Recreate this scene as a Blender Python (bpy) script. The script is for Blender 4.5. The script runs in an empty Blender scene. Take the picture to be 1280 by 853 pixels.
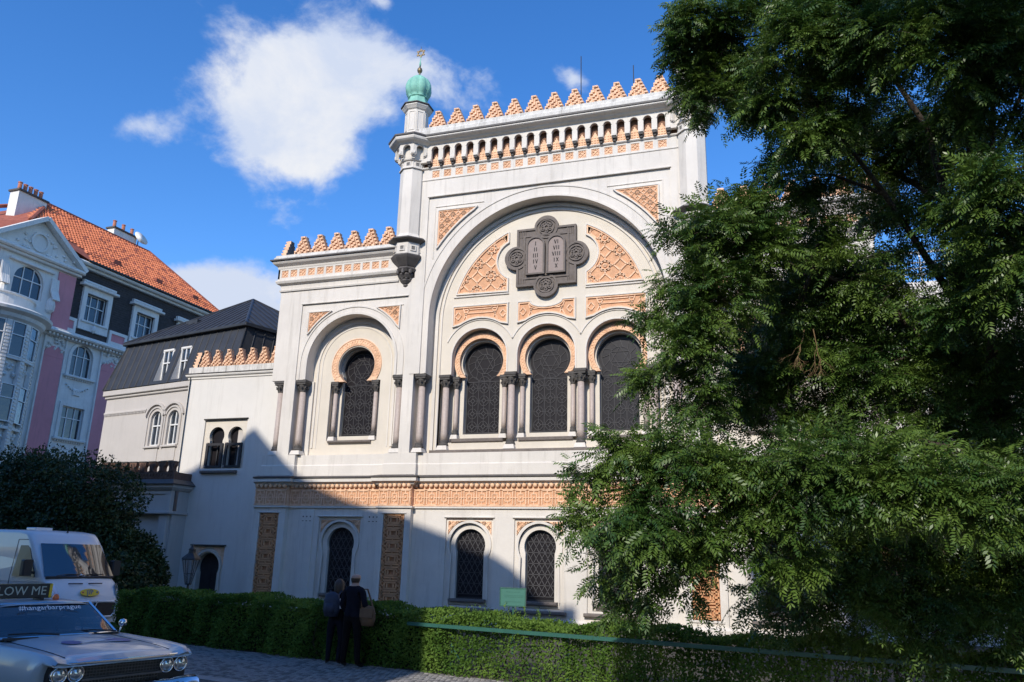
import bpy, bmesh, math, random
import numpy as np
from mathutils import Vector, Matrix
from mathutils.geometry import tessellate_polygon
PI = math.pi
rnd = random.Random(7)
scene = bpy.context.scene
COL = scene.collection

# ------------------------------------------------------------------ camera
cam_data = bpy.data.cameras.new('camera')
cam = bpy.data.objects.new('camera', cam_data)
COL.objects.link(cam)
cam_data.sensor_width = 36.0
cam_data.lens = 27.5625
cam_data.clip_start = 0.1
cam_data.clip_end = 3000.0
CR = Vector((0.95106605, 0.30807039, 0.02379098))
CF = Vector((-0.30299831, 0.91477555, 0.26716607))
CU = Vector((0.06054255, -0.2613012, 0.96335678))
cam.matrix_world = Matrix(((CR.x, CU.x, -CF.x, 0.0), (CR.y, CU.y, -CF.y, 0.0), (CR.z, CU.z, -CF.z, 2.05), (0, 0, 0, 1)))
scene.camera = cam

# ------------------------------------------------------------------ sun, sky, exposure
SUN_EL = math.radians(33.0)
SUN_AZ = math.radians(3.0)           # the sun stands behind the camera, a little to the left
to_sun = Vector((-math.sin(SUN_AZ) * math.cos(SUN_EL), -math.cos(SUN_AZ) * math.cos(SUN_EL), math.sin(SUN_EL)))
sun_data = bpy.data.lights.new('sun', 'SUN')
sun_data.energy = 4.5
sun_data.angle = math.radians(0.5)
sun_data.color = (1.0, 0.935, 0.83)
sun = bpy.data.objects.new('sun', sun_data)
COL.objects.link(sun)
sun.rotation_euler = to_sun.to_track_quat('Z', 'Y').to_euler()
scene.view_settings.view_transform = 'Standard'
scene.view_settings.look = 'None'
scene.view_settings.exposure = 0.0
scene.view_settings.gamma = 1.0
scene.cycles.caustics_reflective = False
scene.cycles.caustics_refractive = False

world = bpy.data.worlds.new('World')
scene.world = world
world.use_nodes = True
wt = world.node_tree
for n in list(wt.nodes): wt.nodes.remove(n)
def wn(t, **kw):
    n = wt.nodes.new(t)
    for k, v in kw.items(): setattr(n, k, v)
    return n
def wmath(op, a, b=None, clamp=False):
    n = wn('ShaderNodeMath', operation=op, use_clamp=clamp)
    for i, v in enumerate((a, b)):
        if v is None: continue
        if isinstance(v, (int, float)): n.inputs[i].default_value = v
        else: wt.links.new(v, n.inputs[i])
    return n.outputs[0]
wout = wn('ShaderNodeOutputWorld'); wbg = wn('ShaderNodeBackground')
wt.links.new(wbg.outputs[0], wout.inputs[0])
sky = wn('ShaderNodeTexSky', sky_type='NISHITA')
sky.sun_disc = False
sky.sun_elevation = SUN_EL
sky.sun_rotation = PI + SUN_AZ       # measured clockwise from +Y seen from above
sky.altitude = 250
sky.air_density = 1.0
sky.dust_density = 0.25
sky.ozone_density = 3.5
wtc = wn('ShaderNodeTexCoord')
D = wtc.outputs['Generated']
# clouds: fractal noise on the direction, gathered round a few banks
def cloud_noise(scale, det, rough, off):
    m = wn('ShaderNodeMapping'); m.inputs['Location'].default_value = off
    m.inputs['Scale'].default_value = (1, 1, 1.35)
    wt.links.new(D, m.inputs[0])
    n = wn('ShaderNodeTexNoise'); n.inputs['Scale'].default_value = scale
    n.inputs['Detail'].default_value = det; n.inputs['Roughness'].default_value = rough
    n.inputs['Distortion'].default_value = 0.25
    wt.links.new(m.outputs[0], n.inputs['Vector'])
    return n.outputs['Fac']
n_big = cloud_noise(5.0, 9, 0.58, (0.3, 0.1, 0.7))
n_fine = cloud_noise(11.0, 8, 0.62, (2.3, 1.1, 0.2))
def bank(c, s, amp):
    """soft hill of density round direction c with spreads s (tangent x, tangent z)"""
    c = Vector(c).normalized()
    tx = Vector((c.y, -c.x, 0)).normalized(); tz = c.cross(tx); 
    if tz.z < 0: tz = -tz
    def dot(v):
        n = wn('ShaderNodeVectorMath', operation='DOT_PRODUCT'); wt.links.new(D, n.inputs[0]); n.inputs[1].default_value = v
        return n.outputs['Value']
    a = s[2] if len(s) > 2 else 0.0
    ux = tx * math.cos(a) + tz * math.sin(a); uz = tz * math.cos(a) - tx * math.sin(a)
    x = wmath('DIVIDE', dot(ux), s[0]); z = wmath('DIVIDE', dot(uz), s[1])
    r = wmath('ADD', wmath('MULTIPLY', x, x), wmath('MULTIPLY', z, z))
    front = wmath('GREATER_THAN', dot(c), 0.3)
    g = wmath('MULTIPLY', wmath('EXPONENT', wmath('MULTIPLY', r, -1.0)), amp)
    return wmath('MULTIPLY', g, front)
banks = [
    ((-0.498, 0.705, 0.512), (0.078, 0.075, 0.1), 0.64),
    ((-0.440, 0.702, 0.575), (0.095, 0.060, 0.05), 0.62),
    ((-0.515, 0.712, 0.475), (0.080, 0.055, 0.0), 0.55),
    ((-0.310, 0.774, 0.555), (0.120, 0.045, -0.15), 0.42),
    ((-0.655, 0.610, 0.455), (0.055, 0.024, 0.2), 0.52),
    ((-0.199, 0.805, 0.560), (0.030, 0.014, -0.5), 0.34),
    ((-0.620, 0.735, 0.300), (0.100, 0.045, 0.1), 0.60),
    ((-0.500, 0.790, 0.300), (0.110, 0.050, 0.0), 0.50),
    ((-0.397, 0.683, 0.622), (0.022, 0.010, 0.0), 0.35),
    ((-0.420, 0.820, 0.360), (0.050, 0.030, 0.0), 0.22),
]
dens = None
for c, s, a in banks:
    b = bank(c, s, a)
    dens = b if dens is None else wmath('ADD', dens, b)
# the rest of the sky carries a thin scatter of the same clouds
sepd = wn('ShaderNodeSeparateXYZ'); wt.links.new(D, sepd.inputs[0])
rest = wmath('MULTIPLY', wmath('LESS_THAN', sepd.outputs[1], 0.0), 0.01)
dens = wmath('ADD', dens, rest)
nz = wmath('ADD', wmath('MULTIPLY', n_big, 0.62), wmath('MULTIPLY', n_fine, 0.38))
den = wmath('ADD', dens, wmath('MULTIPLY', wmath('SUBTRACT', nz, 0.5), 2.3))
mask = wn('ShaderNodeMapRange', interpolation_type='SMOOTHSTEP')
mask.inputs['From Min'].default_value = 0.22; mask.inputs['From Max'].default_value = 0.60
wt.links.new(den, mask.inputs['Value'])
# cloud brightness varies a little with the density: white heads, greyer thick bellies
shade = wn('ShaderNodeMapRange'); shade.inputs['From Min'].default_value = 0.3; shade.inputs['From Max'].default_value = 1.0
n_in = cloud_noise(8.0, 6, 0.6, (5.3, 2.1, 3.2))
wt.links.new(wmath('ADD', wmath('MULTIPLY', den, 0.7), wmath('MULTIPLY', wmath('SUBTRACT', n_in, 0.5), 2.6)), shade.inputs['Value'])
ccol = wn('ShaderNodeMix', data_type='RGBA'); 
ccol.inputs['A'].default_value = (6.5, 7.3, 9.0, 1); ccol.inputs['B'].default_value = (8.6, 8.8, 9.3, 1)
wt.links.new(shade.outputs[0], ccol.inputs['Factor'])
skyc = wn('ShaderNodeHueSaturation'); skyc.inputs['Saturation'].default_value = 1.27; skyc.inputs['Value'].default_value = 2.4; skyc.inputs['Hue'].default_value = 0.508
wt.links.new(sky.outputs[0], skyc.inputs['Color'])
cmix = wn('ShaderNodeMix', data_type='RGBA')
wt.links.new(mask.outputs[0], cmix.inputs['Factor'])
wt.links.new(skyc.outputs[0], cmix.inputs['A']); wt.links.new(ccol.outputs['Result'], cmix.inputs['B'])
wt.links.new(cmix.outputs['Result'], wbg.inputs['Color'])
wbg.inputs['Strength'].default_value = 0.10

# ------------------------------------------------------------------ materials
def new_mat(name):
    m = bpy.data.materials.new(name); m.use_nodes = True
    return m, m.node_tree, m.node_tree.nodes['Principled BSDF']
def mat(name, col, rough=0.8, var=0.12, scale=3.0, bump=0.0, bscale=30.0, metal=0.0, streak=0.0, streak_col=None,
        col2=None, fine=0.0, coat=0.0, spec=None, bdist=0.01):
    """world-space noise between two tones of the base colour, optional vertical weather streaks and fine relief"""
    m, t, b = new_mat(name)
    N = t.nodes; L = t.links
    g = N.new('ShaderNodeNewGeometry')
    tc = N.new('ShaderNodeTexCoord')
    pos = tc.outputs['Object'] if name.startswith('paint') else g.outputs['Position']
    c1 = tuple(max(0, x * (1 - var)) for x in col) + (1,)
    c2 = tuple(min(1, x * (1 + var)) for x in (col2 or col)) + (1,)
    n = N.new('ShaderNodeTexNoise'); n.inputs['Scale'].default_value = scale; n.inputs['Detail'].default_value = 6
    n.inputs['Roughness'].default_value = 0.65
    L.new(pos, n.inputs['Vector'])
    r = N.new('ShaderNodeMapRange'); r.inputs['From Min'].default_value = 0.3; r.inputs['From Max'].default_value = 0.7
    L.new(n.outputs['Fac'], r.inputs['Value'])
    mx = N.new('ShaderNodeMix'); mx.data_type = 'RGBA'
    mx.inputs['A'].default_value = c1; mx.inputs['B'].default_value = c2
    L.new(r.outputs[0], mx.inputs['Factor'])
    out = mx.outputs['Result']
    if streak > 0:
        mp = N.new('ShaderNodeMapping'); mp.inputs['Scale'].default_value = (2.6, 2.6, 0.22)
        L.new(pos, mp.inputs[0])
        s = N.new('ShaderNodeTexNoise'); s.inputs['Scale'].default_value = 2.2; s.inputs['Detail'].default_value = 7; s.inputs['Roughness'].default_value = 0.7
        L.new(mp.outputs[0], s.inputs['Vector'])
        sr = N.new('ShaderNodeMapRange'); sr.inputs['From Min'].default_value = 0.52; sr.inputs['From Max'].default_value = 0.78
        sr.inputs['To Max'].default_value = streak
        L.new(s.outputs['Fac'], sr.inputs['Value'])
        m2 = N.new('ShaderNodeMix'); m2.data_type = 'RGBA'; m2.inputs['B'].default_value = (streak_col or (0.25, 0.22, 0.19)) + (1,)
        L.new(sr.outputs[0], m2.inputs['Factor']); L.new(out, m2.inputs['A'])
        out = m2.outputs['Result']
    if fine > 0:
        v = N.new('ShaderNodeTexNoise'); v.inputs['Scale'].default_value = 60; v.inputs['Detail'].default_value = 3
        L.new(pos, v.inputs['Vector'])
        vr = N.new('ShaderNodeMapRange'); vr.inputs['From Min'].default_value = 0.35; vr.inputs['From Max'].default_value = 0.65
        vr.inputs['To Min'].default_value = 1 - fine; vr.inputs['To Max'].default_value = 1 + fine
        L.new(v.outputs['Fac'], vr.inputs['Value'])
        m3 = N.new('ShaderNodeVectorMath'); m3.operation = 'SCALE'
        L.new(out, m3.inputs[0]); L.new(vr.outputs[0], m3.inputs['Scale'])
        out = m3.outputs[0]
    L.new(out, b.inputs['Base Color'])
    b.inputs['Roughness'].default_value = rough
    b.inputs['Metallic'].default_value = metal
    if coat: b.inputs['Coat Weight'].default_value = coat; b.inputs['Coat Roughness'].default_value = 0.05
    if spec is not None: b.inputs['Specular IOR Level'].default_value = spec
    if bump > 0:
        bn = N.new('ShaderNodeTexNoise'); bn.inputs['Scale'].default_value = bscale; bn.inputs['Detail'].default_value = 5
        L.new(pos, bn.inputs['Vector'])
        bp = N.new('ShaderNodeBump'); bp.inputs['Strength'].default_value = bump; bp.inputs['Distance'].default_value = bdist
        L.new(bn.outputs['Fac'], bp.inputs['Height']); L.new(bp.outputs[0], b.inputs['Normal'])
    return m
M = {}
M['stucco'] = mat('stucco', (0.65, 0.60, 0.535), 0.9, 0.09, 0.6, 0.35, 25, streak=0.55, streak_col=(0.36, 0.32, 0.27), fine=0.03)
M['stucco_cream'] = mat('stucco_cream', (0.64, 0.575, 0.48), 0.9, 0.07, 0.9, 0.25, 25, streak=0.22, streak_col=(0.42, 0.37, 0.29), fine=0.03)
M['stone_white'] = mat('stone_white', (0.60, 0.57, 0.52), 0.9, 0.16, 4.0, 0.4, 18, streak=0.85, streak_col=(0.13, 0.12, 0.10), fine=0.06)
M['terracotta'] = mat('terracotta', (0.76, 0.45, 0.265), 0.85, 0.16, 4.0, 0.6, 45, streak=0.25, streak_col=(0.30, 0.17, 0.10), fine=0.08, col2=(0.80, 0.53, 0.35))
M['terra_groove_shade'] = mat('terracotta_groove_shade', (0.62, 0.34, 0.19), 0.9, 0.15, 6.0, 0.6, 40, fine=0.08)  # groove shade between the straps put into a darker terracotta
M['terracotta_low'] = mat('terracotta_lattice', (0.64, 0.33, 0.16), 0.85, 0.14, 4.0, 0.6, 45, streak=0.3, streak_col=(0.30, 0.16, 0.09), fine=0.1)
M['terra_low_groove_shade'] = mat('terracotta_lattice_groove_shade', (0.42, 0.20, 0.10), 0.9, 0.15, 6.0, 0.6, 40, fine=0.08)  # same groove shade painted in for the pier lattice
M['terra_shade'] = mat('terra_shade', (0.20, 0.105, 0.065), 0.9, 0.3, 8.0, 0.4, 40)  # dark tone painted for shade in merlon pits and arcade hollows
M['lead_dark'] = mat('lead_dark', (0.085, 0.075, 0.07), 0.6, 0.25, 5.0, 0.2, 20)
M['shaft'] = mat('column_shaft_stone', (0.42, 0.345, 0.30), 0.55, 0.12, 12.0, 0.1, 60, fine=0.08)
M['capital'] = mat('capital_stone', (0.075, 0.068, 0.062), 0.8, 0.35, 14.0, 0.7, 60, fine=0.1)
M['emblem'] = mat('emblem_stone', (0.15, 0.125, 0.108), 0.85, 0.2, 7.0, 0.6, 40, fine=0.1)
M['tablet'] = mat('tablet_stone', (0.28, 0.225, 0.20), 0.8, 0.08, 9.0, 0.1, 40, fine=0.04)
M['ink'] = mat('carved_black', (0.03, 0.027, 0.025), 0.8, 0.1)
M['lattice'] = mat('window_lead_cames', (0.075, 0.072, 0.075), 0.7, 0.15, 10)
M['frame_dark'] = mat('dark_window_iron', (0.035, 0.035, 0.037), 0.6, 0.2, 6)
M['copper'] = mat('verdigris_copper', (0.21, 0.47, 0.37), 0.7, 0.18, 4.0, 0.2, 20, streak=0.35, streak_col=(0.07, 0.16, 0.12))
M['gilt'] = mat('old_gilt', (0.20, 0.15, 0.08), 0.5, 0.2, 8, metal=0.7)
M['ground'] = mat('dark_earth', (0.05, 0.045, 0.035), 0.95, 0.3, 2, 0.6, 20)
def glass_mat(name, base, rough, alpha_like=0.0, wav=0.006, spec=0.6):
    m, t, b = new_mat(name); N = t.nodes; L = t.links
    b.inputs['Base Color'].default_value = base + (1,)
    b.inputs['Roughness'].default_value = rough
    b.inputs['Specular IOR Level'].default_value = spec
    g = N.new('ShaderNodeNewGeometry')
    n = N.new('ShaderNodeTexNoise'); n.inputs['Scale'].default_value = 3.0; n.inputs['Detail'].default_value = 3
    L.new(g.outputs['Position'], n.inputs['Vector'])
    bp = N.new('ShaderNodeBump'); bp.inputs['Strength'].default_value = 0.5; bp.inputs['Distance'].default_value = wav
    L.new(n.outputs['Fac'], bp.inputs['Height']); L.new(bp.outputs[0], b.inputs['Normal'])
    return m
M['stained'] = glass_mat('dark_leaded_glass', (0.016, 0.014, 0.016), 0.3, spec=0.3)
M['winglass'] = glass_mat('window_glass', (0.02, 0.028, 0.04), 0.06, wav=0.01, spec=1.0)

# ------------------------------------------------------------------ mesh helpers
class MB:
    """collects geometry with material slots, then links it as one mesh object"""
    def __init__(s): s.v = []; s.f = []; s.mi = []; s.mats = []; s.cur = 0; s.sm = []; s.smooth = False
    def m(s, name):
        mt = M[name] if isinstance(name, str) else name
        if mt not in s.mats: s.mats.append(mt)
        s.cur = s.mats.index(mt); return s
    def add(s, vs, fs):
        o = len(s.v); s.v += [tuple(v) for v in vs]
        for f in fs: s.f.append(tuple(o + i for i in f)); s.mi.append(s.cur); s.sm.append(s.smooth)
        return s
    def box(s, x0, x1, y0, y1, z0, z1, M4=None):
        vs = [(x, y, z) for z in (z0, z1) for y in (y0, y1) for x in (x0, x1)]
        if M4 is not None: vs = [M4 @ Vector(v) for v in vs]
        return s.add(vs, [(0, 2, 3, 1), (4, 5, 7, 6), (0, 1, 5, 4), (2, 6, 7, 3), (0, 4, 6, 2), (1, 3, 7, 5)])
    def bbox(s, x0, x1, y0, y1, z0, z1, b=0.01):
        """box with chamfered front (low-y) edges"""
        y2 = y0 + b
        vs = [(x0, y2, z0), (x1, y2, z0), (x1, y2, z1), (x0, y2, z1), (x0 + b, y0, z0 + b), (x1 - b, y0, z0 + b), (x1 - b, y0, z1 - b), (x0 + b, y0, z1 - b),
              (x0, y1, z0), (x1, y1, z0), (x1, y1, z1), (x0, y1, z1)]
        return s.add(vs, [(4, 5, 6, 7), (0, 1, 5, 4), (1, 2, 6, 5), (2, 3, 7, 6), (3, 0, 4, 7), (0, 8, 9, 1), (1, 9, 10, 2), (2, 10, 11, 3), (3, 11, 8, 0)])
    def prism(s, outer, y0, y1, holes=(), back=False):
        """polygon in the x-z plane with holes, extruded from y0 (front) to y1"""
        loops = [list(outer)] + [list(h) for h in holes]
        tris = tessellate_polygon([[Vector((p[0], p[1], 0)) for p in l] for l in loops])
        flat = [p for l in loops for p in l]
        s.add([(p[0], y0, p[1]) for p in flat], tris)
        if back: s.add([(p[0], y1, p[1]) for p in flat], tris)
        for l in loops:
            n = len(l)
            s.add([(p[0], y, p[1]) for y in (y0, y1) for p in l], [(i, (i + 1) % n, n + (i + 1) % n, n + i) for i in range(n)])
        return s
    def tube(s, pts, r, n=6, cap=True):
        P = [Vector(p) for p in pts]; R = r if isinstance(r, (list, tuple)) else [r] * len(P)
        vs = []; up0 = None
        for i, p in enumerate(P):
            d = (P[min(i + 1, len(P) - 1)] - P[max(i - 1, 0)])
            if d.length < 1e-9: d = Vector((0, 0, 1))
            d.normalize()
            a = up0 if up0 is not None else (Vector((0, 0, 1)) if abs(d.z) < 0.9 else Vector((1, 0, 0)))
            x = (a - d * a.dot(d)).normalized(); up0 = x; y = d.cross(x)
            for k in range(n):
                t = 2 * PI * k / n; vs.append(p + (x * math.cos(t) + y * math.sin(t)) * R[i])
        fs = [(i * n + k, i * n + (k + 1) % n, (i + 1) * n + (k + 1) % n, (i + 1) * n + k) for i in range(len(P) - 1) for k in range(n)]
        if cap: fs += [tuple(range(n))[::-1], tuple((len(P) - 1) * n + k for k in range(n))]
        return s.add(vs, fs)
    def lathe(s, prof, c=(0, 0, 0), n=16, rot=0.0, sx=1.0, sy=1.0, lobes=0, lob=0.0):
        vs = []
        for r, z in prof:
            for k in range(n):
                t = rot + 2 * PI * k / n
                q = r * (1 + lob * abs(math.sin(lobes * (t - rot) / 2)) - lob * 0.5) if lobes else r
                vs.append((c[0] + q * math.cos(t) * sx, c[1] + q * math.sin(t) * sy, c[2] + z))
        fs = [(i * n + k, i * n + (k + 1) % n, (i + 1) * n + (k + 1) % n, (i + 1) * n + k) for i in range(len(prof) - 1) for k in range(n)]
        if prof[0][0] > 1e-4: fs.append(tuple(range(n))[::-1])
        if prof[-1][0] > 1e-4: fs.append(tuple((len(prof) - 1) * n + k for k in range(n)))
        return s.add(vs, fs)
    def sweep(s, path, prof, closed=False, side=1):
        """prof = (out, z) points carried along a plan polyline with mitred corners; out grows to the right of travel * side"""
        P = [Vector(p) for p in path]; n = len(P); vs = []
        def nrm(a, b):
            d = (b - a).normalized(); return Vector((d.y, -d.x)) * side
        mit = []
        for i in range(n):
            if closed or 0 < i < n - 1:
                n1 = nrm(P[i - 1], P[i]); n2 = nrm(P[i], P[(i + 1) % n]); b = (n1 + n2)
                b = b / max(1e-6, b.dot(n1)); 
            elif i == 0: b = nrm(P[0], P[1])
            else: b = nrm(P[-2], P[-1])
            mit.append(b)
        for i in range(n):
            for o, z in prof: vs.append((P[i].x + mit[i].x * o, P[i].y + mit[i].y * o, z))
        k = len(prof); fs = []
        for i in range(n if closed else n - 1):
            j = (i + 1) % n
            for q in range(k - 1): fs.append((i * k + q, j * k + q, j * k + q + 1, i * k + q + 1))
        if not closed: fs += [tuple(range(k)), tuple((n - 1) * k + q for q in range(k))[::-1]]
        return s.add(vs, fs)
    def bar(s, a, b, w, y0, y1):
        """straight bar in the x-z plane, width w, from y0 (front) to y1"""
        a = Vector(a); b = Vector(b); d = (b - a)
        if d.length < 1e-5: return s
        d.normalize(); q = Vector((-d.y, d.x)) * w / 2
        pts = [a + q, b + q, b - q, a - q]
        vs = [(p.x, y, p.y) for y in (y0, y1) for p in pts]
        return s.add(vs, [(0, 1, 2, 3), (0, 4, 5, 1), (1, 5, 6, 2), (2, 6, 7, 3), (3, 7, 4, 0)])
    def mesh(s, name):
        me = bpy.data.meshes.new(name); me.from_pydata(s.v, [], s.f); me.update()
        for mt in s.mats: me.materials.append(mt)
        me.polygons.foreach_set('material_index', s.mi); me.polygons.foreach_set('use_smooth', s.sm)
        return me
    def build(s, name, parent=None, loc=None, kind=None, label=None):
        return obj(name, s.mesh(name), parent, loc, kind, label)
def obj(name, me, parent=None, loc=None, kind=None, label=None):
    o = bpy.data.objects.new(name, me); COL.objects.link(o)
    if parent is not None: o.parent = parent
    if loc is not None: o.location = loc
    if kind: o['kind'] = kind
    if label: o['label'] = label
    return o
def thing(name, label, cat, loc=(0, 0, 0), rz=0.0, group=None):
    o = bpy.data.objects.new(name, None); COL.objects.link(o)
    o.location = loc; o.rotation_euler = (0, 0, rz); o.empty_display_size = 0.3
    o['label'] = label; o['category'] = cat
    if group: o['group'] = group
    return o
def tag(o, label, cat, group=None):
    o['label'] = label; o['category'] = cat
    if group: o['group'] = group
    return o
def copy_tree(o, parent=None):
    c = o.copy(); COL.objects.link(c)
    if parent is not None: c.parent = parent
    for ch in [q for q in bpy.data.objects if q.parent == o]: copy_tree(ch, c)
    return c
def arc(cx, cz, r, a0, a1, n=24):
    return [(cx + r * math.cos(math.radians(a0 + (a1 - a0) * i / n)), cz + r * math.sin(math.radians(a0 + (a1 - a0) * i / n))) for i in range(n + 1)]
def horseshoe(cx, cz, r, hw, zb, n=28):
    """outline from bottom left up, round the horseshoe and down to bottom right"""
    a = math.degrees(math.acos(min(1, hw / r)))
    return [(cx - hw, zb)] + arc(cx, cz, r, 180 + a, -a, n) + [(cx + hw, zb)]
def rect(x0, x1, z0, z1): return [(x0, z0), (x1, z0), (x1, z1), (x0, z1)]
def inside(p, poly):
    x, z = p; c = False; j = len(poly) - 1
    for i in range(len(poly)):
        xi, zi = poly[i]; xj, zj = poly[j]
        if (zi > z) != (zj > z) and x < (xj - xi) * (z - zi) / (zj - zi) + xi: c = not c
        j = i
    return c
def clip_seg(a, b, poly, st=0.015):
    """pieces of segment a-b that lie inside poly"""
    L = math.hypot(b[0] - a[0], b[1] - a[1]); n = max(2, int(L / st)); out = []; start = None
    P = [(a[0] + (b[0] - a[0]) * i / n, a[1] + (b[1] - a[1]) * i / n) for i in range(n + 1)]
    for i, p in enumerate(P):
        if inside(p, poly):
            if start is None: start = p
            last = p
        elif start is not None:
            if math.hypot(last[0] - start[0], last[1] - start[1]) > st: out.append((start, last))
            start = None
    if start is not None and math.hypot(P[-1][0] - start[0], P[-1][1] - start[1]) > st: out.append((start, P[-1]))
    return out
# ================================================================== the synagogue
WROOT = {}
_obj0 = obj
def obj(name, me, parent=None, loc=None, kind=None, label=None):
    o = _obj0(name, me, parent, loc, kind, label)
    if parent is not None and parent.name in WROOT:
        o.matrix_parent_inverse = Matrix.Translation(-Vector(WROOT[parent.name]))
    return o
def wthing(name, label, cat, loc, group=None):
    """a thing whose parts are written in world coordinates"""
    o = thing(name, label, cat, loc, 0, group); WROOT[o.name] = loc; return o

XC = -7.32
# ---- terracotta strapwork cut to a panel
def star_segs(x0, x1, z0, z1, g):
    S = []
    nx = int((x1 - x0) / g) + 2; nz = int((z1 - z0) / g) + 2
    for i in range(-1, nx):
        for j in range(-1, nz):
            cx = x0 + (i + 0.5) * g; cz = z0 + (j + 0.5) * g; a = g * 0.30; b = a * 1.414
            d = [(cx + b, cz), (cx, cz + b), (cx - b, cz), (cx, cz - b)]
            S += [(d[k], d[(k + 1) % 4]) for k in range(4)]
            if (i + j) % 2 == 0:
                q = [(cx + a, cz + a), (cx - a, cz + a), (cx - a, cz - a), (cx + a, cz - a)]
                S += [(q[k], q[(k + 1) % 4]) for k in range(4)]
                c = a * 0.35
                q = [(cx + c, cz), (cx, cz + c), (cx - c, cz), (cx, cz - c)]
                S += [(q[k], q[(k + 1) % 4]) for k in range(4)]
            S += [((cx + b, cz), (cx + g - b, cz)), ((cx, cz + b), (cx, cz + g - b))]
    return S
def relief(mb, poly, y, segs, w=0.05, h=0.035):
    for a, b in segs:
        for p, q in clip_seg(a, b, poly, 0.02): mb.bar(p, q, w, y - h, y)
def shrink(poly, d):
    P = [Vector(p) for p in poly]; n = len(P)
    area = sum(P[i].x * P[(i + 1) % n].y - P[(i + 1) % n].x * P[i].y for i in range(n))
    s = 1 if area > 0 else -1; out = []
    for i in range(n):
        e1 = (P[i] - P[i - 1]).normalized(); e2 = (P[(i + 1) % n] - P[i]).normalized()
        n1 = Vector((-e1.y, e1.x)) * s; n2 = Vector((-e2.y, e2.x)) * s
        b = n1 + n2; b = b / max(0.35, b.dot(n1)); out.append((P[i].x + b.x * d, P[i].y + b.y * d))
    return out
def panel(root, poly, y, segs, w=0.045, h=0.035, border=0.05, depth=0.04, matn='terracotta'):
    """sunk terracotta panel: ground plate, rim and raised straps"""
    mb = MB().m('terra_groove_shade')
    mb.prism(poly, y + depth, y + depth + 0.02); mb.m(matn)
    inner = shrink(poly, border)
    mb.prism(poly, y - 0.004, y + depth, [inner])
    relief(mb, inner, y + depth, segs, w, h)
    o = mb.build('ornament_panel', root)
    rm = MB().m('stucco'); rm.prism(shrink(poly, -.045), y - .028, y + depth, [shrink(poly, -.003)]); rm.build('panel_rim', o)
    return o

# ---- merlon: stepped gable of small blocks with pits painted dark
def merlon_mesh(w=0.70, h=0.74, t=0.24, rows=5, name='merlon'):
    mb = MB().m('terracotta'); rh = h / rows
    out = []
    for r in range(rows):
        hw = w / 2 * (1 - r / rows) * 0.86 + 0.055
        out.append((hw, r * rh)); out.append((hw, (r + 1) * rh))
    poly = [(-x, z) for x, z in out][::-1] + out
    mb.prism(poly[::-1], 0.06, t)
    mb.m('stone_dark_back').prism(poly[::-1], t, t + 0.015)
    mb.m('terracotta')
    for r in range(rows):
        hw = w / 2 * (1 - r / rows) * 0.86 + 0.055; n = rows - r; cw = 2 * hw / n; zc = r * rh
        for k in range(n):
            x0 = -hw + k * cw
            if (k + r) % 2 == 0:
                mb.box(x0 + cw * .08, x0 + cw * .92, 0, 0.06, zc + rh * .55, zc + rh * .98)
                mb.box(x0 + cw * .08, x0 + cw * .35, 0.012, 0.06, zc + rh * .05, zc + rh * .55)
            else:
                mb.box(x0 + cw * .12, x0 + cw * .88, 0.006, 0.06, zc + rh * .04, zc + rh * .5)
                mb.box(x0 + cw * .62, x0 + cw * .9, 0.015, 0.06, zc + rh * .5, zc + rh * .96)
    mb.m('terra_shade')  # shade of the pits painted as small dark blocks
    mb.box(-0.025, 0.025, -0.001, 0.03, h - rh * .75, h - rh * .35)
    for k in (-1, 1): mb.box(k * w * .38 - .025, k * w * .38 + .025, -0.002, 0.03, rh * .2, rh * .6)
    return mb.mesh(name)
M['stone_dark_back'] = mat('dark_grey_stone', (0.17, 0.16, 0.15), 0.9, 0.25, 5)  # dark grey tone for merlon backs and turret squares
ME_MERLON = merlon_mesh()
def merlon(root, x, y, z, s=1.0, rz=0.0, sz=1.0):
    o = obj('merlon', ME_MERLON, root, (x, y, z)); o.scale = (s, 1, sz); o.rotation_euler = (0, 0, rz); return o

# ---- fretted square of the friezes
def sq_mesh(w, name='fretwork_square'):
    mb = MB().m('terracotta'); h = w / 2
    mb.box(-h, h, 0.03, 0.05, -h, h)
    for a in (-1, 0, 1):
        for sg in (-1, 1):
            for p, q in clip_seg((-h * 2, -h * 2 * sg + a * h), (h * 2, h * 2 * sg + a * h), rect(-h, h, -h, h), 0.01): mb.bar(p, q, w * 0.1, 0.0, 0.03)
    mb.prism(rect(-h, h, -h, h), 0.0, 0.03, [rect(-h * .84, h * .84, -h * .84, h * .84)])
    return mb.mesh(name)
ME_SQ = sq_mesh(0.30)
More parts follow.
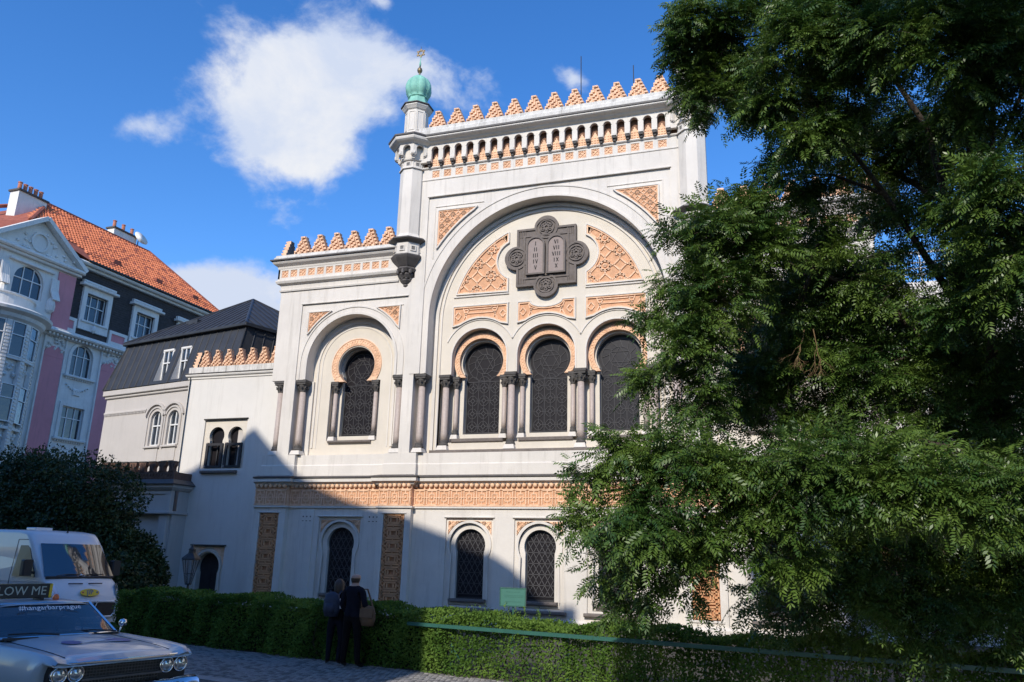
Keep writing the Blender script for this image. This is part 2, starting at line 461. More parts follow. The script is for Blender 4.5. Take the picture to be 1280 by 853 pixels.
# ---- columns
def column_mesh(shaft_h, r, name):
    """origin at the foot of the white plinth; returns plinth, shaft and capital meshes"""
    pl = MB().m('stucco'); pl.add([(-r * 1.7, -r * 1.7, 0), (r * 1.7, -r * 1.7, 0), (r * 1.7, r * 1.7, 0), (-r * 1.7, r * 1.7, 0),
        (-r * 1.3, -r * 1.3, .16), (r * 1.3, -r * 1.3, .16), (r * 1.3, r * 1.3, .16), (-r * 1.3, r * 1.3, .16)],
        [(0, 1, 5, 4), (1, 2, 6, 5), (2, 3, 7, 6), (3, 0, 4, 7), (4, 5, 6, 7)])
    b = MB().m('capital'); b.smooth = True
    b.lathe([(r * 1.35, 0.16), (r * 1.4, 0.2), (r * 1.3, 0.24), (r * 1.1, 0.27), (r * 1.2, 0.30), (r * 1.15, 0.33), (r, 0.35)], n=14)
    s = MB().m('shaft'); s.smooth = True
    s.lathe([(r * .99, 0.35), (r, 0.6), (r * .93, 0.35 + shaft_h)], n=16)
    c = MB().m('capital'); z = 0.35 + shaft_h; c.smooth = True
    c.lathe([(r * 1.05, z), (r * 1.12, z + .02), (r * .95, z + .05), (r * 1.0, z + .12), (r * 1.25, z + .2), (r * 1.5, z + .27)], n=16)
    c.smooth = False
    for k in range(8):
        t = 2 * PI * k / 8 + .2; 
        c.tube([(r * math.cos(t), r * math.sin(t), z + .06), (r * 1.35 * math.cos(t), r * 1.35 * math.sin(t), z + .17), (r * 1.65 * math.cos(t), r * 1.65 * math.sin(t), z + .2), (r * 1.55 * math.cos(t), r * 1.55 * math.sin(t), z + .13)], r * .22, 5)
    e = r * 1.55
    c.box(-e, e, -e, e, z + .27, z + .34); c.box(-e * 1.12, e * 1.12, -e * 1.12, e * 1.12, z + .34, z + .44)
    return pl.mesh('plinth'), b.mesh('base'), s.mesh('shaft'), c.mesh('capital')
COLS = {}
def column(root, x, y, z, top, r):
    k = (round(top - z, 2), r)
    if k not in COLS: COLS[k] = column_mesh(top - z - 0.44 - 0.35, r, 'column')
    pl, b, s, c = COLS[k]
    o = obj('column', s, root, (x, y, z))
    obj('plinth', pl, o); obj('base', b, o); obj('capital', c, o)
    return o
# ---- windows
def lattice_upper(mb, cx, z0, z1, hw, cz, r, y):
    t = 0.013; yy = (y - 0.02, y)
    ring = lambda x, z, a, n=12: [mb.bar(p, q, t, *yy) for p, q in zip(arc(x, z, a, 0, 360, n)[:-1], arc(x, z, a, 0, 360, n)[1:])]
    cw = 2 * hw / 3; rows = max(3, int(round((z1 - z0) / (cw * 1.25)))); rh = (z1 - z0) / rows
    for i in range(3):
        x = cx - hw + (i + .5) * cw
        for j in range(rows):
            z = z0 + (j + .5) * rh; a = cw * .42; c = cw * .2
            P = [(x + a * math.cos(PI / 8 + PI / 4 * k), z + min(a, rh * .46) * 1.05 * math.sin(PI / 8 + PI / 4 * k)) for k in range(8)]
            for k in range(8): mb.bar(P[k], P[(k + 1) % 8], t, *yy)
            Q = [(x + c, z), (x, z + c), (x - c, z), (x, z - c)]
            for k in range(4): mb.bar(Q[k], Q[(k + 1) % 4], t * 1.3, *yy)
            for sx, sz, f in ((1, 0, cw * .5), (-1, 0, cw * .5), (0, 1, rh * .5), (0, -1, rh * .5)): mb.bar((x + sx * c, z + sz * c), (x + sx * f, z + sz * f), t, *yy)
    for j in (0, rows): mb.bar((cx - hw, z0 + j * rh), (cx + hw, z0 + j * rh), t * 1.4, *yy)
    for i in (1, 2): mb.bar((cx - hw + i * cw, z0), (cx - hw + i * cw, z1), t, *yy)
    for i in range(3):
        A = arc(cx - hw + (i + .5) * cw, z1, cw * .46, 0, 180, 8)
        for p, q in zip(A[:-1], A[1:]): mb.bar(p, q, t, *yy)
    ring(cx, cz, r * .86, 24); ring(cx, cz, r * .5, 16)
    for tri in (90, 30):
        P = [(cx + r * .5 * math.cos(math.radians(tri + 120 * k)), cz + r * .5 * math.sin(math.radians(tri + 120 * k))) for k in range(3)]
        for k in range(3): mb.bar(P[k], P[(k + 1) % 3], t, *yy)
    for k in range(12):
        a = math.radians(15 + 30 * k); b = math.radians(30 * k + 30)
        mb.bar((cx + r * .5 * math.cos(a), cz + r * .5 * math.sin(a)), (cx + r * .86 * math.cos(b), cz + r * .86 * math.sin(b)), t, *yy)
def lattice_tri(mb, poly, y, g=0.19):
    xs = [p[0] for p in poly]; zs = [p[1] for p in poly]; x0, x1, z0, z1 = min(xs), max(xs), min(zs), max(zs)
    h = g * math.sqrt(3); t = 0.018
    k = z0 + .1
    while k < z1:
        for p, q in clip_seg((x0, k), (x1, k), poly): mb.bar(p, q, t, y - .02, y)
        k += h
    W = z1 - z0
    for s in (-1, 1):
        c = -W
        while c < (x1 - x0) + W:
            a = (x0 + c, z0 + .1) ; b = (x0 + c + s * W / math.sqrt(3) * 1.05, z0 + .1 + W * 1.05)
            for p, q in clip_seg(a, b, poly): mb.bar(p, q, t, y - .02, y)
            c += g * 1.0
def window(root, outline, y, kind, **kw):
    fr = MB().m('frame_dark'); fr.prism(outline, y - .05, y + .02, [shrink(outline, 0.045)])
    w = fr.build('window', root)
    g = MB().m('stained'); g.prism(outline, y, y + .02); g.build('pane', w)
    la = MB().m('lattice')
    if kind == 'upper': lattice_upper(la, y=y - .005, **kw)
    else: lattice_tri(la, shrink(outline, 0.045), y - .005, **kw)
    la.build('lattice', w)
    return w

def build_synagogue():
    R = wthing('synagogue', 'white and terracotta Moorish synagogue with stepped merlons and green onion domes', 'synagogue', (XC, 25.4, 0))
    # ------------------------------------------------ carcass behind the facade skins
    b = MB().m('stucco')
    b.box(-18.15, -12.4, 27.3, 40, 0, 13.1); b.box(-2.2, 3.55, 27.3, 40, 0, 13.1)
    b.box(-18.19, -18.12, 25.87, 27.3, 5.4, 8.5); b.box(-18.19, -18.12, 25.66, 27.3, 8.5, 13.2); b.box(-18.3, -18.12, 25.8, 27.4, 0, 5.39)
    b.box(3.48, 3.55, 25.87, 27.3, 5.4, 8.5); b.box(3.48, 3.55, 25.66, 27.3, 8.5, 13.2); b.box(3.48, 3.66, 25.8, 27.4, 0, 5.39)
    b.box(-12.45, -2.15, 27.3, 41, 0, 18.0)
    b.box(-12.45, -12.3, 25.7, 27.3, 13.0, 18.0); b.box(-2.3, -2.15, 25.7, 27.3, 13.0, 18.0)
    b.build('wall', R, label='plain rendered body wall behind the facade')
    rf = MB().m('lead_dark'); rf.box(-18.2, -12.5, 25.9, 40.2, 13.1, 13.2); rf.box(-2.1, 3.6, 25.9, 40.2, 13.1, 13.2); rf.box(-12.5, -2.1, 25.7, 41.2, 18.0, 18.1)
    rf.build('roof', R)

    # ------------------------------------------------ lower storey
    YW, YP = 25.58, 25.36
    piers = [(-18.35, -16.98), (-13.22, -11.95), (-2.69, -1.42), (2.34, 3.71)]
    bays = [(-16.98, -13.22), (-11.95, -2.69), (-1.42, 2.34)]
    wins = [-14.82, -9.84, -7.37, -4.90, 0.18]
    low = MB().m('stucco')
    def win_poly(c): return horseshoe(c, 2.44, 0.545, 0.50, 0.72)
    def arch_recess(c): return horseshoe(c, 2.46, 0.74, 0.70, 0.50)
    for x0, x1 in bays:
        ws = [c for c in wins if x0 < c < x1]
        low.prism(rect(x0, x1, 0, 3.68), YW, YW + .3, [rect(c - .86, c + .86, 0.36, 3.34) for c in ws])
    low.build('wall', R, label='smooth white ground floor wall between the piers')
    for c in wins:
        f = MB().m('stucco')
        y1 = YW + .07
        f.prism(rect(c - .86, c + .86, .36, 3.34), y1, y1 + .12, [arch_recess(c)])
        f.prism(horseshoe(c, 2.44, .72, .68, .52), y1 + .08, y1 + .3, [win_poly(c)])
        f.prism([(c - .72, .7)] + arc(c, 2.46, .80, 180 + 30, -30, 26) + [(c + .72, .7)] + [(c + .66, .7)] + arc(c, 2.46, .72, -30, 210, 26) + [(c - .66, .7)], y1 - .05, y1)
        f.bbox(c - .92, c + .92, YW - .05, YW + .05, 3.34, 3.40, .02)
        sfm = f.build('window_surround', R)
        for sd in (-1, 1):
            t = MB().m('terracotta')
            pts = [(c + sd * .78, 3.24)] + [(c + sd * .10, 3.24)] + [(c + sd * x, z) for x, z in [(0.86 * math.sin(math.radians(a)), 2.44 + .86 * math.cos(math.radians(a))) for a in (18, 30, 42, 54, 66)]]
            pts = [p for p in pts if abs(p[0] - c) <= .79]
            t.prism(pts, y1 - .03, y1 + .01)
            relief(t, pts, y1 - .03, star_segs(c - 1, c + 1, 2.3, 3.4, .16), .025, .02)
            t.build('spandrel', sfm)
        s = MB().m('emblem'); s.bbox(c - .95, c + .95, YW - .16, YW + .2, .33, .44, .03); s.bbox(c - .62, c + .62, YW + .0, YW + .35, .60, .72, .03)
        s.build('sill', sfm)
        window(R, win_poly(c), YW + .34, 'tri', g=0.20)
    # piers with tall lattice strips
    for x0, x1 in piers:
        p = MB().m('stucco'); xc = (x0 + x1) / 2
        hw = .41
        p.prism(rect(x0, x1, 0, 3.68), YP, YP + .45, [rect(xc - hw, xc + hw, .40, 3.46)])
        p.bbox(xc - .48, xc + .48, YP - .03, YP + .03, 3.46, 3.50, .01)
        p.bbox(xc - .52, xc + .52, YP - .04, YP + .03, .33, .40, .01)
        pr = p.build('pier', R)
        q = MB().m('terra_low_groove_shade'); y = YP + .08
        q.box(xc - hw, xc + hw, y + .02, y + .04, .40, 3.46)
        poly = rect(xc - hw, xc + hw, .40, 3.46)
        segs = []
        n = 7; ch = 3.06 / n
        for j in range(n):
            cz = .40 + (j + .5) * ch
            for hwx, hh in ((.36, .17), (.22, .10)):
                P = rect(xc - hwx, xc + hwx, cz - hh, cz + hh); segs += [(P[k], P[(k + 1) % 4]) for k in range(4)]
            segs += [((xc, cz - ch / 2), (xc, cz - .17)), ((xc, cz + .17), (xc, cz + ch / 2)), ((xc - .22, cz), (xc - hw, cz)), ((xc + .22, cz), (xc + hw, cz)),
                     ((xc - .3, cz - ch / 2), (xc - .3, cz - .1)), ((xc + .3, cz - ch / 2), (xc + .3, cz - .1)), ((xc - .3, cz + ch / 2), (xc - .3, cz + .1)), ((xc + .3, cz + ch / 2), (xc + .3, cz + .1)),
                     ((xc - .12, cz - .1), (xc - .12, cz + .1)), ((xc + .12, cz - .1), (xc + .12, cz + .1))]
        q.m('terracotta_low'); relief(q, poly, y + .02, segs, .05, .075)
        q.build('lattice_strip', pr)
    # little keyhole rows on the flat pilasters beside the wing windows
    for c in (-14.82, .18):
        for sd in (-1, 1):
            k = MB(); xx = c + sd * 1.35
            k.m('stucco').bbox(xx - .28, xx + .28, YW - .05, YW, 0, 3.6, .01)
            k.m('ink')  # shade of the holes painted as black blocks, nothing is cut
            for i in (-1, 0, 1): k.box(xx + i * .15 - .022, xx + i * .15 + .022, YW - .056, YW - .03, 3.32, 3.37); k.box(xx + i * .15 - .04, xx + i * .15 + .03, YW - .056, YW - .03, 3.18, 3.205)
            k.build('pilaster', R)
    # plinth
    path = [(-18.35, 27), (-18.35, YP)]
    path = [(-18.35, YP)]
    def zig():
        P = [(-18.35, YP)]
        for i, (x0, x1) in enumerate(piers):
            P += [(x1, YP)]
            if i < 3: P += [(x1, YW), (piers[i + 1][0], YW), (piers[i + 1][0], YP)]
        return P
    Z = zig()
    pb = MB().m('stucco'); pb.sweep(Z, [(0, -.1), (.10, -.1), (.10, .14), (.05, .2), (.0, .22)]); pb.build('plinth', R)
    # frieze tiles: one terracotta tile mesh repeated along the run
    def tile_mesh(w, h):
        t = MB().m('terra_groove_shade'); a = w / 2; c = h / 2
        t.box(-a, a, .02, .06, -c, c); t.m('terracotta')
        for k, (hw, hh) in enumerate(((.40, .40), (.20, .20))):
            P = rect(-w * hw, w * hw, -h * hh, h * hh)
            for i in range(4): t.bar(P[i], P[(i + 1) % 4], .035, -.012 + .01 * k, .02)
        for s in (-1, 1):
            t.bar((s * w * .40, 0), (s * a, 0), .04, -.01, .02); t.bar((0, s * h * .2), (0, s * h * .40), .04, -.006, .02)
            t.bar((s * w * .2, 0), (s * w * .40, 0), .03, -.006, .02); t.bar((-a, s * c * .92), (a, s * c * .92), .04, -.012, .02)
        t.box(-.03, .03, -.015, .02, -.03, .03)
        return t.mesh('frieze_tile')
    fh = .60
    TM = {}
    def run_tiles(x0, x1, y):
        n = max(1, int(round((x1 - x0) / .46))); w = (x1 - x0) / n; k = round(w, 3)
        if k not in TM: TM[k] = tile_mesh(w - .006, fh)
        for i in range(n): obj('frieze_tile', TM[k], R, (x0 + (i + .5) * w, y - .03, 3.72 + fh / 2))
    for x0, x1 in piers: run_tiles(x0, x1, YP - .02)
    for x0, x1 in bays: run_tiles(x0 + .0, x1 - .0, YW - .02)
    fb = MB().m('terracotta')
    fb.sweep(Z, [(0, 3.70), (.0, 4.42)]) 
    fb.build('frieze_ground', R)
    st = MB().m('stucco'); st.sweep(Z, [(-.02, 3.64), (.07, 3.66), (.07, 3.71), (.03, 3.722), (-.02, 3.722)]); st.build('string_course', R)
    bd = MB().m('terracotta'); bd.smooth = True
    def beads(x0, x1, y):
        n = int(round((x1 - x0) / .19)); w = (x1 - x0) / n
        for i in range(n):
            c = (x0 + (i + .5) * w, y - .07, 4.42)
            bd.lathe([(0.0, -.075), (.05, -.06), (.082, -.01), (.075, .05), (.05, .09)], c, 8)
    for x0, x1 in piers: beads(x0, x1, YP)
    for x0, x1 in bays: beads(x0, x1, YW)
    o = bd.build('bead_row', R, kind='stuff')
    # cornice between the storeys (dark lead capping above a white fascia)
    co = MB().m('stucco'); co.sweep(Z, [(0, 4.42), (.10, 4.47), (.12, 4.52), (.20, 4.56), (.24, 4.575), (.24, 4.68), (.22, 4.70), (0, 4.70)]); co.build('cornice', R)
    ca = MB().m('lead_dark'); ca.sweep(Z, [(.0, 4.702), (.27, 4.702), (.28, 4.72), (.28, 4.755), (.25, 4.765), (-.1, 4.84)]); ca.build('cornice_flashing', R)

    # ------------------------------------------------ base course of the upper storey
    YU = 25.50
    piersU = [(-18.25, -16.82), (-13.12, -11.88), (-2.76, -1.52), (2.18, 3.61)]
    P = [(-18.25, YU - .12)]
    for i, (x0, x1) in enumerate(piersU):
        P += [(x1, YU - .12)]
        if i < 3: P += [(x1, YU + .06), (piersU[i + 1][0], YU + .06), (piersU[i + 1][0], YU - .12)]
    bc = MB().m('stucco'); bc.sweep(P, [(0, 4.8), (0.03, 4.8), (.03, 5.18), (.0, 5.22), (0, 5.58), (-.75, 5.60)]); bc.build('base_course', R)

    # ------------------------------------------------ wings (west one in view, east one its mirror)
    for sgn in (1, -1):
        X = lambda x: x if sgn == 1 else 2 * XC - x
        def RX(x0, x1, z0, z1):
            a, b_ = sorted((X(x0), X(x1))); return rect(a, b_, z0, z1)
        def PX(poly): return [(X(x), z) for x, z in poly]
        cx = -14.85; yA, yB, yL1, yL2 = 25.40, 25.45, 25.95, 26.22
        w = MB().m('stucco')
        # solid strips between the nook shafts
        for x0, x1 in ((-17.64, -17.14), (-12.60, -12.17)):
            a, b_ = sorted((X(x0), X(x1))); w.box(a, b_, yA, 26.3, 5.58, 8.46)
        # back of the nooks
        a, b_ = sorted((X(-18.14), X(-16.6))); w.box(a, b_, 25.86, 26.2, 5.58, 8.46)
        a, b_ = sorted((X(-13.1), X(-12.35))); w.box(a, b_, 25.86, 26.2, 5.58, 8.46)
        # outer sheet
        w.prism(PX([(-18.2, 8.46), (-17.16, 8.46), (-17.16, 11.5), (-12.56, 11.5), (-12.56, 8.46), (-12.35, 8.46), (-12.35, 12.2), (-18.2, 12.2)]), yA, yA + .05)
        R2 = 1.87; cz = 9.08
        frame = [(-17.16, 8.46), (cx - R2, 8.46)] + arc(cx, cz, R2, 180, 0, 40) + [(cx + R2, 8.46), (-12.56, 8.46), (-12.56, 11.5), (-17.16, 11.5)]
        w.prism(PX(frame), yB, yL1)
        w.prism(RX(-18.2, -17.16, 8.46, 12.2), yA + .05, yA + .3); w.prism(RX(-12.56, -12.35, 8.46, 12.2), yA + .05, yA + .3)
        w.build('wall', R, label='smooth white render round the wing arch')
        # archivolt mouldings
        m_ = MB().m('stucco')
        for r0, r1, d in ((1.87, 1.96, .05), (2.16, 2.22, .03)):
            ring = [(cx - r1, 8.47)] + arc(cx, cz, r1, 180, 0, 40) + [(cx + r1, 8.47), (cx + r0, 8.47)] + arc(cx, cz, r0, 0, 180, 40) + [(cx - r0, 8.47)]
            m_.prism(PX(ring), yB - d, yB)
        fr = MB()
        m_.bbox(*sorted((X(-17.18), X(-12.54))), yA - .03, yA + .03, 11.5, 11.545, .01)
        for x0, x1 in ((-16.9, -15.93), (-13.68, -12.76)): m_.bbox(*sorted((X(x0), X(x1))), yB - .03, yB + .02, 11.17, 11.20, .008)
        m_.build('arch_moulding', R)
        # triangular terracotta spandrels
        for sd in (-1, 1):
            pts = [(cx + sd * 1.95, 11.14)] + [(cx + sd * 2.29 * math.sin(math.radians(a)), cz + 2.29 * math.cos(math.radians(a))) for a in (26, 32, 38, 44, 50, 54)]
            pts = [p for p in pts if abs(p[0] - cx) <= 1.96 and p[1] < 11.13]
            pts = [(cx + sd * 1.95, 11.14), (cx + sd * 1.02, 11.14)] + pts + [(cx + sd * 1.95, 10.32)]
            panel(R, PX(pts), yB - .048, star_segs(-20 if sgn == 1 else 0, -12 if sgn == 1 else 6, 10, 11.3, .20), .028, .025, .03, .03)
        # window field
        hole = [(cx - 1.06, 6.15), (cx - 1.06, 8.44), (cx - .60, 8.44)] + arc(cx, 9.02, .77, 229, -49, 32) + [(cx + .60, 8.44), (cx + 1.06, 8.44), (cx + 1.06, 6.15)]
        f = MB().m('stucco_cream')
        f.prism(PX([(cx - 1.9, 5.58), (cx + 1.9, 5.58)] + [(cx + 1.9, cz)] + arc(cx, cz, 1.9, 0, 180, 40) + [(cx - 1.9, cz)]), yL1, yL1 + .2, [PX(hole)])
        hp = horseshoe(cx, 9.0, .76, .69, 6.36)
        f.prism(PX(rect(cx - 1.2, cx + 1.2, 5.9, 9.9)), yL2, yL2 + .25, [PX(hp)])
        f.m('stucco')
        for r0, r1, d in ((1.62, 1.70, .04), (1.47, 1.52, .02)):
            ring = [(cx - r1, 5.9)] + arc(cx, cz, r1, 180, 0, 40) + [(cx + r1, 5.9), (cx + r0, 5.9)] + arc(cx, cz, r0, 0, 180, 40) + [(cx - r0, 5.9)]
            f.prism(PX(ring), yL1 - d, yL1)
        f.build('window_field', R)
        def ring_obj(cx_, cz_, r1, r0, y0, y1, fo):
            g = MB().m('terracotta')
            a1 = math.degrees(math.asin((cz_ - fo) / r1)) if cz_ - fo < r1 else 35; a0 = math.degrees(math.asin(min(1, (cz_ - fo) / r0)))
            poly = arc(cx_, cz_, r1, -a1, 180 + a1, 44) + arc(cx_, cz_, r0, 180 + a0, -a0, 44)
            g.prism(poly, y0 + .012, y1)
            rm = (r0 + r1) / 2
            nn = 34; A = [(-30 + 240 * k / nn) for k in range(nn + 1)]
            for k in range(nn):
                p = lambda rr, aa: (cx_ + rr * math.cos(math.radians(aa)), cz_ + rr * math.sin(math.radians(aa)))
                d = (r1 - r0) * .36
                g.bar(p(rm - d * (-1) ** k, A[k]), p(rm + d * (-1) ** k, A[k + 1]), .03, y0 - .008, y0 + .012)
                g.bar(p(rm + d * (-1) ** k, A[k]), p(rm - d * (-1) ** k, A[k + 1]), .03, y0 - .004, y0 + .012)
            for rr in (r1 - .02, r0 + .02):
                Q = arc(cx_, cz_, rr, -30, 210, 40)
                for p, q in zip(Q[:-1], Q[1:]): g.bar(p, q, .03, y0 - .01, y0 + .012)
            return g.build('arch_ring', R)
        ring_obj(X(cx), 9.05, 1.07, .78, yL1 - .03, yL1 + .2, 8.43)
        s = MB().m('emblem'); a, b_ = sorted((X(cx - .95), X(cx + .85))); s.bbox(a, b_, yL1 - .12, yL2 + .1, 6.06, 6.16, .03); s.build('sill', R)
        window(R, PX(hp), yL2 + .22, 'upper', cx=X(cx), z0=6.45, z1=8.35, hw=.65, cz=9.0, r=.72)
        for dx in (-.86, .86): column(R, X(cx + dx), yL1 + .10, 6.16, 8.44, .085)
        for x in (-17.86, -16.90, -12.80, -11.90): column(R, X(x), yA + .22, 5.60, 8.46, .125)
        # wing cornice with fretted squares, parapet and merlons
        xs = [X(-18.2), X(-13.0)] if sgn == 1 else [X(-13.0), X(-18.2)]
        Pth = ([(-18.2, 27.5), (-18.2, yA), (-13.0, yA)] if sgn == 1 else [(X(-13.0), yA), (X(-18.2), yA), (X(-18.2), 27.5)])
        c_ = MB().m('stucco')
        c_.sweep(Pth, [(0, 12.2), (.05, 12.100), (.07, 12.160), (.02, 12.180), (.04, 12.360), (.16, 12.420), (.20, 12.500), (.20, 12.540), (.14, 12.580), (.14, 12.620)])
        c_.sweep(Pth, [(.14, 13.020), (.16, 13.060), (.17, 13.120), (.30, 13.220), (.34, 13.280), (.34, 13.320), (.0, 13.320)])
        sqs = [-18.02 + .4035 * i for i in range(12)]
        c_.prism(RX(-18.34, -13.0, 12.620, 13.020), yA - .14, yA - .07, [RX(x - .15, x + .15, 12.670, 12.970) for x in sqs])
        c_.box(*sorted((X(-18.34), X(-18.26))), yA - .14, 27.5, 12.620, 13.020)
        c_.build('cornice', R)
        for x in sqs: obj('fretwork_square', ME_SQ, R, (X(x), yA - .12, 12.820))
        l_ = MB().m('lead_dark'); l_.sweep(Pth, [(0, 13.322), (.37, 13.322), (.41, 13.335), (.41, 13.385), (.37, 13.392), (0.0, 13.41)]); l_.build('cornice_flashing', R)
        p_ = MB().m('stone_white'); p_.sweep(Pth, [(.30, 13.365), (.30, 13.480), (.25, 13.540), (.25, 13.590), (-.2, 13.610)]); p_.build('parapet', R)
        for i in range(6): merlon(R, X(-17.42 + .763 * i) * .9933, yA - .22, 13.600)
        mr = merlon(R, X(-18.30), yA + .20, 13.600, 1.0, -PI / 2 if sgn == 1 else PI / 2)
        if sgn == -1:
            for i in range(3): pass

    # ------------------------------------------------ centre block
    yA, yB, yL1, yL2 = 25.38, 25.44, 25.97, 26.38
    zc = 10.56; RR = 4.37
    c0 = MB().m('stucco')
    c0.prism([(-12.35, 8.46), (XC - 4.62, 8.46), (XC - 4.62, 15.45), (XC + 4.62, 15.45), (XC + 4.62, 8.46), (-2.29, 8.46), (-2.29, 16.2), (-12.35, 16.2)], yA, yA + .06)
    c0.prism(rect(-12.35, XC - 4.62, 8.46, 16.2), yA + .06, yA + .4); c0.prism(rect(XC + 4.62, -2.29, 8.46, 16.2), yA + .06, yA + .4)
    c0.prism(rect(XC - 4.62, XC + 4.62, 15.45, 16.2), yA + .06, yA + .4)
    out = [(XC - 4.62, 8.46), (XC - RR, 8.46)] + arc(XC, zc, RR, 180, 0, 64) + [(XC + RR, 8.46), (XC + 4.62, 8.46), (XC + 4.62, 15.45), (XC - 4.62, 15.45)]
    c0.prism(out, yB, yL1 + .02)
    c0.box(-12.30, XC - 4.10, yL1 + .005, 26.3, 5.58, 8.46); c0.box(XC + 4.10, -2.34, yL1 + .005, 26.3, 5.58, 8.46)
    c0.build('wall', R, label='smooth white render round the great arch')
    mo = MB().m('stucco')
    def band(cx, cz, r0, r1, zb, y0, y1, mb=mo, n=64):
        mb.prism([(cx - r1, zb)] + arc(cx, cz, r1, 180, 0, n) + [(cx + r1, zb), (cx + r0, zb)] + arc(cx, cz, r0, 0, 180, n) + [(cx - r0, zb)], y0, y1)
    band(XC, zc, RR, RR + .07, 8.47, yB - .05, yB); band(XC, zc, RR + .40, RR + .46, 8.47, yB - .03, yB)
    mo.bbox(XC - 4.66, XC + 4.66, yA - .04, yA + .03, 15.45, 15.51, .012)
    for sd in (-1, 1):
        a, b_ = sorted((XC + sd * 4.32, XC + sd * 2.35)); mo.bbox(a, b_, yB - .03, yB + .02, 15.02, 15.06, .01)
        a, b_ = sorted((XC + sd * 4.36, XC + sd * 4.32)); mo.bbox(a, b_, yB - .025, yB + .02, 12.9, 15.06, .01)
    mo.build('arch_moulding', R)
    for sd in (-1, 1):
        r_ = 5.02
        pts = [(XC + sd * 4.17, 14.84), (XC + sd * 2.66, 14.84)] + [(XC + sd * r_ * math.sin(math.radians(a)), zc + r_ * math.cos(math.radians(a))) for a in (33, 37, 41, 45, 49, 53, 56)]
        pts = [p for p in pts if abs(p[0] - XC) < 4.165 and p[1] < 14.83] ; pts = [(XC + sd * 4.17, 14.84), (XC + sd * 2.66, 14.84)] + pts[2:] if pts[0][1] == 14.84 else [(XC + sd * 4.17, 14.84), (XC + sd * 2.66, 14.84)] + pts
        pts.append((XC + sd * 4.17, 13.36))
        panel(R, pts, yB - .058, star_segs(-13, -1.5, 13, 15, .22), .03, .028, .04, .03)
    # field within the great arch
    wc = [XC - 2.53, XC, XC + 2.53]; ra = 1.06; za = 9.14
    hole = [(XC - 4.1, 5.72)]
    hole += [(XC - 4.1, 8.45)]
    for c in wc:
        hole += [(c - ra, 8.45)] + arc(c, za, ra, 180, 0, 24) + [(c + ra, 8.45)]
    hole += [(XC + 4.1, 8.45), (XC + 4.1, 5.72)]
    f = MB().m('stucco_cream')
    f.prism([(XC - 4.40, 5.58), (XC + 4.40, 5.58), (XC + 4.40, zc)] + arc(XC, zc, 4.40, 0, 180, 64)[1:], yL1, yL1 + .28, [hole])
    for c in wc:
        hp = horseshoe(c, 9.0, .80, .69, 6.34)
        f.prism(rect(c - 1.26, c + 1.26, 5.6, 10.3), yL2, yL2 + .28, [hp])
    f.box(XC - 4.15, XC - 3.79, yL2, yL2 + .2, 5.6, 8.5); f.box(XC + 3.79, XC + 4.15, yL2, yL2 + .2, 5.6, 8.5)
    f.build('window_field', R)
    fm = MB().m('stucco')
    for r0, r1, d in ((4.18, 4.30, .07), (4.04, 4.10, .05)): band(XC, zc, r0, r1, 8.6, yL1 - d, yL1, fm)
    for sd in (-1, 1):
        for r0, r1, d in ((4.18, 4.30, .07), (4.04, 4.10, .05)):
            a, b_ = sorted((XC + sd * r0, XC + sd * r1)); fm.box(a, b_, yL1 - d, yL1, 5.6, 8.6)
    for c in wc:
        band(c, za, ra, ra + .05, 8.5, yL1 - .03, yL1, fm, 32); 
        A = arc(c, za, ra + .36, 155, 25, 24); B = arc(c, za, ra + .32, 25, 155, 24); fm.prism(A + B, yL1 - .035, yL1)
    fm.build('arch_moulding', R)
    for c in wc:
        hp = horseshoe(c, 9.0, .80, .69, 6.34)
        window(R, hp, yL2 + .26, 'upper', cx=c, z0=6.42, z1=8.32, hw=.65, cz=9.0, r=.76)
        g = MB().m('terracotta'); r1, r0 = ra - .005, .85
        a1 = math.degrees(math.asin(.60 / r1)); a0 = math.degrees(math.asin(.60 / r0)); cz_ = 9.03; y0, y1 = 26.22, yL2
        g.prism(arc(c, cz_, r1, -a1, 180 + a1, 44) + arc(c, cz_, r0, 180 + a0, -a0, 44), y0 + .012, y1)
        rm = (r0 + r1) / 2; nn = 34; A = [(-32 + 244 * k / nn) for k in range(nn + 1)]
        pp = lambda rr, aa: (c + rr * math.cos(math.radians(aa)), cz_ + rr * math.sin(math.radians(aa)))
        d = (r1 - r0) * .34
        for k in range(nn):
            g.bar(pp(rm - d, A[k]), pp(rm + d, A[k + 1]), .03, y0 - .008, y0 + .012); g.bar(pp(rm + d, A[k]), pp(rm - d, A[k + 1]), .03, y0 - .004, y0 + .012)
        for rr in (r1 - .02, r0 + .02):
            Q = arc(c, cz_, rr, -32, 212, 40)
            for p, q in zip(Q[:-1], Q[1:]): g.bar(p, q, .03, y0 - .01, y0 + .012)
        g.build('arch_ring', R)
        s = MB().m('emblem'); s.bbox(c - .98, c + .98, yL1 + .02, yL2 + .15, 6.0, 6.14, .03); s.build('sill', R)
        w2 = MB().m('stucco_cream'); w2.box(c - 1.2, c + 1.2, yL1 + .08, yL2 + .1, 5.7, 6.0); w2.build('window_apron', R)
        for dx in (-.93, .93): column(R, c + dx, 26.22, 6.14, 8.43, .085)
    for dx in (-3.79, -1.265, 1.265, 3.79): column(R, XC + dx, yL1 + .03, 5.72, 8.46, .125)
    lg = MB().m('emblem'); lg.bbox(XC - 4.25, XC + 4.25, yL1 - .22, yL1 + .3, 5.58, 5.71, .035); lg.build('ledge', R)

    # ------------------------------------------------ spandrel panels round the tablets
    ex, ez = XC, 12.76
    yp = yL1 - .058
    def concave(cx, cz, r, a0, a1, n=12): return arc(cx, cz, r, a0, a1, n)
    Ro = 3.62
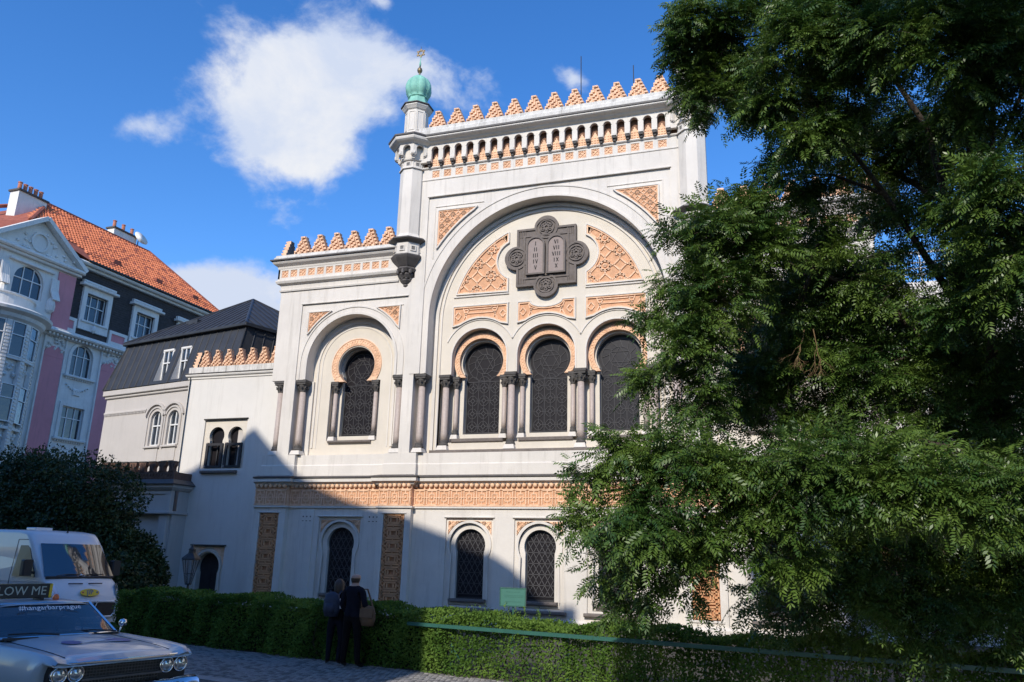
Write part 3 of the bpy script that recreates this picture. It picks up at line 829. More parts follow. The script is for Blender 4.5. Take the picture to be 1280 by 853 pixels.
    for sd in (-1, 1):
        # outer arc from foot to top, then down the inner side with a bite for the side lobe
        A = [(XC + sd * Ro * math.sin(math.radians(a)), zc + Ro * math.cos(math.radians(a))) for a in [25.0 + (73.6 - 25.0) * k / 18 for k in range(19)]][::-1]
        xin = XC + sd * 1.50
        lc = ex + sd * 1.13
        r_ = .82; dx = abs(xin - lc); dz = math.sqrt(r_ * r_ - dx * dx)
        a0 = math.degrees(math.atan2(dz, dx))
        B = [(lc + sd * r_ * math.cos(math.radians(a)), ez + r_ * math.sin(math.radians(a))) for a in [a0 - 2 * a0 * k / 14 for k in range(15)]]
        pts = A + [(xin, 13.84)] + B + [(xin, 11.56)]
        panel(R, pts, yp, star_segs(XC - 4.05, XC + 4.05, 11.4, 14.2, .54), .05, .04, .05, .045)
        m2 = MB().m('stucco'); m2.bbox(*sorted((xin - sd * .06, XC + sd * 3.62)), yL1 - .05, yL1 + .01, 11.44, 11.50, .012)
        m2.build('panel_moulding', R)
    # band panels above the three windows
    for i, c in enumerate(wc):
        x0, x1 = c - 1.05, c + 1.05; top = 11.06; botz = 10.34; rA = ra + .42
        a = math.degrees(math.asin(max(-1, min(1, (botz - za) / rA))))
        low_ = [(x0, botz)] + [p for p in arc(c, za, rA, 180 - a, a, 20) if x0 < p[0] < x1 and p[1] > botz] + [(x1, botz)]
        if i == 1:
            r_ = .80; lz = ez - 1.13 - .02
            dz = top - lz; dxx = math.sqrt(max(.01, r_ * r_ - dz * dz)); aa = math.degrees(math.atan2(dz, dxx))
            up = [(x1, top), (c + dxx + .1, top)] + arc(c, lz, r_, aa, -180 - aa, 14)[0:15]
            up = [(x1, top), (c + .62, top)] + [(c + .62 * math.cos(t), top - .24 * math.sin(t)) for t in [PI * k / 12 for k in range(1, 12)]] + [(c - .62, top), (x0, top)]
        else: up = [(x1, top), (x0, top)]
        pts = low_ + up
        segs = []
        for zz in (10.95, 10.80):
            segs.append(((c - .62, zz), (c + .62, zz)))
        for sx in (-1, 1):
            segs += [((c + sx * .70, 11.05), (c + sx * .40, 10.3)), ((c + sx * .40, 11.05), (c + sx * .80, 10.3))]
            q = (c + sx * .88, 10.72); segs += [((q[0] + .12, q[1]), (q[0], q[1] + .15)), ((q[0], q[1] + .15), (q[0] - .12, q[1])), ((q[0] - .12, q[1]), (q[0], q[1] - .15)), ((q[0], q[1] - .15), (q[0] + .12, q[1]))]
        panel(R, pts, yp, segs, .04, .035, .05, .045)
        m2 = MB().m('stucco'); m2.bbox(x0 - .06, x1 + .06, yL1 - .045, yL1 + .01, top + .03, top + .07, .012) if i != 1 else None
        if i != 1: m2.build('panel_moulding', R)

    # ------------------------------------------------ quatrefoil with the tablets of the law
    e = MB().m('emblem'); r_ = .46; s_ = 1.13
    def cross(sc, rr):
        a = math.degrees(math.asin(1)); S = s_ * sc; P = []
        for k in range(4):
            t = PI / 2 * k; cc, ss = math.cos(t), math.sin(t)
            loc = [(S, -S)] + [(S + rr * math.cos(math.radians(q)), rr * math.sin(math.radians(q))) for q in range(-90, 91, 12)]
            P += [(ex + x * cc - z * ss, ez + x * ss + z * cc) for x, z in loc]
        return P
    e.prism(cross(1, r_), yL1 - .12, yL1)
    e.prism(cross(1, r_), yL1 - .17, yL1 - .12, [cross(.93, r_ * .86)])
    e.prism(rect(ex - .86, ex + .86, ez - .86, ez + .86), yL1 - .155, yL1 - .12, [rect(ex - .80, ex + .80, ez - .80, ez + .80)])
    E_ = e.build('emblem', R, label='dark stone quatrefoil plaque with the two tablets')
    fl = MB().m('emblem')
    for k in range(4):
        t = PI / 2 * k; lx, lz = ex + 1.13 * math.cos(t), ez + 1.13 * math.sin(t)
        yy = yL1 - .12
        for r0, r1, d in ((.26, .30, .05), (.06, .10, .05)): fl.prism(arc(lx, lz, r1, 0, 360, 24)[:-1], yy - d, yy, [arc(lx, lz, r0, 0, 360, 24)[:-1]])
        for tr in (90, 30):
            Q = [(lx + .24 * math.cos(math.radians(tr + 120 * j)), lz + .24 * math.sin(math.radians(tr + 120 * j))) for j in range(3)]
            for j in range(3): fl.bar(Q[j], Q[(j + 1) % 3], .04, yy - .045, yy)
        fl.prism(arc(lx, lz, .44, 0, 360, 28)[:-1], yy - .04, yy, [arc(lx, lz, .37, 0, 360, 28)[:-1]])
    fl.build('rosette', E_)
    gs = MB().m('emblem')
    for sx in (-1, 1):
        for szz in (-1, 1):
            cx_, cz_ = ex + sx * .93, ez + szz * .93
            for i in range(5): gs.bar((cx_ - .13 + i * .065, cz_ - .14), (cx_ - .13 + i * .065, cz_ + .14), .022, yL1 - .15, yL1 - .12)
    gs.build('fluting', E_)
    nums = (['I', 'II', 'III', 'IV', 'V'], ['VI', 'VII', 'VIII', 'IX', 'X'])
    for k, sx in enumerate((-1, 1)):
        tx = ex + sx * .39
        tp = [(tx - .29, ez - .66), (tx + .29, ez - .66)] + arc(tx, ez + .42, .29, 0, 180, 16)
        tb = MB().m('tablet'); tb.prism(tp, yL1 - .20, yL1 - .1); T = tb.build('tablet', E_)
        fr_ = MB().m('emblem'); op = [(tx - .36, ez - .72), (tx + .36, ez - .72)] + arc(tx, ez + .42, .36, 0, 180, 16)
        fr_.prism(op, yL1 - .25, yL1 - .12, [tp]); fr_.build('tablet_frame', E_)
        iv = MB().m('ink')
        def glyph(ch, x, z, h):
            w = h * .5; y0, y1 = yL1 - .206, yL1 - .199; t_ = .032
            if ch == 'I': iv.bar((x, z), (x, z + h), t_, y0, y1); return .075
            if ch == 'V': iv.bar((x, z + h), (x + w * .5, z), t_, y0, y1); iv.bar((x + w, z + h), (x + w * .5, z), t_ * .7, y0, y1 - .001); return w + .05
            if ch == 'X': iv.bar((x, z + h), (x + w, z), t_, y0, y1); iv.bar((x + w, z + h), (x, z), t_ * .7, y0, y1 - .001); return w + .05
        for j, s in enumerate(nums[k]):
            h = .155; wtot = sum(.075 if ch == 'I' else h * .5 + .05 for ch in s) - .05
            x = tx - wtot / 2 + .01; z = ez + .42 - j * .235
            for ch in s: x += glyph(ch, x, z, h)
            if s not in ('I', 'V', 'X'): pass
        iv.build('numerals', E_)

    # ------------------------------------------------ top of the centre block
    p0 = .4865
    xs = [XC + (i - 9) * p0 for i in range(19)]
    yF = 25.40
    t1 = MB().m('stucco')
    xl, xr = -12.35, -2.29
    t1.box(xl, xr, yF, yF + .3, 16.2, 16.23)
    t1.bbox(xl, xr, yF - .05, yF + .1, 16.17, 16.24, .015)
    t1.prism(rect(xl, xr, 16.24, 16.66), yF - .03, yF + .05, [rect(x - .15, x + .15, 16.28, 16.58) for x in xs])
    t1.box(xl, xr, yF + .06, yF + .3, 16.24, 17.9)
    t1.bbox(xl, xr, yF - .10, yF + .1, 16.66, 16.74, .03)
    t1.build('frieze', R)
    for x in xs: obj('fretwork_square', ME_SQ, R, (x, yF - .01, 16.43))
    # arcade on corbels
    yR = yF - .22
    arches = [[(x - .145, 16.88)] + arc(x, 17.50, .145, 180, 0, 12) + [(x + .145, 16.88)] for x in xs]
    low_edge = [(xl, 17.02)]
    outl = [(xl, 16.88)]
    for x in xs: outl += [(x - .145, 16.88)] + arc(x, 17.37, .145, 180, 0, 12) + [(x + .145, 16.88)]
    outl += [(xr, 16.88), (xr, 17.62), (xl, 17.62)]
    a_ = MB().m('stucco'); a_.prism(outl, yR, yR + .14)
    for x in xs:
        B = arc(x, 17.37, .175, 180, 0, 12); C_ = arc(x, 17.37, .147, 0, 180, 12); a_.prism(B + C_, yR - .02, yR)
    a_.build('arcade', R)
    bk = MB().m('terra_shade'); bk.box(xl, xr, yF + .02, yF + .055, 16.74, 17.75); bk.build('arcade_shade_back', R)  # shade of the hollow behind the niches, painted as a dark plate
    nm = MB().m('terracotta'); hw = .17
    prof = [(hw, 0), (hw, .28), (hw * .7, .28), (hw * .7, .36), (hw * .4, .36), (hw * .4, .43), (0.03, .43), (.03, .50)]
    nm.prism([(-x, z) for x, z in prof[::-1]] + prof, 0.0, .08)
    for zz in (.06, .16, .26): 
        for xx in (-.1, 0, .1): nm.box(xx - .03, xx + .03, -.02, 0, zz, zz + .05)
    nme = nm.mesh('niche_merlon')
    cb = MB().m('stucco'); cb.box(-.085, .085, 0, .26, .16, .26); cb.m('capital').box(-.07, .07, .02, .26, .06, .16); cb.box(-.05, .05, .08, .26, -.03, .06)  # dark lower blocks carry weathering and underside shade in their colour
    cbe = cb.mesh('corbel')
    for x in xs: obj('niche_merlon', nme, R, (x, yF - .06, 16.72))
    for i in range(20): obj('corbel', cbe, R, (XC + (i - 9.5) * p0, yR - .04, 16.74))
    # main cornice, breaking forward over the corner turrets
    tl, tr = XC - 5.40, XC + 5.40; ty = 25.46
    def octa(cx, cy, ap):
        r = ap / math.cos(PI / 8); return [(cx + r * math.cos(PI / 8 + PI / 4 * k), cy + r * math.sin(PI / 8 + PI / 4 * k)) for k in range(8)]
    cor = [(.10, 17.56), (.12, 17.60), (.24, 17.65), (.26, 17.68), (.40, 17.74), (.44, 17.77), (.44, 17.82), (.0, 17.82)]
    k_ = MB().m('stucco'); k_.sweep([(xl - .1, yR + .12), (xr + .1, yR + .12)], cor); k_.build('cornice', R)
    l_ = MB().m('lead_dark'); l_.sweep([(xl - .1, yR + .12), (xr + .1, yR + .12)], [(.43, 17.823), (.47, 17.823), (.475, 17.84), (.475, 17.90), (.45, 17.91), (0, 17.97)]); l_.build('cornice_flashing', R)
    pa = MB().m('stone_white'); pa.sweep([(xl, yR + .12), (xr, yR + .12)], [(.38, 17.90), (.38, 18.10), (.33, 18.16), (.33, 18.28), (-.25, 18.30)]); pa.build('parapet', R)
    for i in range(12): merlon(R, (XC + (i - 5.5) * .7945) * .9925, yR - .18, 18.29, 1.0, 0, .93)
    # side cornices of the tall block
    sc = MB().m('stucco'); sc.sweep([(-2.15, 25.9), (-2.15, 41)], [(0, 17.55), (.1, 17.6), (.22, 17.8), (.22, 17.95), (0, 17.95)]); sc.sweep([(-12.45, 41), (-12.45, 25.9)], [(0, 17.55), (.1, 17.6), (.22, 17.8), (.22, 17.95), (0, 17.95)]); sc.build('side_cornice', R)

    # ------------------------------------------------ corner turrets
    for tx, nm_ in ((tl, 'west'), (tr, 'east')):
        o8 = octa(tx, ty, .46)
        s = MB().m('stucco')
        def ring8(prof, mb=s, base=o8): mb.sweep(base, prof, closed=True)
        ring8([(0, 13.75), (0, 16.95)])
        ring8([(.05, 16.62), (.06, 16.64), (.05, 16.68), (0, 16.70)])
        # console body
        ring8([(.0, 13.90), (.05, 13.80), (.12, 13.72), (.14, 13.66)])
        ring8([(.07, 13.05), (.07, 13.50)])
        TU = s.build('turret', R)
        d = MB().m('lead_dark'); ring8([(.07, 13.50), (.16, 13.58), (.27, 13.62), (.27, 13.67), (.14, 13.72)], d)
        ring8([(-.46, 12.60), (-.1, 12.62), (.0, 12.76), (.10, 12.90), (.14, 12.98), (.14, 13.03), (.07, 13.05)], d)
        d.build('console_moulding', TU)
        pt = MB().m('lead_dark')
        for r0, z0, r1, z1 in ((.42, 12.60, .36, 12.40), (.33, 12.38, .26, 12.18), (.23, 12.16, .14, 11.98), (.12, 11.96, .03, 11.82)):
            pt.lathe([(r1, z1), (r0 * 1.05, z1 + (z0 - z1) * .6), (r0 * .92, z0)], (tx, ty, 0), 8, PI / 8)
        for k in range(8):
            t = PI / 4 * k
            pt.lathe([(.0, -.12), (.06, -.08), (.07, .02), (.03, .10)], (tx + .36 * math.cos(t), ty + .36 * math.sin(t), 12.42), 6)
            pt.lathe([(.0, -.10), (.045, -.06), (.05, .02), (.02, .07)], (tx + .22 * math.cos(t + .4), ty + .22 * math.sin(t + .4), 12.20), 6)
        pt.lathe([(0, 11.74), (.04, 11.78), (.02, 11.84)], (tx, ty, 0), 8); pt.build('pendant', TU)
        # square lights on console and head, sunk look painted as a dark flush plate
        for zc_, ap in ((13.28, .535), (16.80, .465)):
            for k in range(8):
                n_ = MB().m('stone_dark_back'); t = PI / 4 * k; Mx = Matrix.Translation((tx + ap * math.cos(t), ty + ap * math.sin(t), zc_)) @ Matrix.Rotation(t, 4, 'Z')
                n_.box(-.01, .012, -.07, .07, -.07, .07, Mx); n_.m('stucco')
                t = PI / 4 * k; Mx = Matrix.Translation((tx + ap * math.cos(t), ty + ap * math.sin(t), zc_)) @ Matrix.Rotation(t, 4, 'Z')
                for (a, b_, c_, d_) in ((-.11, -.07, -.11, .11), (.07, .11, -.11, .11), (-.07, .07, .07, .11), (-.07, .07, -.11, -.07)): n_.box(-.01, .03, a, b_, c_, d_, Mx)
                n_.build('square_light', TU)
        h = MB().m('stucco'); ring8([(0, 16.93), (.07, 16.96), (.09, 17.0), (.05, 17.04)], h)
        # flared head carried on little arches
        ring8([(.02, 17.02), (.03, 17.10), (.02, 17.7)], h)
        for k in range(8):
            t = PI / 4 * k + PI / 8; r = .50
            for q, (rr, zz, sz) in enumerate(((.56, 17.05, .06), (.62, 17.13, .07), (.69, 17.21, .075))):
                h.box(-sz, sz, -sz, sz, -.05, .06, Matrix.Translation((tx + rr * math.cos(t), ty + rr * math.sin(t), zz)) @ Matrix.Rotation(t, 4, 'Z'))
        R8 = octa(tx, ty, .70)
        for k in range(8):
            a = Vector(R8[k]); b_ = Vector(R8[(k + 1) % 8]); w_ = (b_ - a).length; mid = (a + b_) / 2; t = math.atan2(mid.y - ty, mid.x - tx)
            Mx = Matrix.Translation((mid.x, mid.y, 0)) @ Matrix.Rotation(t + PI / 2, 4, 'Z')
            face = [(-w_ / 2, 17.12), (-.16, 17.12)] + arc(0, 17.38, .16, 180, 0, 10) + [(.16, 17.12), (w_ / 2, 17.12), (w_ / 2, 17.62), (-w_ / 2, 17.62)]
            tmp = MB().m('stucco'); tmp.prism(face, 0, .12)
            h.add([Mx @ Vector(v) for v in tmp.v], tmp.f)
        b8 = octa(tx, ty, .66)
        h.sweep(b8, [(.06, 17.56), (.10, 17.60), (.20, 17.65), (.26, 17.70), (.28, 17.76), (.28, 17.82), (-.5, 17.82)], closed=True)
        h.build('turret_head', TU)
        l8 = MB().m('lead_dark'); l8.sweep(b8, [(.27, 17.825), (.31, 17.825), (.32, 17.845), (.32, 17.90), (.28, 17.91), (-.3, 18.0)], closed=True); l8.build('cornice_flashing', TU)
        dr = MB().m('stucco'); n8 = octa(tx, ty, .43)
        dr.sweep(n8, [(.06, 17.93), (.06, 18.20), (0, 18.24), (0, 19.26), (.05, 19.30), (.10, 19.37), (.14, 19.42), (.14, 19.46), (-.3, 19.46)], closed=True)
        for k in range(8):
            t = PI / 4 * k; Mx = Matrix.Translation((tx + .43 * math.cos(t), ty + .43 * math.sin(t), 18.76)) @ Matrix.Rotation(t, 4, 'Z')
            for (a, b_, c_, d_) in ((-.13, -.11, -.42, .42), (.11, .13, -.42, .42), (-.11, .11, .40, .42), (-.11, .11, -.42, -.40)): dr.box(-.01, .02, a, b_, c_, d_, Mx)
        dr.build('drum', TU)
        l8 = MB().m('lead_dark'); l8.sweep(n8, [(0, 19.462), (.15, 19.462), (.19, 19.485), (.19, 19.52), (-.1, 19.57)], closed=True); l8.build('drum_flashing', TU)
        dm = MB().m('copper')
        dm.sweep(octa(tx, ty, .36), [(.12, 19.54), (.07, 19.64), (.02, 19.80), (.0, 19.92), (.03, 19.95), (-.02, 19.98)], closed=True)
        dm.smooth = True
        prof = [(.37, 19.94), (.40, 19.98), (.38, 20.02), (.44, 20.10), (.50, 20.24), (.525, 20.39), (.51, 20.54), (.46, 20.69), (.38, 20.82), (.27, 20.92), (.15, 20.99), (.06, 21.04), (.03, 21.10)]
        dm.lathe(prof, (tx, ty, 0), 64, PI / 8, lobes=8, lob=.10)
        DM = dm.build('onion_dome', TU, label='ribbed green copper onion dome')
        rb = MB().m('copper')
        for k in range(8):
            t = PI / 8 + PI / 4 * k
            rb.tube([(tx + r * .955 * math.cos(t), ty + r * .955 * math.sin(t), z) for r, z in prof[2:]], .014, 5)
        rb.build('rib', DM)
        fi = MB().m('gilt'); fi.smooth = True
        fi.lathe([(.03, 21.09), (.04, 21.14), (.03, 21.18), (.09, 21.24), (.11, 21.32), (.09, 21.40), (.03, 21.46), (.025, 21.50)], (tx, ty, 0), 12)
        fi.m('copper').lathe([(.035, 21.50), (.045, 21.64), (.02, 21.74), (.014, 22.04)], (tx, ty, 0), 8)
        fi.smooth = False; fi.m('gilt')
        for tri in (90, -90):
            Q = [(tx + .20 * math.cos(math.radians(tri + 120 * j)), 22.14 + .20 * math.sin(math.radians(tri + 120 * j))) for j in range(3)]
            for j in range(3): fi.bar(Q[j], Q[(j + 1) % 3], .035, ty - .015, ty + .015)
        fi.tube([(tx, ty, 22.04), (tx, ty, 22.46)], .008, 4)
        fi.build('finial', TU)
    # lightning rods behind the merlons
    for x, h in ((-6.1, 21.2), (-4.05, 20.4)):
        lr = MB().m('frame_dark'); lr.tube([(x, 26.2, 18.3), (x, 26.2, h)], .018, 5); lr.build('lightning_rod', R)
    # short brick-white stub at the wing corner and a downpipe
    st = MB().m('stucco'); st.box(-18.55, -18.2, 26.0, 26.8, 10.6, 11.9); st.m('lead_dark').box(-18.6, -18.2, 25.97, 26.83, 11.9, 11.95); st.build('chimney_stub', R)
    return R
SYN = build_synagogue()
# ================================================================== materials of the surroundings
M['asphalt'] = mat('asphalt', (0.055, 0.055, 0.057), 0.9, 0.2, 1.2, 0.6, 90, fine=0.2)
M['cobble'] = mat('granite_sett', (0.24, 0.225, 0.21), 0.85, 0.3, 9.0, 0.6, 60, fine=0.15)
M['cobble_d'] = mat('dark_granite_sett', (0.13, 0.125, 0.12), 0.85, 0.3, 9.0, 0.6, 60, fine=0.15)
M['joint'] = mat('sandy_joints', (0.12, 0.105, 0.085), 0.95, 0.3, 6.0, 0.5, 60)
M['kerb'] = mat('granite_kerb', (0.27, 0.26, 0.25), 0.85, 0.15, 5.0, 0.5, 60, fine=0.12)
M['render_white'] = mat('annex_render', (0.66, 0.625, 0.57), 0.9, 0.05, 0.6, 0.3, 20, streak=0.3, streak_col=(0.38, 0.34, 0.29), fine=0.03)
M['render_grey'] = mat('warm_grey_render', (0.50, 0.46, 0.42), 0.9, 0.05, 0.8, 0.3, 20, streak=0.25, streak_col=(0.28, 0.25, 0.22), fine=0.03)
M['seam_metal'] = mat('black_seam_metal', (0.035, 0.036, 0.039), 0.5, 0.25, 1.6, 0.1, 10, spec=0.4)
M['paintwhite'] = mat('white_window_frame', (0.72, 0.71, 0.68), 0.5, 0.05, 3)
M['pink'] = mat('rose_render', (0.62, 0.25, 0.27), 0.9, 0.08, 0.8, 0.25, 18, streak=0.3, streak_col=(0.30, 0.15, 0.17), fine=0.03)
M['housewhite'] = mat('old_white_stucco', (0.72, 0.69, 0.64), 0.9, 0.10, 1.2, 0.6, 9, streak=0.45, streak_col=(0.30, 0.28, 0.25), fine=0.05)
M['slate'] = mat('dark_slate_shingle', (0.045, 0.038, 0.038), 0.8, 0.4, 6)
M['tile'] = mat('red_roof_tile', (0.56, 0.155, 0.065), 0.85, 0.22, 1.3, 0.4, 20, col2=(0.62, 0.20, 0.09), fine=0.12)
M['tile_d'] = mat('weathered_roof_tile', (0.30, 0.085, 0.05), 0.85, 0.25, 2.0, 0.3, 20, fine=0.1)
M['pot'] = mat('chimney_pot_clay', (0.42, 0.16, 0.10), 0.85, 0.2, 5)
M['wood_dark'] = mat('dark_painted_wood', (0.02, 0.018, 0.02), 0.6, 0.3, 5, 0.2, 30)
M['green_metal'] = mat('green_painted_steel', (0.028, 0.105, 0.08), 0.45, 0.12, 6, 0.1, 50)
M['iron'] = mat('black_cast_iron', (0.02, 0.022, 0.022), 0.5, 0.2, 10, 0.2, 50)
M['bark'] = mat('grey_brown_bark', (0.06, 0.045, 0.033), 0.95, 0.3, 5, 0.9, 30, fine=0.2, bdist=0.03)
M['twig'] = mat('pale_dead_twig', (0.20, 0.13, 0.065), 0.9, 0.2, 9)
def leaf_mat(name, c1, c2, rough=0.45, trans=0.35, gloss=0.5):
    m, t, b = new_mat(name); N = t.nodes; L = t.links
    g = N.new('ShaderNodeNewGeometry'); n = N.new('ShaderNodeTexNoise'); n.inputs['Scale'].default_value = 1.3; n.inputs['Detail'].default_value = 4
    L.new(g.outputs['Position'], n.inputs['Vector'])
    r = N.new('ShaderNodeMapRange'); r.inputs['From Min'].default_value = .35; r.inputs['From Max'].default_value = .65
    a = N.new('ShaderNodeMath'); a.operation = 'ADD'
    L.new(n.outputs['Fac'], r.inputs['Value'])
    q = N.new('ShaderNodeMath'); q.operation = 'MULTIPLY_ADD'; q.inputs[1].default_value = .7; q.inputs[2].default_value = -.35
    L.new(g.outputs['Random Per Island'], q.inputs[0]); L.new(r.outputs[0], a.inputs[0]); L.new(q.outputs[0], a.inputs[1]); a.use_clamp = True
    mx = N.new('ShaderNodeMix'); mx.data_type = 'RGBA'; mx.inputs['A'].default_value = c1 + (1,); mx.inputs['B'].default_value = c2 + (1,)
    L.new(a.outputs[0], mx.inputs['Factor']); L.new(mx.outputs['Result'], b.inputs['Base Color'])
    b.inputs['Roughness'].default_value = rough; b.inputs['Specular IOR Level'].default_value = gloss
    tr = N.new('ShaderNodeBsdfTranslucent'); L.new(mx.outputs['Result'], tr.inputs['Color'])
    ms = N.new('ShaderNodeMixShader'); ms.inputs[0].default_value = trans
    L.new(b.outputs[0], ms.inputs[1]); L.new(tr.outputs[0], ms.inputs[2]); L.new(ms.outputs[0], t.nodes['Material Output'].inputs[0])
    return m
M['leaf'] = leaf_mat('pinnate_leaf', (0.030, 0.078, 0.014), (0.125, 0.20, 0.034), 0.42, 0.28, 0.55)
M['leaf_hedge'] = leaf_mat('privet_leaf', (0.055, 0.12, 0.018), (0.14, 0.23, 0.04), 0.6, 0.3, 0.15)
M['leaf_dark'] = leaf_mat('dark_shrub_leaf', (0.02, 0.042, 0.014), (0.045, 0.075, 0.02), 0.5, 0.2, 0.35)

# ================================================================== ground
SD = Vector((0.9755, -0.2199)); SN = Vector((0.2199, 0.9755))     # street direction, and across it towards the synagogue
def street(s, n, z=0.0): p = SD * s + SN * n; return (p.x, p.y, z)
g = MB().m('ground'); g.add([(-900, -900, -.15), (900, -900, -.15), (900, 900, -.15), (-900, 900, -.15)], [(0, 1, 2, 3)]); g.build('ground', kind='structure')
N_K = 9.62      # kerb line, metres across from the camera's line
N_H = 12.52     # foot of the hedge
rd = MB().m('asphalt'); rd.add([street(-120, -3.2, -.12), street(120, -3.2, -.12), street(120, N_K, -.12), street(-120, N_K, -.12)], [(0, 1, 2, 3)])
rd.add([street(-120, N_K, -.12), street(-19, N_K, -.12), street(-19, N_H + 2.0, -.12), street(-120, N_H + 2.0, -.12)], [(0, 1, 2, 3)])
rd.build('road', kind='structure')
kb = MB().m('kerb')
def prism_street(mb, s0, s1, n0, n1, z0, z1):
    v = [street(s, n, z) for z in (z0, z1) for n in (n0, n1) for s in (s0, s1)]
    mb.add(v, [(0, 2, 3, 1), (4, 5, 7, 6), (0, 1, 5, 4), (2, 6, 7, 3), (0, 4, 6, 2), (1, 3, 7, 5)])
kerb_root = MB().m('joint'); prism_street(kerb_root, -18.8, 60, N_K + .14, N_H + .35, -.14, -.012)
PAVE = kerb_root.build('pavement', kind='structure')
kbm = MB().m('kerb'); prism_street(kbm, 0, .99, N_K - .14, N_K + .14, -.14, .0)
kme = kbm.mesh('kerbstone')
for i in range(27):
    s = -19.0 + i * 1.0
    o = obj('kerbstone', kme, PAVE, (SD.x * s, SD.y * s, rnd.uniform(-.004, .002)))
kb2 = MB().m('kerb'); prism_street(kb2, -19.1, -18.8, N_K + .14, N_H + .3, -.14, 0); kb2.build('kerbstone', PAVE)
# small granite setts, laid in slightly wavering rows
st = MB()
for j in range(27):
    n = N_K + .2 + j * .105
    for i in range(178):
        s = -18.7 + i * .112 + (j % 2) * .056
        st.m('cobble' if rnd.random() < .72 else 'cobble_d')
        ds = rnd.uniform(-.008, .008); dn = .022 * math.sin(s * 1.9) + rnd.uniform(-.006, .006)
        a = .046 + rnd.uniform(-.004, .005); b = .044 + rnd.uniform(-.004, .005); z = rnd.uniform(-.004, .003)
        c = (s + ds, n + dn)
        v = [street(c[0] - a, c[1] - b, -.012), street(c[0] + a, c[1] - b, -.012), street(c[0] + a, c[1] + b, -.012), street(c[0] - a, c[1] + b, -.012),
             street(c[0] - a * .78, c[1] - b * .78, z), street(c[0] + a * .78, c[1] - b * .78, z), street(c[0] + a * .78, c[1] + b * .78, z), street(c[0] - a * .78, c[1] + b * .78, z)]
        st.add(v, [(4, 5, 6, 7), (0, 1, 5, 4), (1, 2, 6, 5), (2, 3, 7, 6), (3, 0, 4, 7)])
st.build('sett', PAVE, kind='stuff')
lw = MB().m('ground'); prism_street(lw, -40, 60, N_H + .1, 40, -.14, -.02); lw.build('garden_soil', kind='structure')
far = MB().m('kerb'); prism_street(far, -60, 60, -6.5, -3.2, -.14, 0.0); far.build('near_pavement', kind='structure')

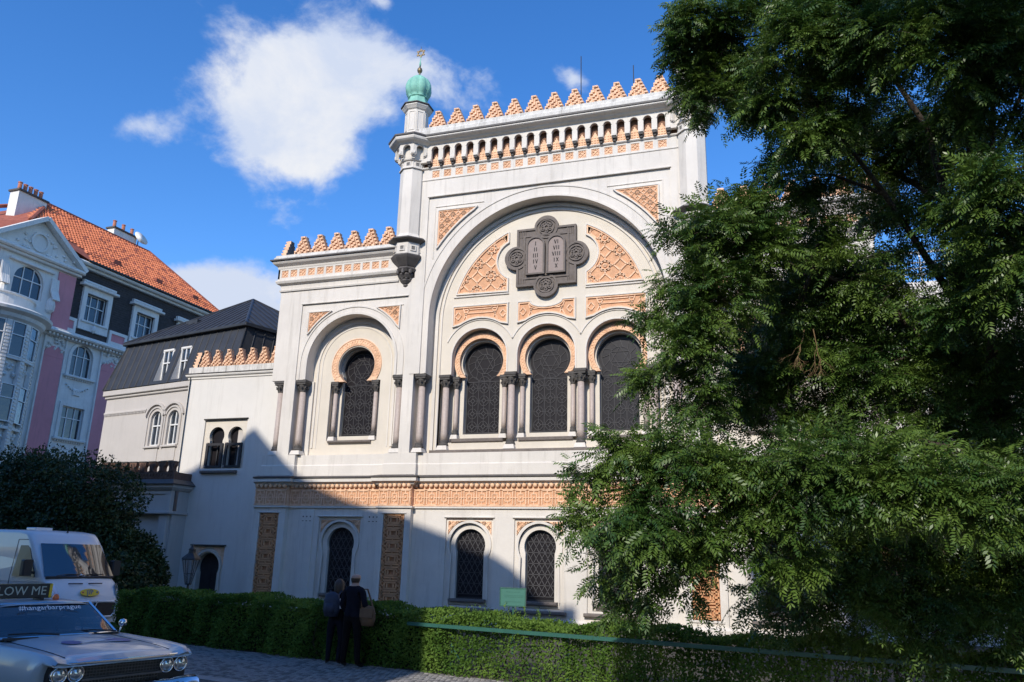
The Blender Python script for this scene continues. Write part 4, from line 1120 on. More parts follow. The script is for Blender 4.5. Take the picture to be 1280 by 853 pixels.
# ================================================================== small white annex of the synagogue
def build_annex():
    loc = (-20.9, 26.3, 0); R = wthing('annex_building', 'low plain white annex with a row of small stepped merlons and paired dark windows', 'building', loc)
    y = 26.3; x0, x1 = -22.9, -18.18
    w = MB().m('render_white')
    w.prism(rect(x0, x1, -.1, 9.1), y, y + .3, [rect(-21.82, -19.78, 5.22, 7.2), rect(-21.66, -20.16, -.05, 2.24)])
    w.box(x0, x0 + .01, y + .3, y + 7, -.1, 9.1); w.box(x0 + .01, x1, y + 6.9, y + 7, -.1, 9.1)
    w.box(x0 + .02, x1, y + .6, y + 6.8, 9.0, 9.08)
    W = w.build('wall', R)
    # paired horseshoe windows
    rc = MB().m('stucco_cream'); h1 = horseshoe(-21.22, 6.55, .36, .31, 5.26); h2 = horseshoe(-20.32, 6.55, .36, .31, 5.26)
    rc.prism(rect(-21.82, -19.78, 5.22, 7.2), y + .07, y + .2, [h1, h2]); rc.build('window_surround', R)
    dk = MB().m('capital'); dk.bbox(-21.86, -19.74, y - .06, y + .05, 7.2, 7.24, .01); dk.build('hood', R)
    for c, h in ((-21.22, h1), (-20.32, h2)):
        f = MB().m('frame_dark'); f.prism(h, y + .2, y + .26, [shrink(h, .04)])
        f.box(c - .30, c + .30, y + .2, y + .26, 6.20, 6.26); f.box(c - .02, c + .02, y + .2, y + .25, 5.3, 6.2)
        F = f.build('window', R)
        gl = MB().m('stained'); gl.prism(h, y + .27, y + .28); gl.build('pane', F)
        sh = MB().m('wood_dark')
        sh.prism(rect(c - .40, c + .40, 5.26, 6.24), y - .02, y + .04, [rect(c - .29, c + .29, 5.34, 6.14)]); sh.build('shutter_frame', F)
        cl = MB().m('shaft'); cl.smooth = True
        for dx in (-.36, ): cl.lathe([(.05, 0), (.05, .06), (.035, .08), (.032, .92), (.05, .98), (.055, 1.0)], (c + dx, y + .02, 5.27), 10)
        cl.build('colonnette', F)
    sl = MB().m('emblem'); sl.bbox(-21.70, -20.0, y - .14, y + .05, 5.03, 5.14, .02); sl.build('sill', R)
    # door with a horseshoe head
    d = MB().m('stucco_cream'); hd = horseshoe(-20.9, 1.46, .52, .47, -.05)
    d.prism(rect(-21.66, -20.16, -.05, 2.24), y + .06, y + .3, [hd])
    d.prism([(-21.55, -.05)] + arc(-20.9, 1.46, .65, 195, -15, 24) + [(-20.25, -.05), (-20.33, -.05)] + arc(-20.9, 1.46, .57, -15, 195, 24) + [(-21.47, -.05)], y - .0, y + .06)
    Dr = d.build('door_surround', R)
    t = MB().m('terracotta')
    for sd in (-1, 1):
        t.prism([(-20.9 + sd * .72, 2.2), (-20.9 + sd * .12, 2.2), (-20.9 + sd * .35, 2.08), (-20.9 + sd * .58, 1.85), (-20.9 + sd * .72, 1.5)], y + .03, y + .06)
    t.build('spandrel', Dr)
    hh = MB().m('capital'); hh.bbox(-21.72, -20.10, y - .08, y + .05, 2.24, 2.29, .01); hh.build('hood', Dr)
    dd = MB().m('wood_dark'); dd.prism(hd, y + .3, y + .33); dd.box(-20.92, -20.88, y + .28, y + .3, 0, 1.9); DD = dd.build('door', R)
    hn = MB().m('iron'); hn.lathe([(0, -.03), (.03, 0), (0, .03)], (-20.8, y + .27, 1.0), 8); hn.build('handle', DD)
    # cornice, parapet, merlons
    P = [(x0, y + 7), (x0, y), (x1, y)]
    c = MB().m('render_white'); c.sweep(P, [(0, 8.92), (.04, 8.94), (.04, 9.0), (.10, 9.04), (.12, 9.08), (.12, 9.13), (0, 9.13)]); c.build('cornice', R)
    l = MB().m('lead_dark'); l.sweep(P, [(0, 9.131), (.14, 9.131), (.15, 9.15), (.14, 9.17), (-.1, 9.19)]); l.build('cornice_flashing', R)
    p = MB().m('stone_white'); p.sweep(P, [(.04, 9.19), (.04, 9.44), (-.2, 9.46)]); 
    for i in range(8): p.box(x0 + .06 + i * .57, x0 + .10 + i * .57, y - .055, y - .03, 9.2, 9.44)
    p.build('parapet', R)
    for i in range(7): merlon(R, -22.22 + i * .568, y - .03, 9.45, .70, 0, .95)
    merlon(R, -22.86, y + .30, 9.45, .70, -PI / 2, .95)
    for i in range(1, 6): merlon(R, -22.86, y + .30 + i * .57, 9.45, .70, -PI / 2, .95)
    pp = MB().m('iron'); pp.smooth = True
    pp.tube([(x0 + .10, y - .05, 9.0), (x0 + .10, y - .05, 0)], .022, 6)
    pp.build('lightning_conductor', R)
    return R
build_annex()

# sash window helper for the plain houses: local frame, x across, z up, looking along +y
def sash(parent, Mx, w, h, arched=False, mull=1, transom=.38, name='window', frame='paintwhite', depth=.16):
    F = MB().m(frame); t = .055
    A = lambda mb, vs, fs: mb.add([Mx @ Vector(v) for v in vs], fs)
    def bx(mb, x0, x1, y0, y1, z0, z1): mb.box(x0, x1, y0, y1, z0, z1, Mx)
    ol = rect(-w / 2, w / 2, 0, h) if not arched else [(-w / 2, 0), (w / 2, 0)] + arc(0, h - w / 2, w / 2, 0, 180, 14)
    tmp = MB().m(frame); tmp.prism(ol, depth - .06, depth, [shrink(ol, t)]); A(F, tmp.v, tmp.f)
    for i in range(mull):
        x = -w / 2 + w * (i + 1) / (mull + 1); bx(F, x - t / 2, x + t / 2, depth - .055, depth, t, h - t)
    zt = h * (1 - transom); bx(F, -w / 2 + t, w / 2 - t, depth - .07, depth, zt - t / 2, zt + t / 2)
    fo = F.build(name, parent)
    G = MB().m('winglass'); tmp = MB().m('winglass'); tmp.prism(ol, depth + .0, depth + .02); A(G, tmp.v, tmp.f); G.build('pane', fo)
    return fo

# ================================================================== grey house with the black metal mansard
def build_grey():
    P0 = Vector((-23.4, 27.2, 0)); t = math.radians(11.7); e = Vector((math.cos(t), -math.sin(t), 0)); n = Vector((math.sin(t), math.cos(t), 0))
    R = wthing('grey_house', 'small warm grey house with black standing seam mansard roof and paired arched windows', 'house', tuple(P0))
    Mx = Matrix(((e.x, n.x, 0, P0.x), (e.y, n.y, 0, P0.y), (0, 0, 1, 0), (0, 0, 0, 1)))
    def put(mb, src): mb.add([Mx @ Vector(v) for v in src.v], src.f); return mb
    def part(name, m, fn, parent=R, label=None):
        s = MB().m(m); fn(s); mb = MB().m(m); put(mb, s); mb.sm = [s.smooth] * len(mb.f); return mb.build(name, parent, label=label)
    wins = [(-2.22, 6.42, .70, 1.52), (-1.06, 6.42, .70, 1.50)]
    ol = lambda c, z, w, h: [(c - w / 2, z), (c + w / 2, z)] + arc(c, z + h - w / 2, w / 2, 0, 180, 14)
    def wall(s):
        s.prism(rect(-6.0, 3.5, 0, 8.85), 0, .25, [ol(*q) for q in wins])
        s.box(-6.0, -5.98, .25, 9, 0, 8.85)
    W = part('wall', 'render_grey', wall)
    def trim(s):
        for c, z, w, h in wins:
            o1 = [(c - w / 2 - .20, z)] + arc(c, z + h - w / 2, w / 2 + .20, 180, 0, 16) + [(c + w / 2 + .20, z), (c + w / 2 + .13, z)] + arc(c, z + h - w / 2, w / 2 + .13, 0, 180, 16) + [(c - w / 2 - .13, z)]
            s.prism(o1, -.05, 0)
            o2 = arc(c, z + h - w / 2, w / 2 + .37, 168, 12, 16) + arc(c, z + h - w / 2, w / 2 + .28, 12, 168, 16)
            s.prism(o2, -.10, 0)
            s.bbox(c - .50, c + .50, -.12, 0, z - .12, z - .03, .02); s.bbox(c - .42, c + .42, -.04, 0, z - .7, z - .12, .01)
        s.bbox(-6.0, -2.95, -.06, 0, 8.0, 8.10, .02)
        for i in range(30): s.box(-5.95 + i * .1, -5.90 + i * .1, -.05, 0, 7.94, 8.0)
    part('window_moulding', 'render_grey', trim)
    part('eaves_band', 'render_grey', lambda s: (s.bbox(-6.16, 3.5, -.16, .2, 8.86, 9.12, .03), s.bbox(-6.08, 3.5, -.08, .2, 8.74, 8.86, .03)))
    for c, z, w, h in wins: sash(R, Mx @ Matrix.Translation((c, 0.02, z)), w, h, True, 1, .42)
    # mansard: steep lower slope with standing seams
    zb, zt = 9.14, 11.50; s_in = .62
    yb, yt = -.18, -.18 + s_in
    def lerp_y(z): return yb + (yt - yb) * (z - zb) / (zt - zb)
    dorm = [(-2.66, -1.95, 9.30, 10.78), (-1.46, -.77, 9.27, 10.78)]
    X0, X1 = -6.16, 2.5; XT0, XT1 = -5.62, 2.35; YB = 8.0
    def man(s):
        cuts = [X0, dorm[0][0], dorm[0][1], dorm[1][0], dorm[1][1], X1]
        for a, b_, z0, z1 in [(cuts[0], cuts[1], zb, zt), (cuts[2], cuts[3], zb, zt), (cuts[4], cuts[5], zb, zt), (cuts[1], cuts[2], 10.78, zt), (cuts[3], cuts[4], 10.78, zt), (cuts[1], cuts[2], zb, 9.3), (cuts[3], cuts[4], zb, 9.27)]:
            at = XT0 if a == X0 else a; bt = XT1 if b_ == X1 else b_
            s.add([(a, lerp_y(z0), z0), (b_, lerp_y(z0), z0), (bt, lerp_y(z1), z1), (at, lerp_y(z1), z1)], [(0, 1, 2, 3)])
        s.add([(X0, yb, zb), (XT0, yt, zt), (XT0, YB - .4, zt), (X0, YB, zb)], [(0, 1, 2, 3)])
        s.add([(X1, yb, zb), (XT1, yt, zt), (3.3, YB - .4, zt), (3.6, YB, zb)], [(0, 1, 2, 3)])
    part('mansard_roof', 'seam_metal', man)
    def seams(s):
        x = -6.0
        while x < 2.4:
            hit = [q for q in dorm if q[0] - .03 < x < q[1] + .03]
            for z0, z1 in ([(zb, zt)] if not hit else [(10.80, zt)]):
                if x < XT0: z1 = zb + (x - X0) / (XT0 - X0) * (zt - zb) * .98
                if z1 > z0: s.tube([(x, lerp_y(z0) - .012, z0), (x, lerp_y(z1) - .012, z1)], .020, 4)
            x += .44
        s.tube([(X0, yb - .01, zb), (XT0, yt - .01, zt)], .035, 5); s.tube([(X1, yb - .01, zb), (XT1, yt - .01, zt)], .035, 5)
        for i in range(14):
            f = (i + 1) / 15; s.tube([(X1 + 1.1 * f + .01, yb + (YB - yb) * f, zb), (XT1 + .95 * f + .01, yt + (YB - .4 - yt) * f, zt)], .02, 4)
    part('standing_seam', 'seam_metal', seams).__setitem__('kind', 'stuff')
    ap = (-1.35, 3.8, 14.15); cs = [(-5.80, yt - .18, zt), (2.48, yt - .18, zt), (3.45, YB - .3, zt), (-5.8, YB - .3, zt)]
    part('upper_roof', 'seam_metal', lambda s: (s.add(cs + [ap], [(0, 1, 4), (1, 2, 4), (2, 3, 4), (3, 0, 4)]), s.bbox(-5.84, 2.52, yt - .22, yt - .0, zt - .12, zt + .02, .02), s.add([(2.52, yt - .2, zt - .12), (3.5, YB - .3, zt - .12), (3.5, YB - .3, zt + .02), (2.52, yt - .2, zt + .02)], [(0, 1, 2, 3)])))
    def s2(s):
        A = Vector(ap)
        for c0, c1, n_ in ((0, 1, 18), (1, 2, 16)):
            p, q = Vector(cs[c0]), Vector(cs[c1]); d = (q - p)
            foot = p + d * ((A - p).dot(d) / d.dot(d)); up_ = A - foot
            for i in range(1, n_):
                f = i / n_; b0 = p + d * f; ft = (A - p).dot(d) / d.dot(d); k = f / ft if f < ft else (1 - f) / (1 - ft)
                s.tube([b0 + Vector((0, 0, .02)), b0 + up_ * k + Vector((0, 0, .02))], .02, 4)
    part('roof_seam', 'seam_metal', s2).__setitem__('kind', 'stuff')
    part('hip_cap', 'seam_metal', lambda s: [s.tube([c, ap], .06, 5) for c in cs] and None)
    part('roof_hatch', 'seam_metal', lambda s: s.box(-3.2, -2.4, 1.55, 2.3, 12.35, 12.65)); part('roof_hatch', 'seam_metal', lambda s: s.box(2.0, 2.5, 3.2, 3.9, 11.9, 12.3))
    for x0, x1, z0, z1 in dorm:
        def rev(s, x0=x0, x1=x1, z0=z0, z1=z1):
            ya = lerp_y(z0); yb_ = .30
            s.box(x0 - .04, x0 + .03, lerp_y(z1) - .02, yb_, z0, z1); s.box(x1 - .03, x1 + .04, lerp_y(z1) - .02, yb_, z0, z1); s.box(x0, x1, lerp_y(z1) - .05, yb_, z1 - .03, z1 + .05)
            s.add([(x0 + .03, lerp_y(z0), z0), (x0 + .03, yb_, z0), (x0 + .03, yb_, z1), (x0 + .03, lerp_y(z1), z1)], [(0, 1, 2, 3)])
        part('dormer_reveal', 'housewhite', rev)
        sash(R, Mx @ Matrix.Translation(((x0 + x1) / 2, .12, z0)), x1 - x0 - .06, z1 - z0, False, 1, .40)
    return R
build_grey()

# ================================================================== crenellated terrace bay between grey house and annex
def build_bay():
    R = wthing('terrace_bay', 'low bay with a brown crenellated terrace parapet in front of the grey house', 'terrace', (-24, 25.2, 0))
    x0, x1, y = -25.75, -22.15, 25.3
    w = MB().m('render_grey')
    w.prism(rect(x0, x1, -.1, 3.4), y + .2, y + .4, []); w.box(x0, x0 + .02, y + .4, 28, -.1, 4.4); w.box(x1 - .02, x1, y + .4, 26.4, -.1, 4.4)
    w.prism(rect(x0, x1, 3.4, 4.5), y, y + .2, [rect(x0 + .25, x1 - .25, 3.62, 4.15)]); w.box(x0 + .25, x1 - .25, y + .05, y + .1, 3.62, 4.15)
    w.bbox(x0 + .1, x0 + .5, y + .05, y + .3, 0, 3.4, .03); w.bbox(x1 - .5, x1 - .1, y + .05, y + .3, 0, 3.4, .03)
    w.build('wall', R)
    P = [(x0, 28), (x0, y), (x1, y), (x1, 26.3)]
    c = MB().m('render_grey'); c.sweep(P, [(0, 3.36), (.08, 3.4), (.08, 3.48), (.0, 3.5)]); c.sweep(P, [(0, 4.28), (.06, 4.3), (.16, 4.4), (.18, 4.5), (.0, 4.5)]); c.build('cornice', R)
    l = MB().m('lead_dark'); l.sweep(P, [(0, 4.50), (.24, 4.50), (.26, 4.53), (.24, 4.56), (.05, 4.72)]); l.build('lead_apron', R)
    b = MB().m('parapet_brown'); b.sweep(P, [(.02, 4.70), (.02, 5.0), (-.15, 5.0)])
    b.build('parapet', R)
    mm = MB().m('parapet_brown'); mm.box(-.15, .15, -.02, .16, 0, .06)
    prof = [(-.11, 0), (.11, 0), (.11, .2), (.16, .28), (.17, .40), (-.17, .40), (-.16, .28), (-.11, .2)]
    mm.prism(prof, -.02, .16, back=True)
    mm.m('capital').box(-.18, .18, -.04, .18, .40, .44)
    for k in (-1, 0, 1): mm.m('parapet_brown').box(k * .07 - .02, k * .07 + .02, -.045, -.02, .05, .36)
    me = mm.mesh('crenel')
    n = 8
    for i in range(n): obj('crenel', me, R, (x0 + .15 + i * (x1 - x0 - .3) / (n - 1), y, 4.98))
    for i in range(1, 5):
        o = obj('crenel', me, R, (x0 + .02, y + i * .5, 4.98)); o.rotation_euler = (0, 0, -PI / 2)
    # pierced band under the crenels
    q = MB().m('parapet_brown')
    for i in range(24): 
        xx = x0 + .05 + (i + .5) * (x1 - x0 - .1) / 24; q.bar((xx - .05, 4.74), (xx + .05, 4.96), .03, y - .05, y - .02); q.bar((xx + .05, 4.74), (xx - .05, 4.96), .03, y - .05, y - .018)
    q.build('fretwork', R, kind='stuff')
M['parapet_brown'] = mat('dark_brown_terracotta', (0.15, 0.085, 0.06), 0.9, 0.35, 5, 0.6, 40)  # dark brown tone of the terrace parapet and crenels
build_bay()
# ================================================================== rose apartment house across the side street
def build_pink():
    P0 = Vector((-41.65, 37.85, 0)); th = math.radians(2.0); e = Vector((math.sin(th), math.cos(th), 0)); n = Vector((e.y, -e.x, 0))
    R = wthing('rose_apartment_house', 'tall rose and white stucco apartment house with red tiled roof and rounded corner bay', 'building', tuple(P0))
    # local frame: x = along the front (away from the camera), y = into the house, z up
    Mx = Matrix(((e.x, -n.x, 0, P0.x), (e.y, -n.y, 0, P0.y), (0, 0, 1, 0), (0, 0, 0, 1)))
    def part(name, m, fn, parent=R, label=None, kind=None):
        s = MB().m(m); fn(s); s.v = [tuple(Mx @ Vector(v)) for v in s.v]; return s.build(name, parent, label=label, kind=kind)
    U0, U1 = -9.4, 11.9
    wz = [(8.60, 1.98, False), (12.55, 2.05, True)]
    # window columns on the plain front
    cols = [0.04, 4.4, 8.7]
    def ol(c, z, w, h, ar): return rect(c - w / 2, c + w / 2, z, z + h) if not ar else [(c - w / 2, z), (c + w / 2, z)] + arc(c, z + h - w / 2, w / 2, 0, 180, 12)
    holes = []
    rows = [(.9, 2.0, False), (4.7, 2.0, False)] + wz
    for c in cols:
        for z, h, ar in rows: holes.append(ol(c, z, 1.62, h, ar))
    part('wall', 'housewhite', lambda s: (s.prism(rect(-3.1, U1, 0, 14.9), 0, .3, holes), s.box(-3.1, U1, 10, 10.3, 0, 19.8), s.box(U1 - .02, U1, .3, 10, 0, 19.8)))
    for c in cols:
        for z, h, ar in rows: sash(R, Mx @ Matrix.Translation((c, .02, z)), 1.62, h, ar, 2, .36)
        def tr(s, c=c):
            for z, h, ar in rows:
                s.bbox(c - 1.15, c + 1.15, -.22, 0, z - .16, z, .04)
                for i in range(12): s.box(c - 1.0 + i * .17, c - .92 + i * .17, -.12, 0, z - .26, z - .16)
                if not ar:
                    s.prism(rect(c - 1.02, c + 1.02, z, z + h + .22), -.07, 0, [rect(c - .81, c + .81, z, z + h)])
                else:
                    s.prism([(c - 1.02, z)] + arc(c, z + h - .81, 1.02, 180, 0, 14) + [(c + 1.02, z), (c + .81, z)] + arc(c, z + h - .81, .81, 0, 180, 14) + [(c - .81, z)], -.08, 0)
                # stucco garland between floors
                for i in range(10):
                    t = i / 9; s.lathe([(0, -.09), (.09, 0), (0, .09)], (c - .8 + 1.6 * t, -.03, z - .62 - .35 * math.sin(PI * t)), 6)
                s.bbox(c - .28, c + .28, -.08, 0, z - 1.25, z - .8, .05)
        part('window_stucco', 'housewhite', tr)
    # rose pilaster strips
    for a, b_ in ((-2.75, -1.35), (1.50, 2.90), (5.9, 7.2), (10.2, 11.5)):
        part('pilaster', 'pink', lambda s, a=a, b_=b_: (s.bbox(a, b_, -.09, 0, 0, 13.35, .02), s.prism([(a, 13.35), (b_, 13.35)] + arc((a + b_) / 2, 13.35, (b_ - a) / 2, 0, 180, 10), -.09, 0)))
        def orn(s, a=a, b_=b_):
            c = (a + b_) / 2
            for i in range(26):
                x = c + rnd.uniform(-.62, .62); z = rnd.uniform(13.7, 14.7); s.lathe([(0, -.12), (.1, -.04), (.12, .03), (0, .12)], (x, -.05, z), 6)
        part('stucco_ornament', 'housewhite', orn, kind='stuff')
        part('pilaster_edge', 'housewhite', lambda s, a=a, b_=b_: (s.bbox(a - .12, a, -.12, 0, 0, 14.6, .02), s.bbox(b_, b_ + .12, -.12, 0, 0, 14.6, .02)))
    # main cornice
    def corn(s):
        s.bbox(-3.1, U1, -.25, .1, 14.62, 14.80, .05); s.bbox(-3.1, U1, -.60, .1, 14.80, 15.02, .08); s.bbox(-3.1, U1, -.45, .1, 15.02, 15.12, .03)
        for i in range(60): s.box(-2.9 + i * .27, -2.76 + i * .27, -.42, 0, 14.66, 14.80)
    part('cornice', 'housewhite', corn)
    # attic storey clad in dark shingles
    aw = [.36, 4.5, 8.7]
    part('attic_wall', 'slate', lambda s: s.prism(rect(-1.95, U1, 15.1, 19.6), .02, .3, [rect(c - .85, c + .85, 16.25, 18.05) for c in aw]))
    def shing(s):
        for j in range(24):
            z = 15.9 + j * .155
            x = -1.95
            i = 0
            while x < U1:
                w = .30; xx = x + (j % 2) * .15
                if not any(abs(xx + w / 2 - c) < 1.2 for c in aw) or z > 18.6: s.add([(xx, -.015, z), (xx + w - .02, -.015 , z), (xx + w - .02, .015, z + .17), (xx, .015, z + .17), (xx + .0, .02, z), (xx + w - .02, .02, z)], [(0, 1, 2, 3), (0, 4, 5, 1)])
                x += .30
    part('shingle', 'slate', shing, kind='stuff')
    for c in aw:
        sash(R, Mx @ Matrix.Translation((c, .04, 16.25)), 1.66, 1.8, False, 2, .42)
        def fr(s, c=c):
            s.prism(rect(c - 1.15, c + 1.15, 15.6, 18.45), -.16, .02, [rect(c - .83, c + .83, 16.25, 18.05)])
            s.bbox(c - 1.45, c + 1.45, -.42, 0, 18.45, 18.62, .04); s.bbox(c - 1.3, c + 1.3, -.30, 0, 18.62, 18.85, .08); s.bbox(c - 1.05, c + 1.05, -.25, 0, 16.08, 16.22, .03)
            s.lathe([(0, -.3), (.16, -.1), (.16, .1), (0, .3)], (c, -.18, 15.8), 8)
        part('window_stucco', 'housewhite', fr)
    for a, b_ in ((-1.8, -.9), (1.7, 3.2), (5.8, 7.4), (10.0, 11.6)):
        part('attic_parapet', 'housewhite', lambda s: s.prism(rect(a, b_, 15.15, 16.15), -.14, .02, [rect(a + .18, b_ - .18, 15.42, 15.95)]))
        part('parapet_panel', 'pink', lambda s: s.box(a + .18, b_ - .18, -.06, 0, 15.42, 15.95))
    part('gutter_cornice', 'housewhite', lambda s: (s.bbox(-1.95, U1, -.28, .1, 19.55, 19.72, .05), s.bbox(-1.95, U1, -.55, .1, 19.72, 19.95, .08)))
    part('gutter', 'iron', lambda s: s.tube([(-1.2, -.62, 19.98), (U1, -.62, 19.98)], .07, 6))
    # pedimented gable over the bay
    def ped(s):
        s.prism(rect(-7.4, -1.45, 15.1, 19.0), -.1, .3, [ol(-4.6, 16.45, 2.0, 1.9, True)])
        s.bbox(-7.7, -1.15, -.55, .3, 18.95, 19.20, .08); s.bbox(-7.6, -1.25, -.35, .3, 18.78, 18.95, .05)
        s.prism([(-7.5, 19.2), (-1.35, 19.2), (-4.4, 21.35)], -.1, .3)
        for a, b_ in (((-7.7, 19.22), (-4.4, 21.55)), ((-4.4, 21.55), (-1.1, 19.22))): s.bar(a, b_, .26, -.55, .3)
    part('gable', 'housewhite', ped)
    def pedo(s):
        r = arc(-4.4, 20.0, .62, 0, 360, 20)[:-1]; r2 = arc(-4.4, 20.0, .5, 0, 360, 20)[:-1]
        s.prism(r, -.22, -.1, [r2])
        for i in range(40):
            x = rnd.uniform(-6.6, -2.2); z = rnd.uniform(19.3, 21.0)
            if z < 21.1 - abs(x + 4.4) * .72 and (x + 4.4) ** 2 + (z - 20) ** 2 > .45: s.lathe([(0, -.14), (.13, -.03), (.1, .05), (0, .13)], (x, -.1, z), 6)
        for sd in (-1, 1):
            for k in range(5): s.tube([(-4.6 + sd * (1.5 + k * .1), -.15, 18.1), (-4.6 + sd * (1.45 + k * .11), -.25, 17.3), (-4.6 + sd * (1.5 + k * .1), -.5, 16.7)], .07, 5)
            s.lathe([(.1, 0), (.25, .15), (.28, .45), (.22, .75), (.1, .95)], (-4.6 + sd * 1.6, -.2, 15.9), 10)
        s.bbox(-6.1, -3.1, -.3, -.1, 18.35, 18.5, .03)
    part('gable_ornament', 'housewhite', pedo)
    sash(R, Mx @ Matrix.Translation((-4.6, -.06, 16.45)), 2.0, 1.9, True, 2, .45)
    for a, b_ in ((-7.38, -6.75), (-2.75, -1.5)): part('gable_pilaster', 'pink', lambda s, a=a, b_=b_: s.bbox(a, b_, -.18, -.1, 15.1, 18.7, .02))
    # balcony ring and curved bay below
    bc = (-5.9, 1.0); br = 2.75
    bay_path = [(bc[0] + br * math.cos(math.radians(a)), bc[1] + br * math.sin(math.radians(a))) for a in range(-175, -14, 8)]
    def swp(s, prof, path=bay_path): s.sweep(path, prof, side=1)
    part('bay_cornice', 'housewhite', lambda s: (swp(s, [(.0, 14.35), (.2, 14.5), (.28, 14.7), (.55, 14.85), (.6, 15.0), (.3, 15.15), (-1.2, 15.2)])))
    part('bay_balustrade', 'housewhite', lambda s: (swp(s, [(-.45, 15.15), (-.45, 15.25), (-.52, 15.3), (-.52, 15.95), (-.42, 16.0), (-.42, 16.08), (-.7, 16.1)])))
    part('bay_wall', 'housewhite', lambda s: swp(s, [(-.22, 0), (-.22, 14.4)]))
    for k, a in enumerate((-166, -140, -114, -88, -62, -36)):
        t = math.radians(a); 
        for z, h in ((.9, 2.0), (4.7, 2.0), (8.7, 2.1), (12.35, 2.0)):
            Q = Mx @ Matrix.Translation((bc[0] + (br - .02) * math.cos(t), bc[1] + (br - .02) * math.sin(t), z)) @ Matrix.Rotation(t + PI / 2, 4, 'Z')
            sash(R, Q, .88, h, False, 0, .38, depth=.02)
        def pil(s, a=a):
            t2 = math.radians(a + 13); q = Matrix.Translation((bc[0] + (br - .1) * math.cos(t2), bc[1] + (br - .1) * math.sin(t2), 0)) @ Matrix.Rotation(t2 + PI / 2, 4, 'Z')
            s.box(-.16, .16, -.12, .1, 0, 14.4, q)
            for i in range(70): s.box(-.12, .12, -.17, -.12, .2 + i * .2, .3 + i * .2, q)
            t3 = math.radians(a); q = Matrix.Translation((bc[0] + (br - .2) * math.cos(t3), bc[1] + (br - .2) * math.sin(t3), 0)) @ Matrix.Rotation(t3 + PI / 2, 4, 'Z')
            for z in (3.3, 7.2, 11.1):
                s.box(-.5, .5, -.2, .1, z + 1.1, z + 1.25, q)
                for i in range(9):
                    v = q @ Vector((rnd.uniform(-.35, .35), -.02, z + rnd.uniform(.1, .9))); s.lathe([(0, -.14), (.13, 0), (0, .14)], tuple(v), 6)
        part('bay_pilaster', 'housewhite', pil)
    # tiled roof: courses of curved tiles as real relief
    ez, rz_, run = 20.0, 24.85, 4.7
    ur0, ur1 = -.8, 8.4; ul = -.8; el = -6.6
    def quadroof(s):
        s.add([(-1.1, -.6, ez), (U1, -.6, ez), (ur1, run, rz_), (ul, run, rz_), (-4.4, 1.1, 21.6)], [(0, 1, 2, 3, 4)])
        s.add([(U1, -.6, ez), (U1, 10, ez), (ur1, run, rz_)], [(0, 1, 2)])
        s.add([(ul, run, rz_), (ur1, run, rz_), (U1, 10, ez), (-9, 10, ez)], [(0, 1, 2, 3)])
        s.add([(-4.4, 1.1, 21.6), (ul, run, rz_), (-9, 10, ez), (-11.0, 5.5, ez - .2), (-7.6, .35, 19.3)], [(0, 1, 2), (0, 2, 3, 4)])
    part('roof', 'tile_d', quadroof)
    def tiles(s):
        rows_ = 24; L = math.hypot(run + .6, rz_ - ez)
        for j in range(rows_):
            f0 = j / rows_; f1 = (j + 1.08) / rows_
            xl = el + (ul - el) * f0; xr = U1 + (ur1 - U1) * f0
            x = xl + (j % 2) * .12
            while x < xr - .2:
                if x < -1.05 and ez + (rz_ - ez) * f0 < 21.75 - abs(x + 4.4) * .25: x += .265; continue
                if rnd.random() < .85: s.m('tile')
                else: s.m('tile_d')
                y0, z0 = -.6 + (run + .6) * f0, ez + (rz_ - ez) * f0; y1, z1 = -.6 + (run + .6) * f1, ez + (rz_ - ez) * f1
                h = .10; w = .25
                s.add([(x, y0 - .02, z0 + .03), (x + w * .5, y0 - .07, z0 + .03 + h), (x + w, y0 - .02, z0 + .03), (x, y1, z1 + .005), (x + w * .5, y1 - .02, z1 + .06), (x + w, y1, z1 + .005)], [(0, 1, 4, 3), (1, 2, 5, 4), (0, 2, 1)])
                x += .265
    part('roof_tile', 'tile', tiles, kind='stuff')
    def ridge(s):
        for a, b_ in (((ul, run, rz_), (ur1, run, rz_)), ((ur1, run, rz_), (U1, -.6, ez)), ((ul, run, rz_), (-4.4, 1.1, 21.65)), ((ul, run, rz_), (-11.0, 5.5, ez - .2))):
            s.tube([Vector(a) + Vector((0, 0, .05)), Vector(b_) + Vector((0, 0, .05))], .13, 6)
    part('ridge_tile', 'tile_d', ridge)
    for x, f in ((1.4, .16), (5.2, .15), (8.9, .14)):
        y = -.6 + (run + .6) * f; z = ez + (rz_ - ez) * f
        part('roof_hatch', 'tile_d', lambda s, x=x, y=y, z=z: (s.add([(x, y - .05, z + .02), (x + .6, y - .05, z + .02), (x + .6, y - .05, z + .38), (x, y - .05, z + .38), (x, y + .7, z + .62), (x + .6, y + .7, z + .62)], [(0, 1, 2, 3), (3, 2, 5, 4), (0, 3, 4), (1, 5, 2)])))
    def snow(s):
        for k in range(2): s.tube([(-1, -.25 - .0, ez + .55 + .12 * k), (U1 - .8, -.25, ez + .55 + .12 * k)], .015, 4)
    part('snow_guard', 'iron', snow)
    # chimneys
    def chim(name, x0, x1, y0, y1, z0, z1, pots):
        C = part(name, 'housewhite', lambda s: (s.box(x0, x1, y0, y1, z0, z1)))
        part('chimney_cap', 'capital', lambda s: s.box(x0 - .1, x1 + .1, y0 - .1, y1 + .1, z1, z1 + .12), parent=C)
        for i in range(pots):
            xx = x0 + .25 + i * (x1 - x0 - .5) / max(1, pots - 1)
            part('chimney_pot', 'pot', lambda s, xx=xx: s.lathe([(.13, 0), (.12, .55), (.15, .57), (.15, .62), (.10, .64)], (xx, (y0 + y1) / 2, z1 + .12), 8), parent=C)
    chim('chimney', -3.65, -1.6, 3.7, 4.5, 22.0, 24.45, 5)
    chim('chimney', 5.3, 7.5, 5.2, 5.9, 22.5, 25.75, 3)
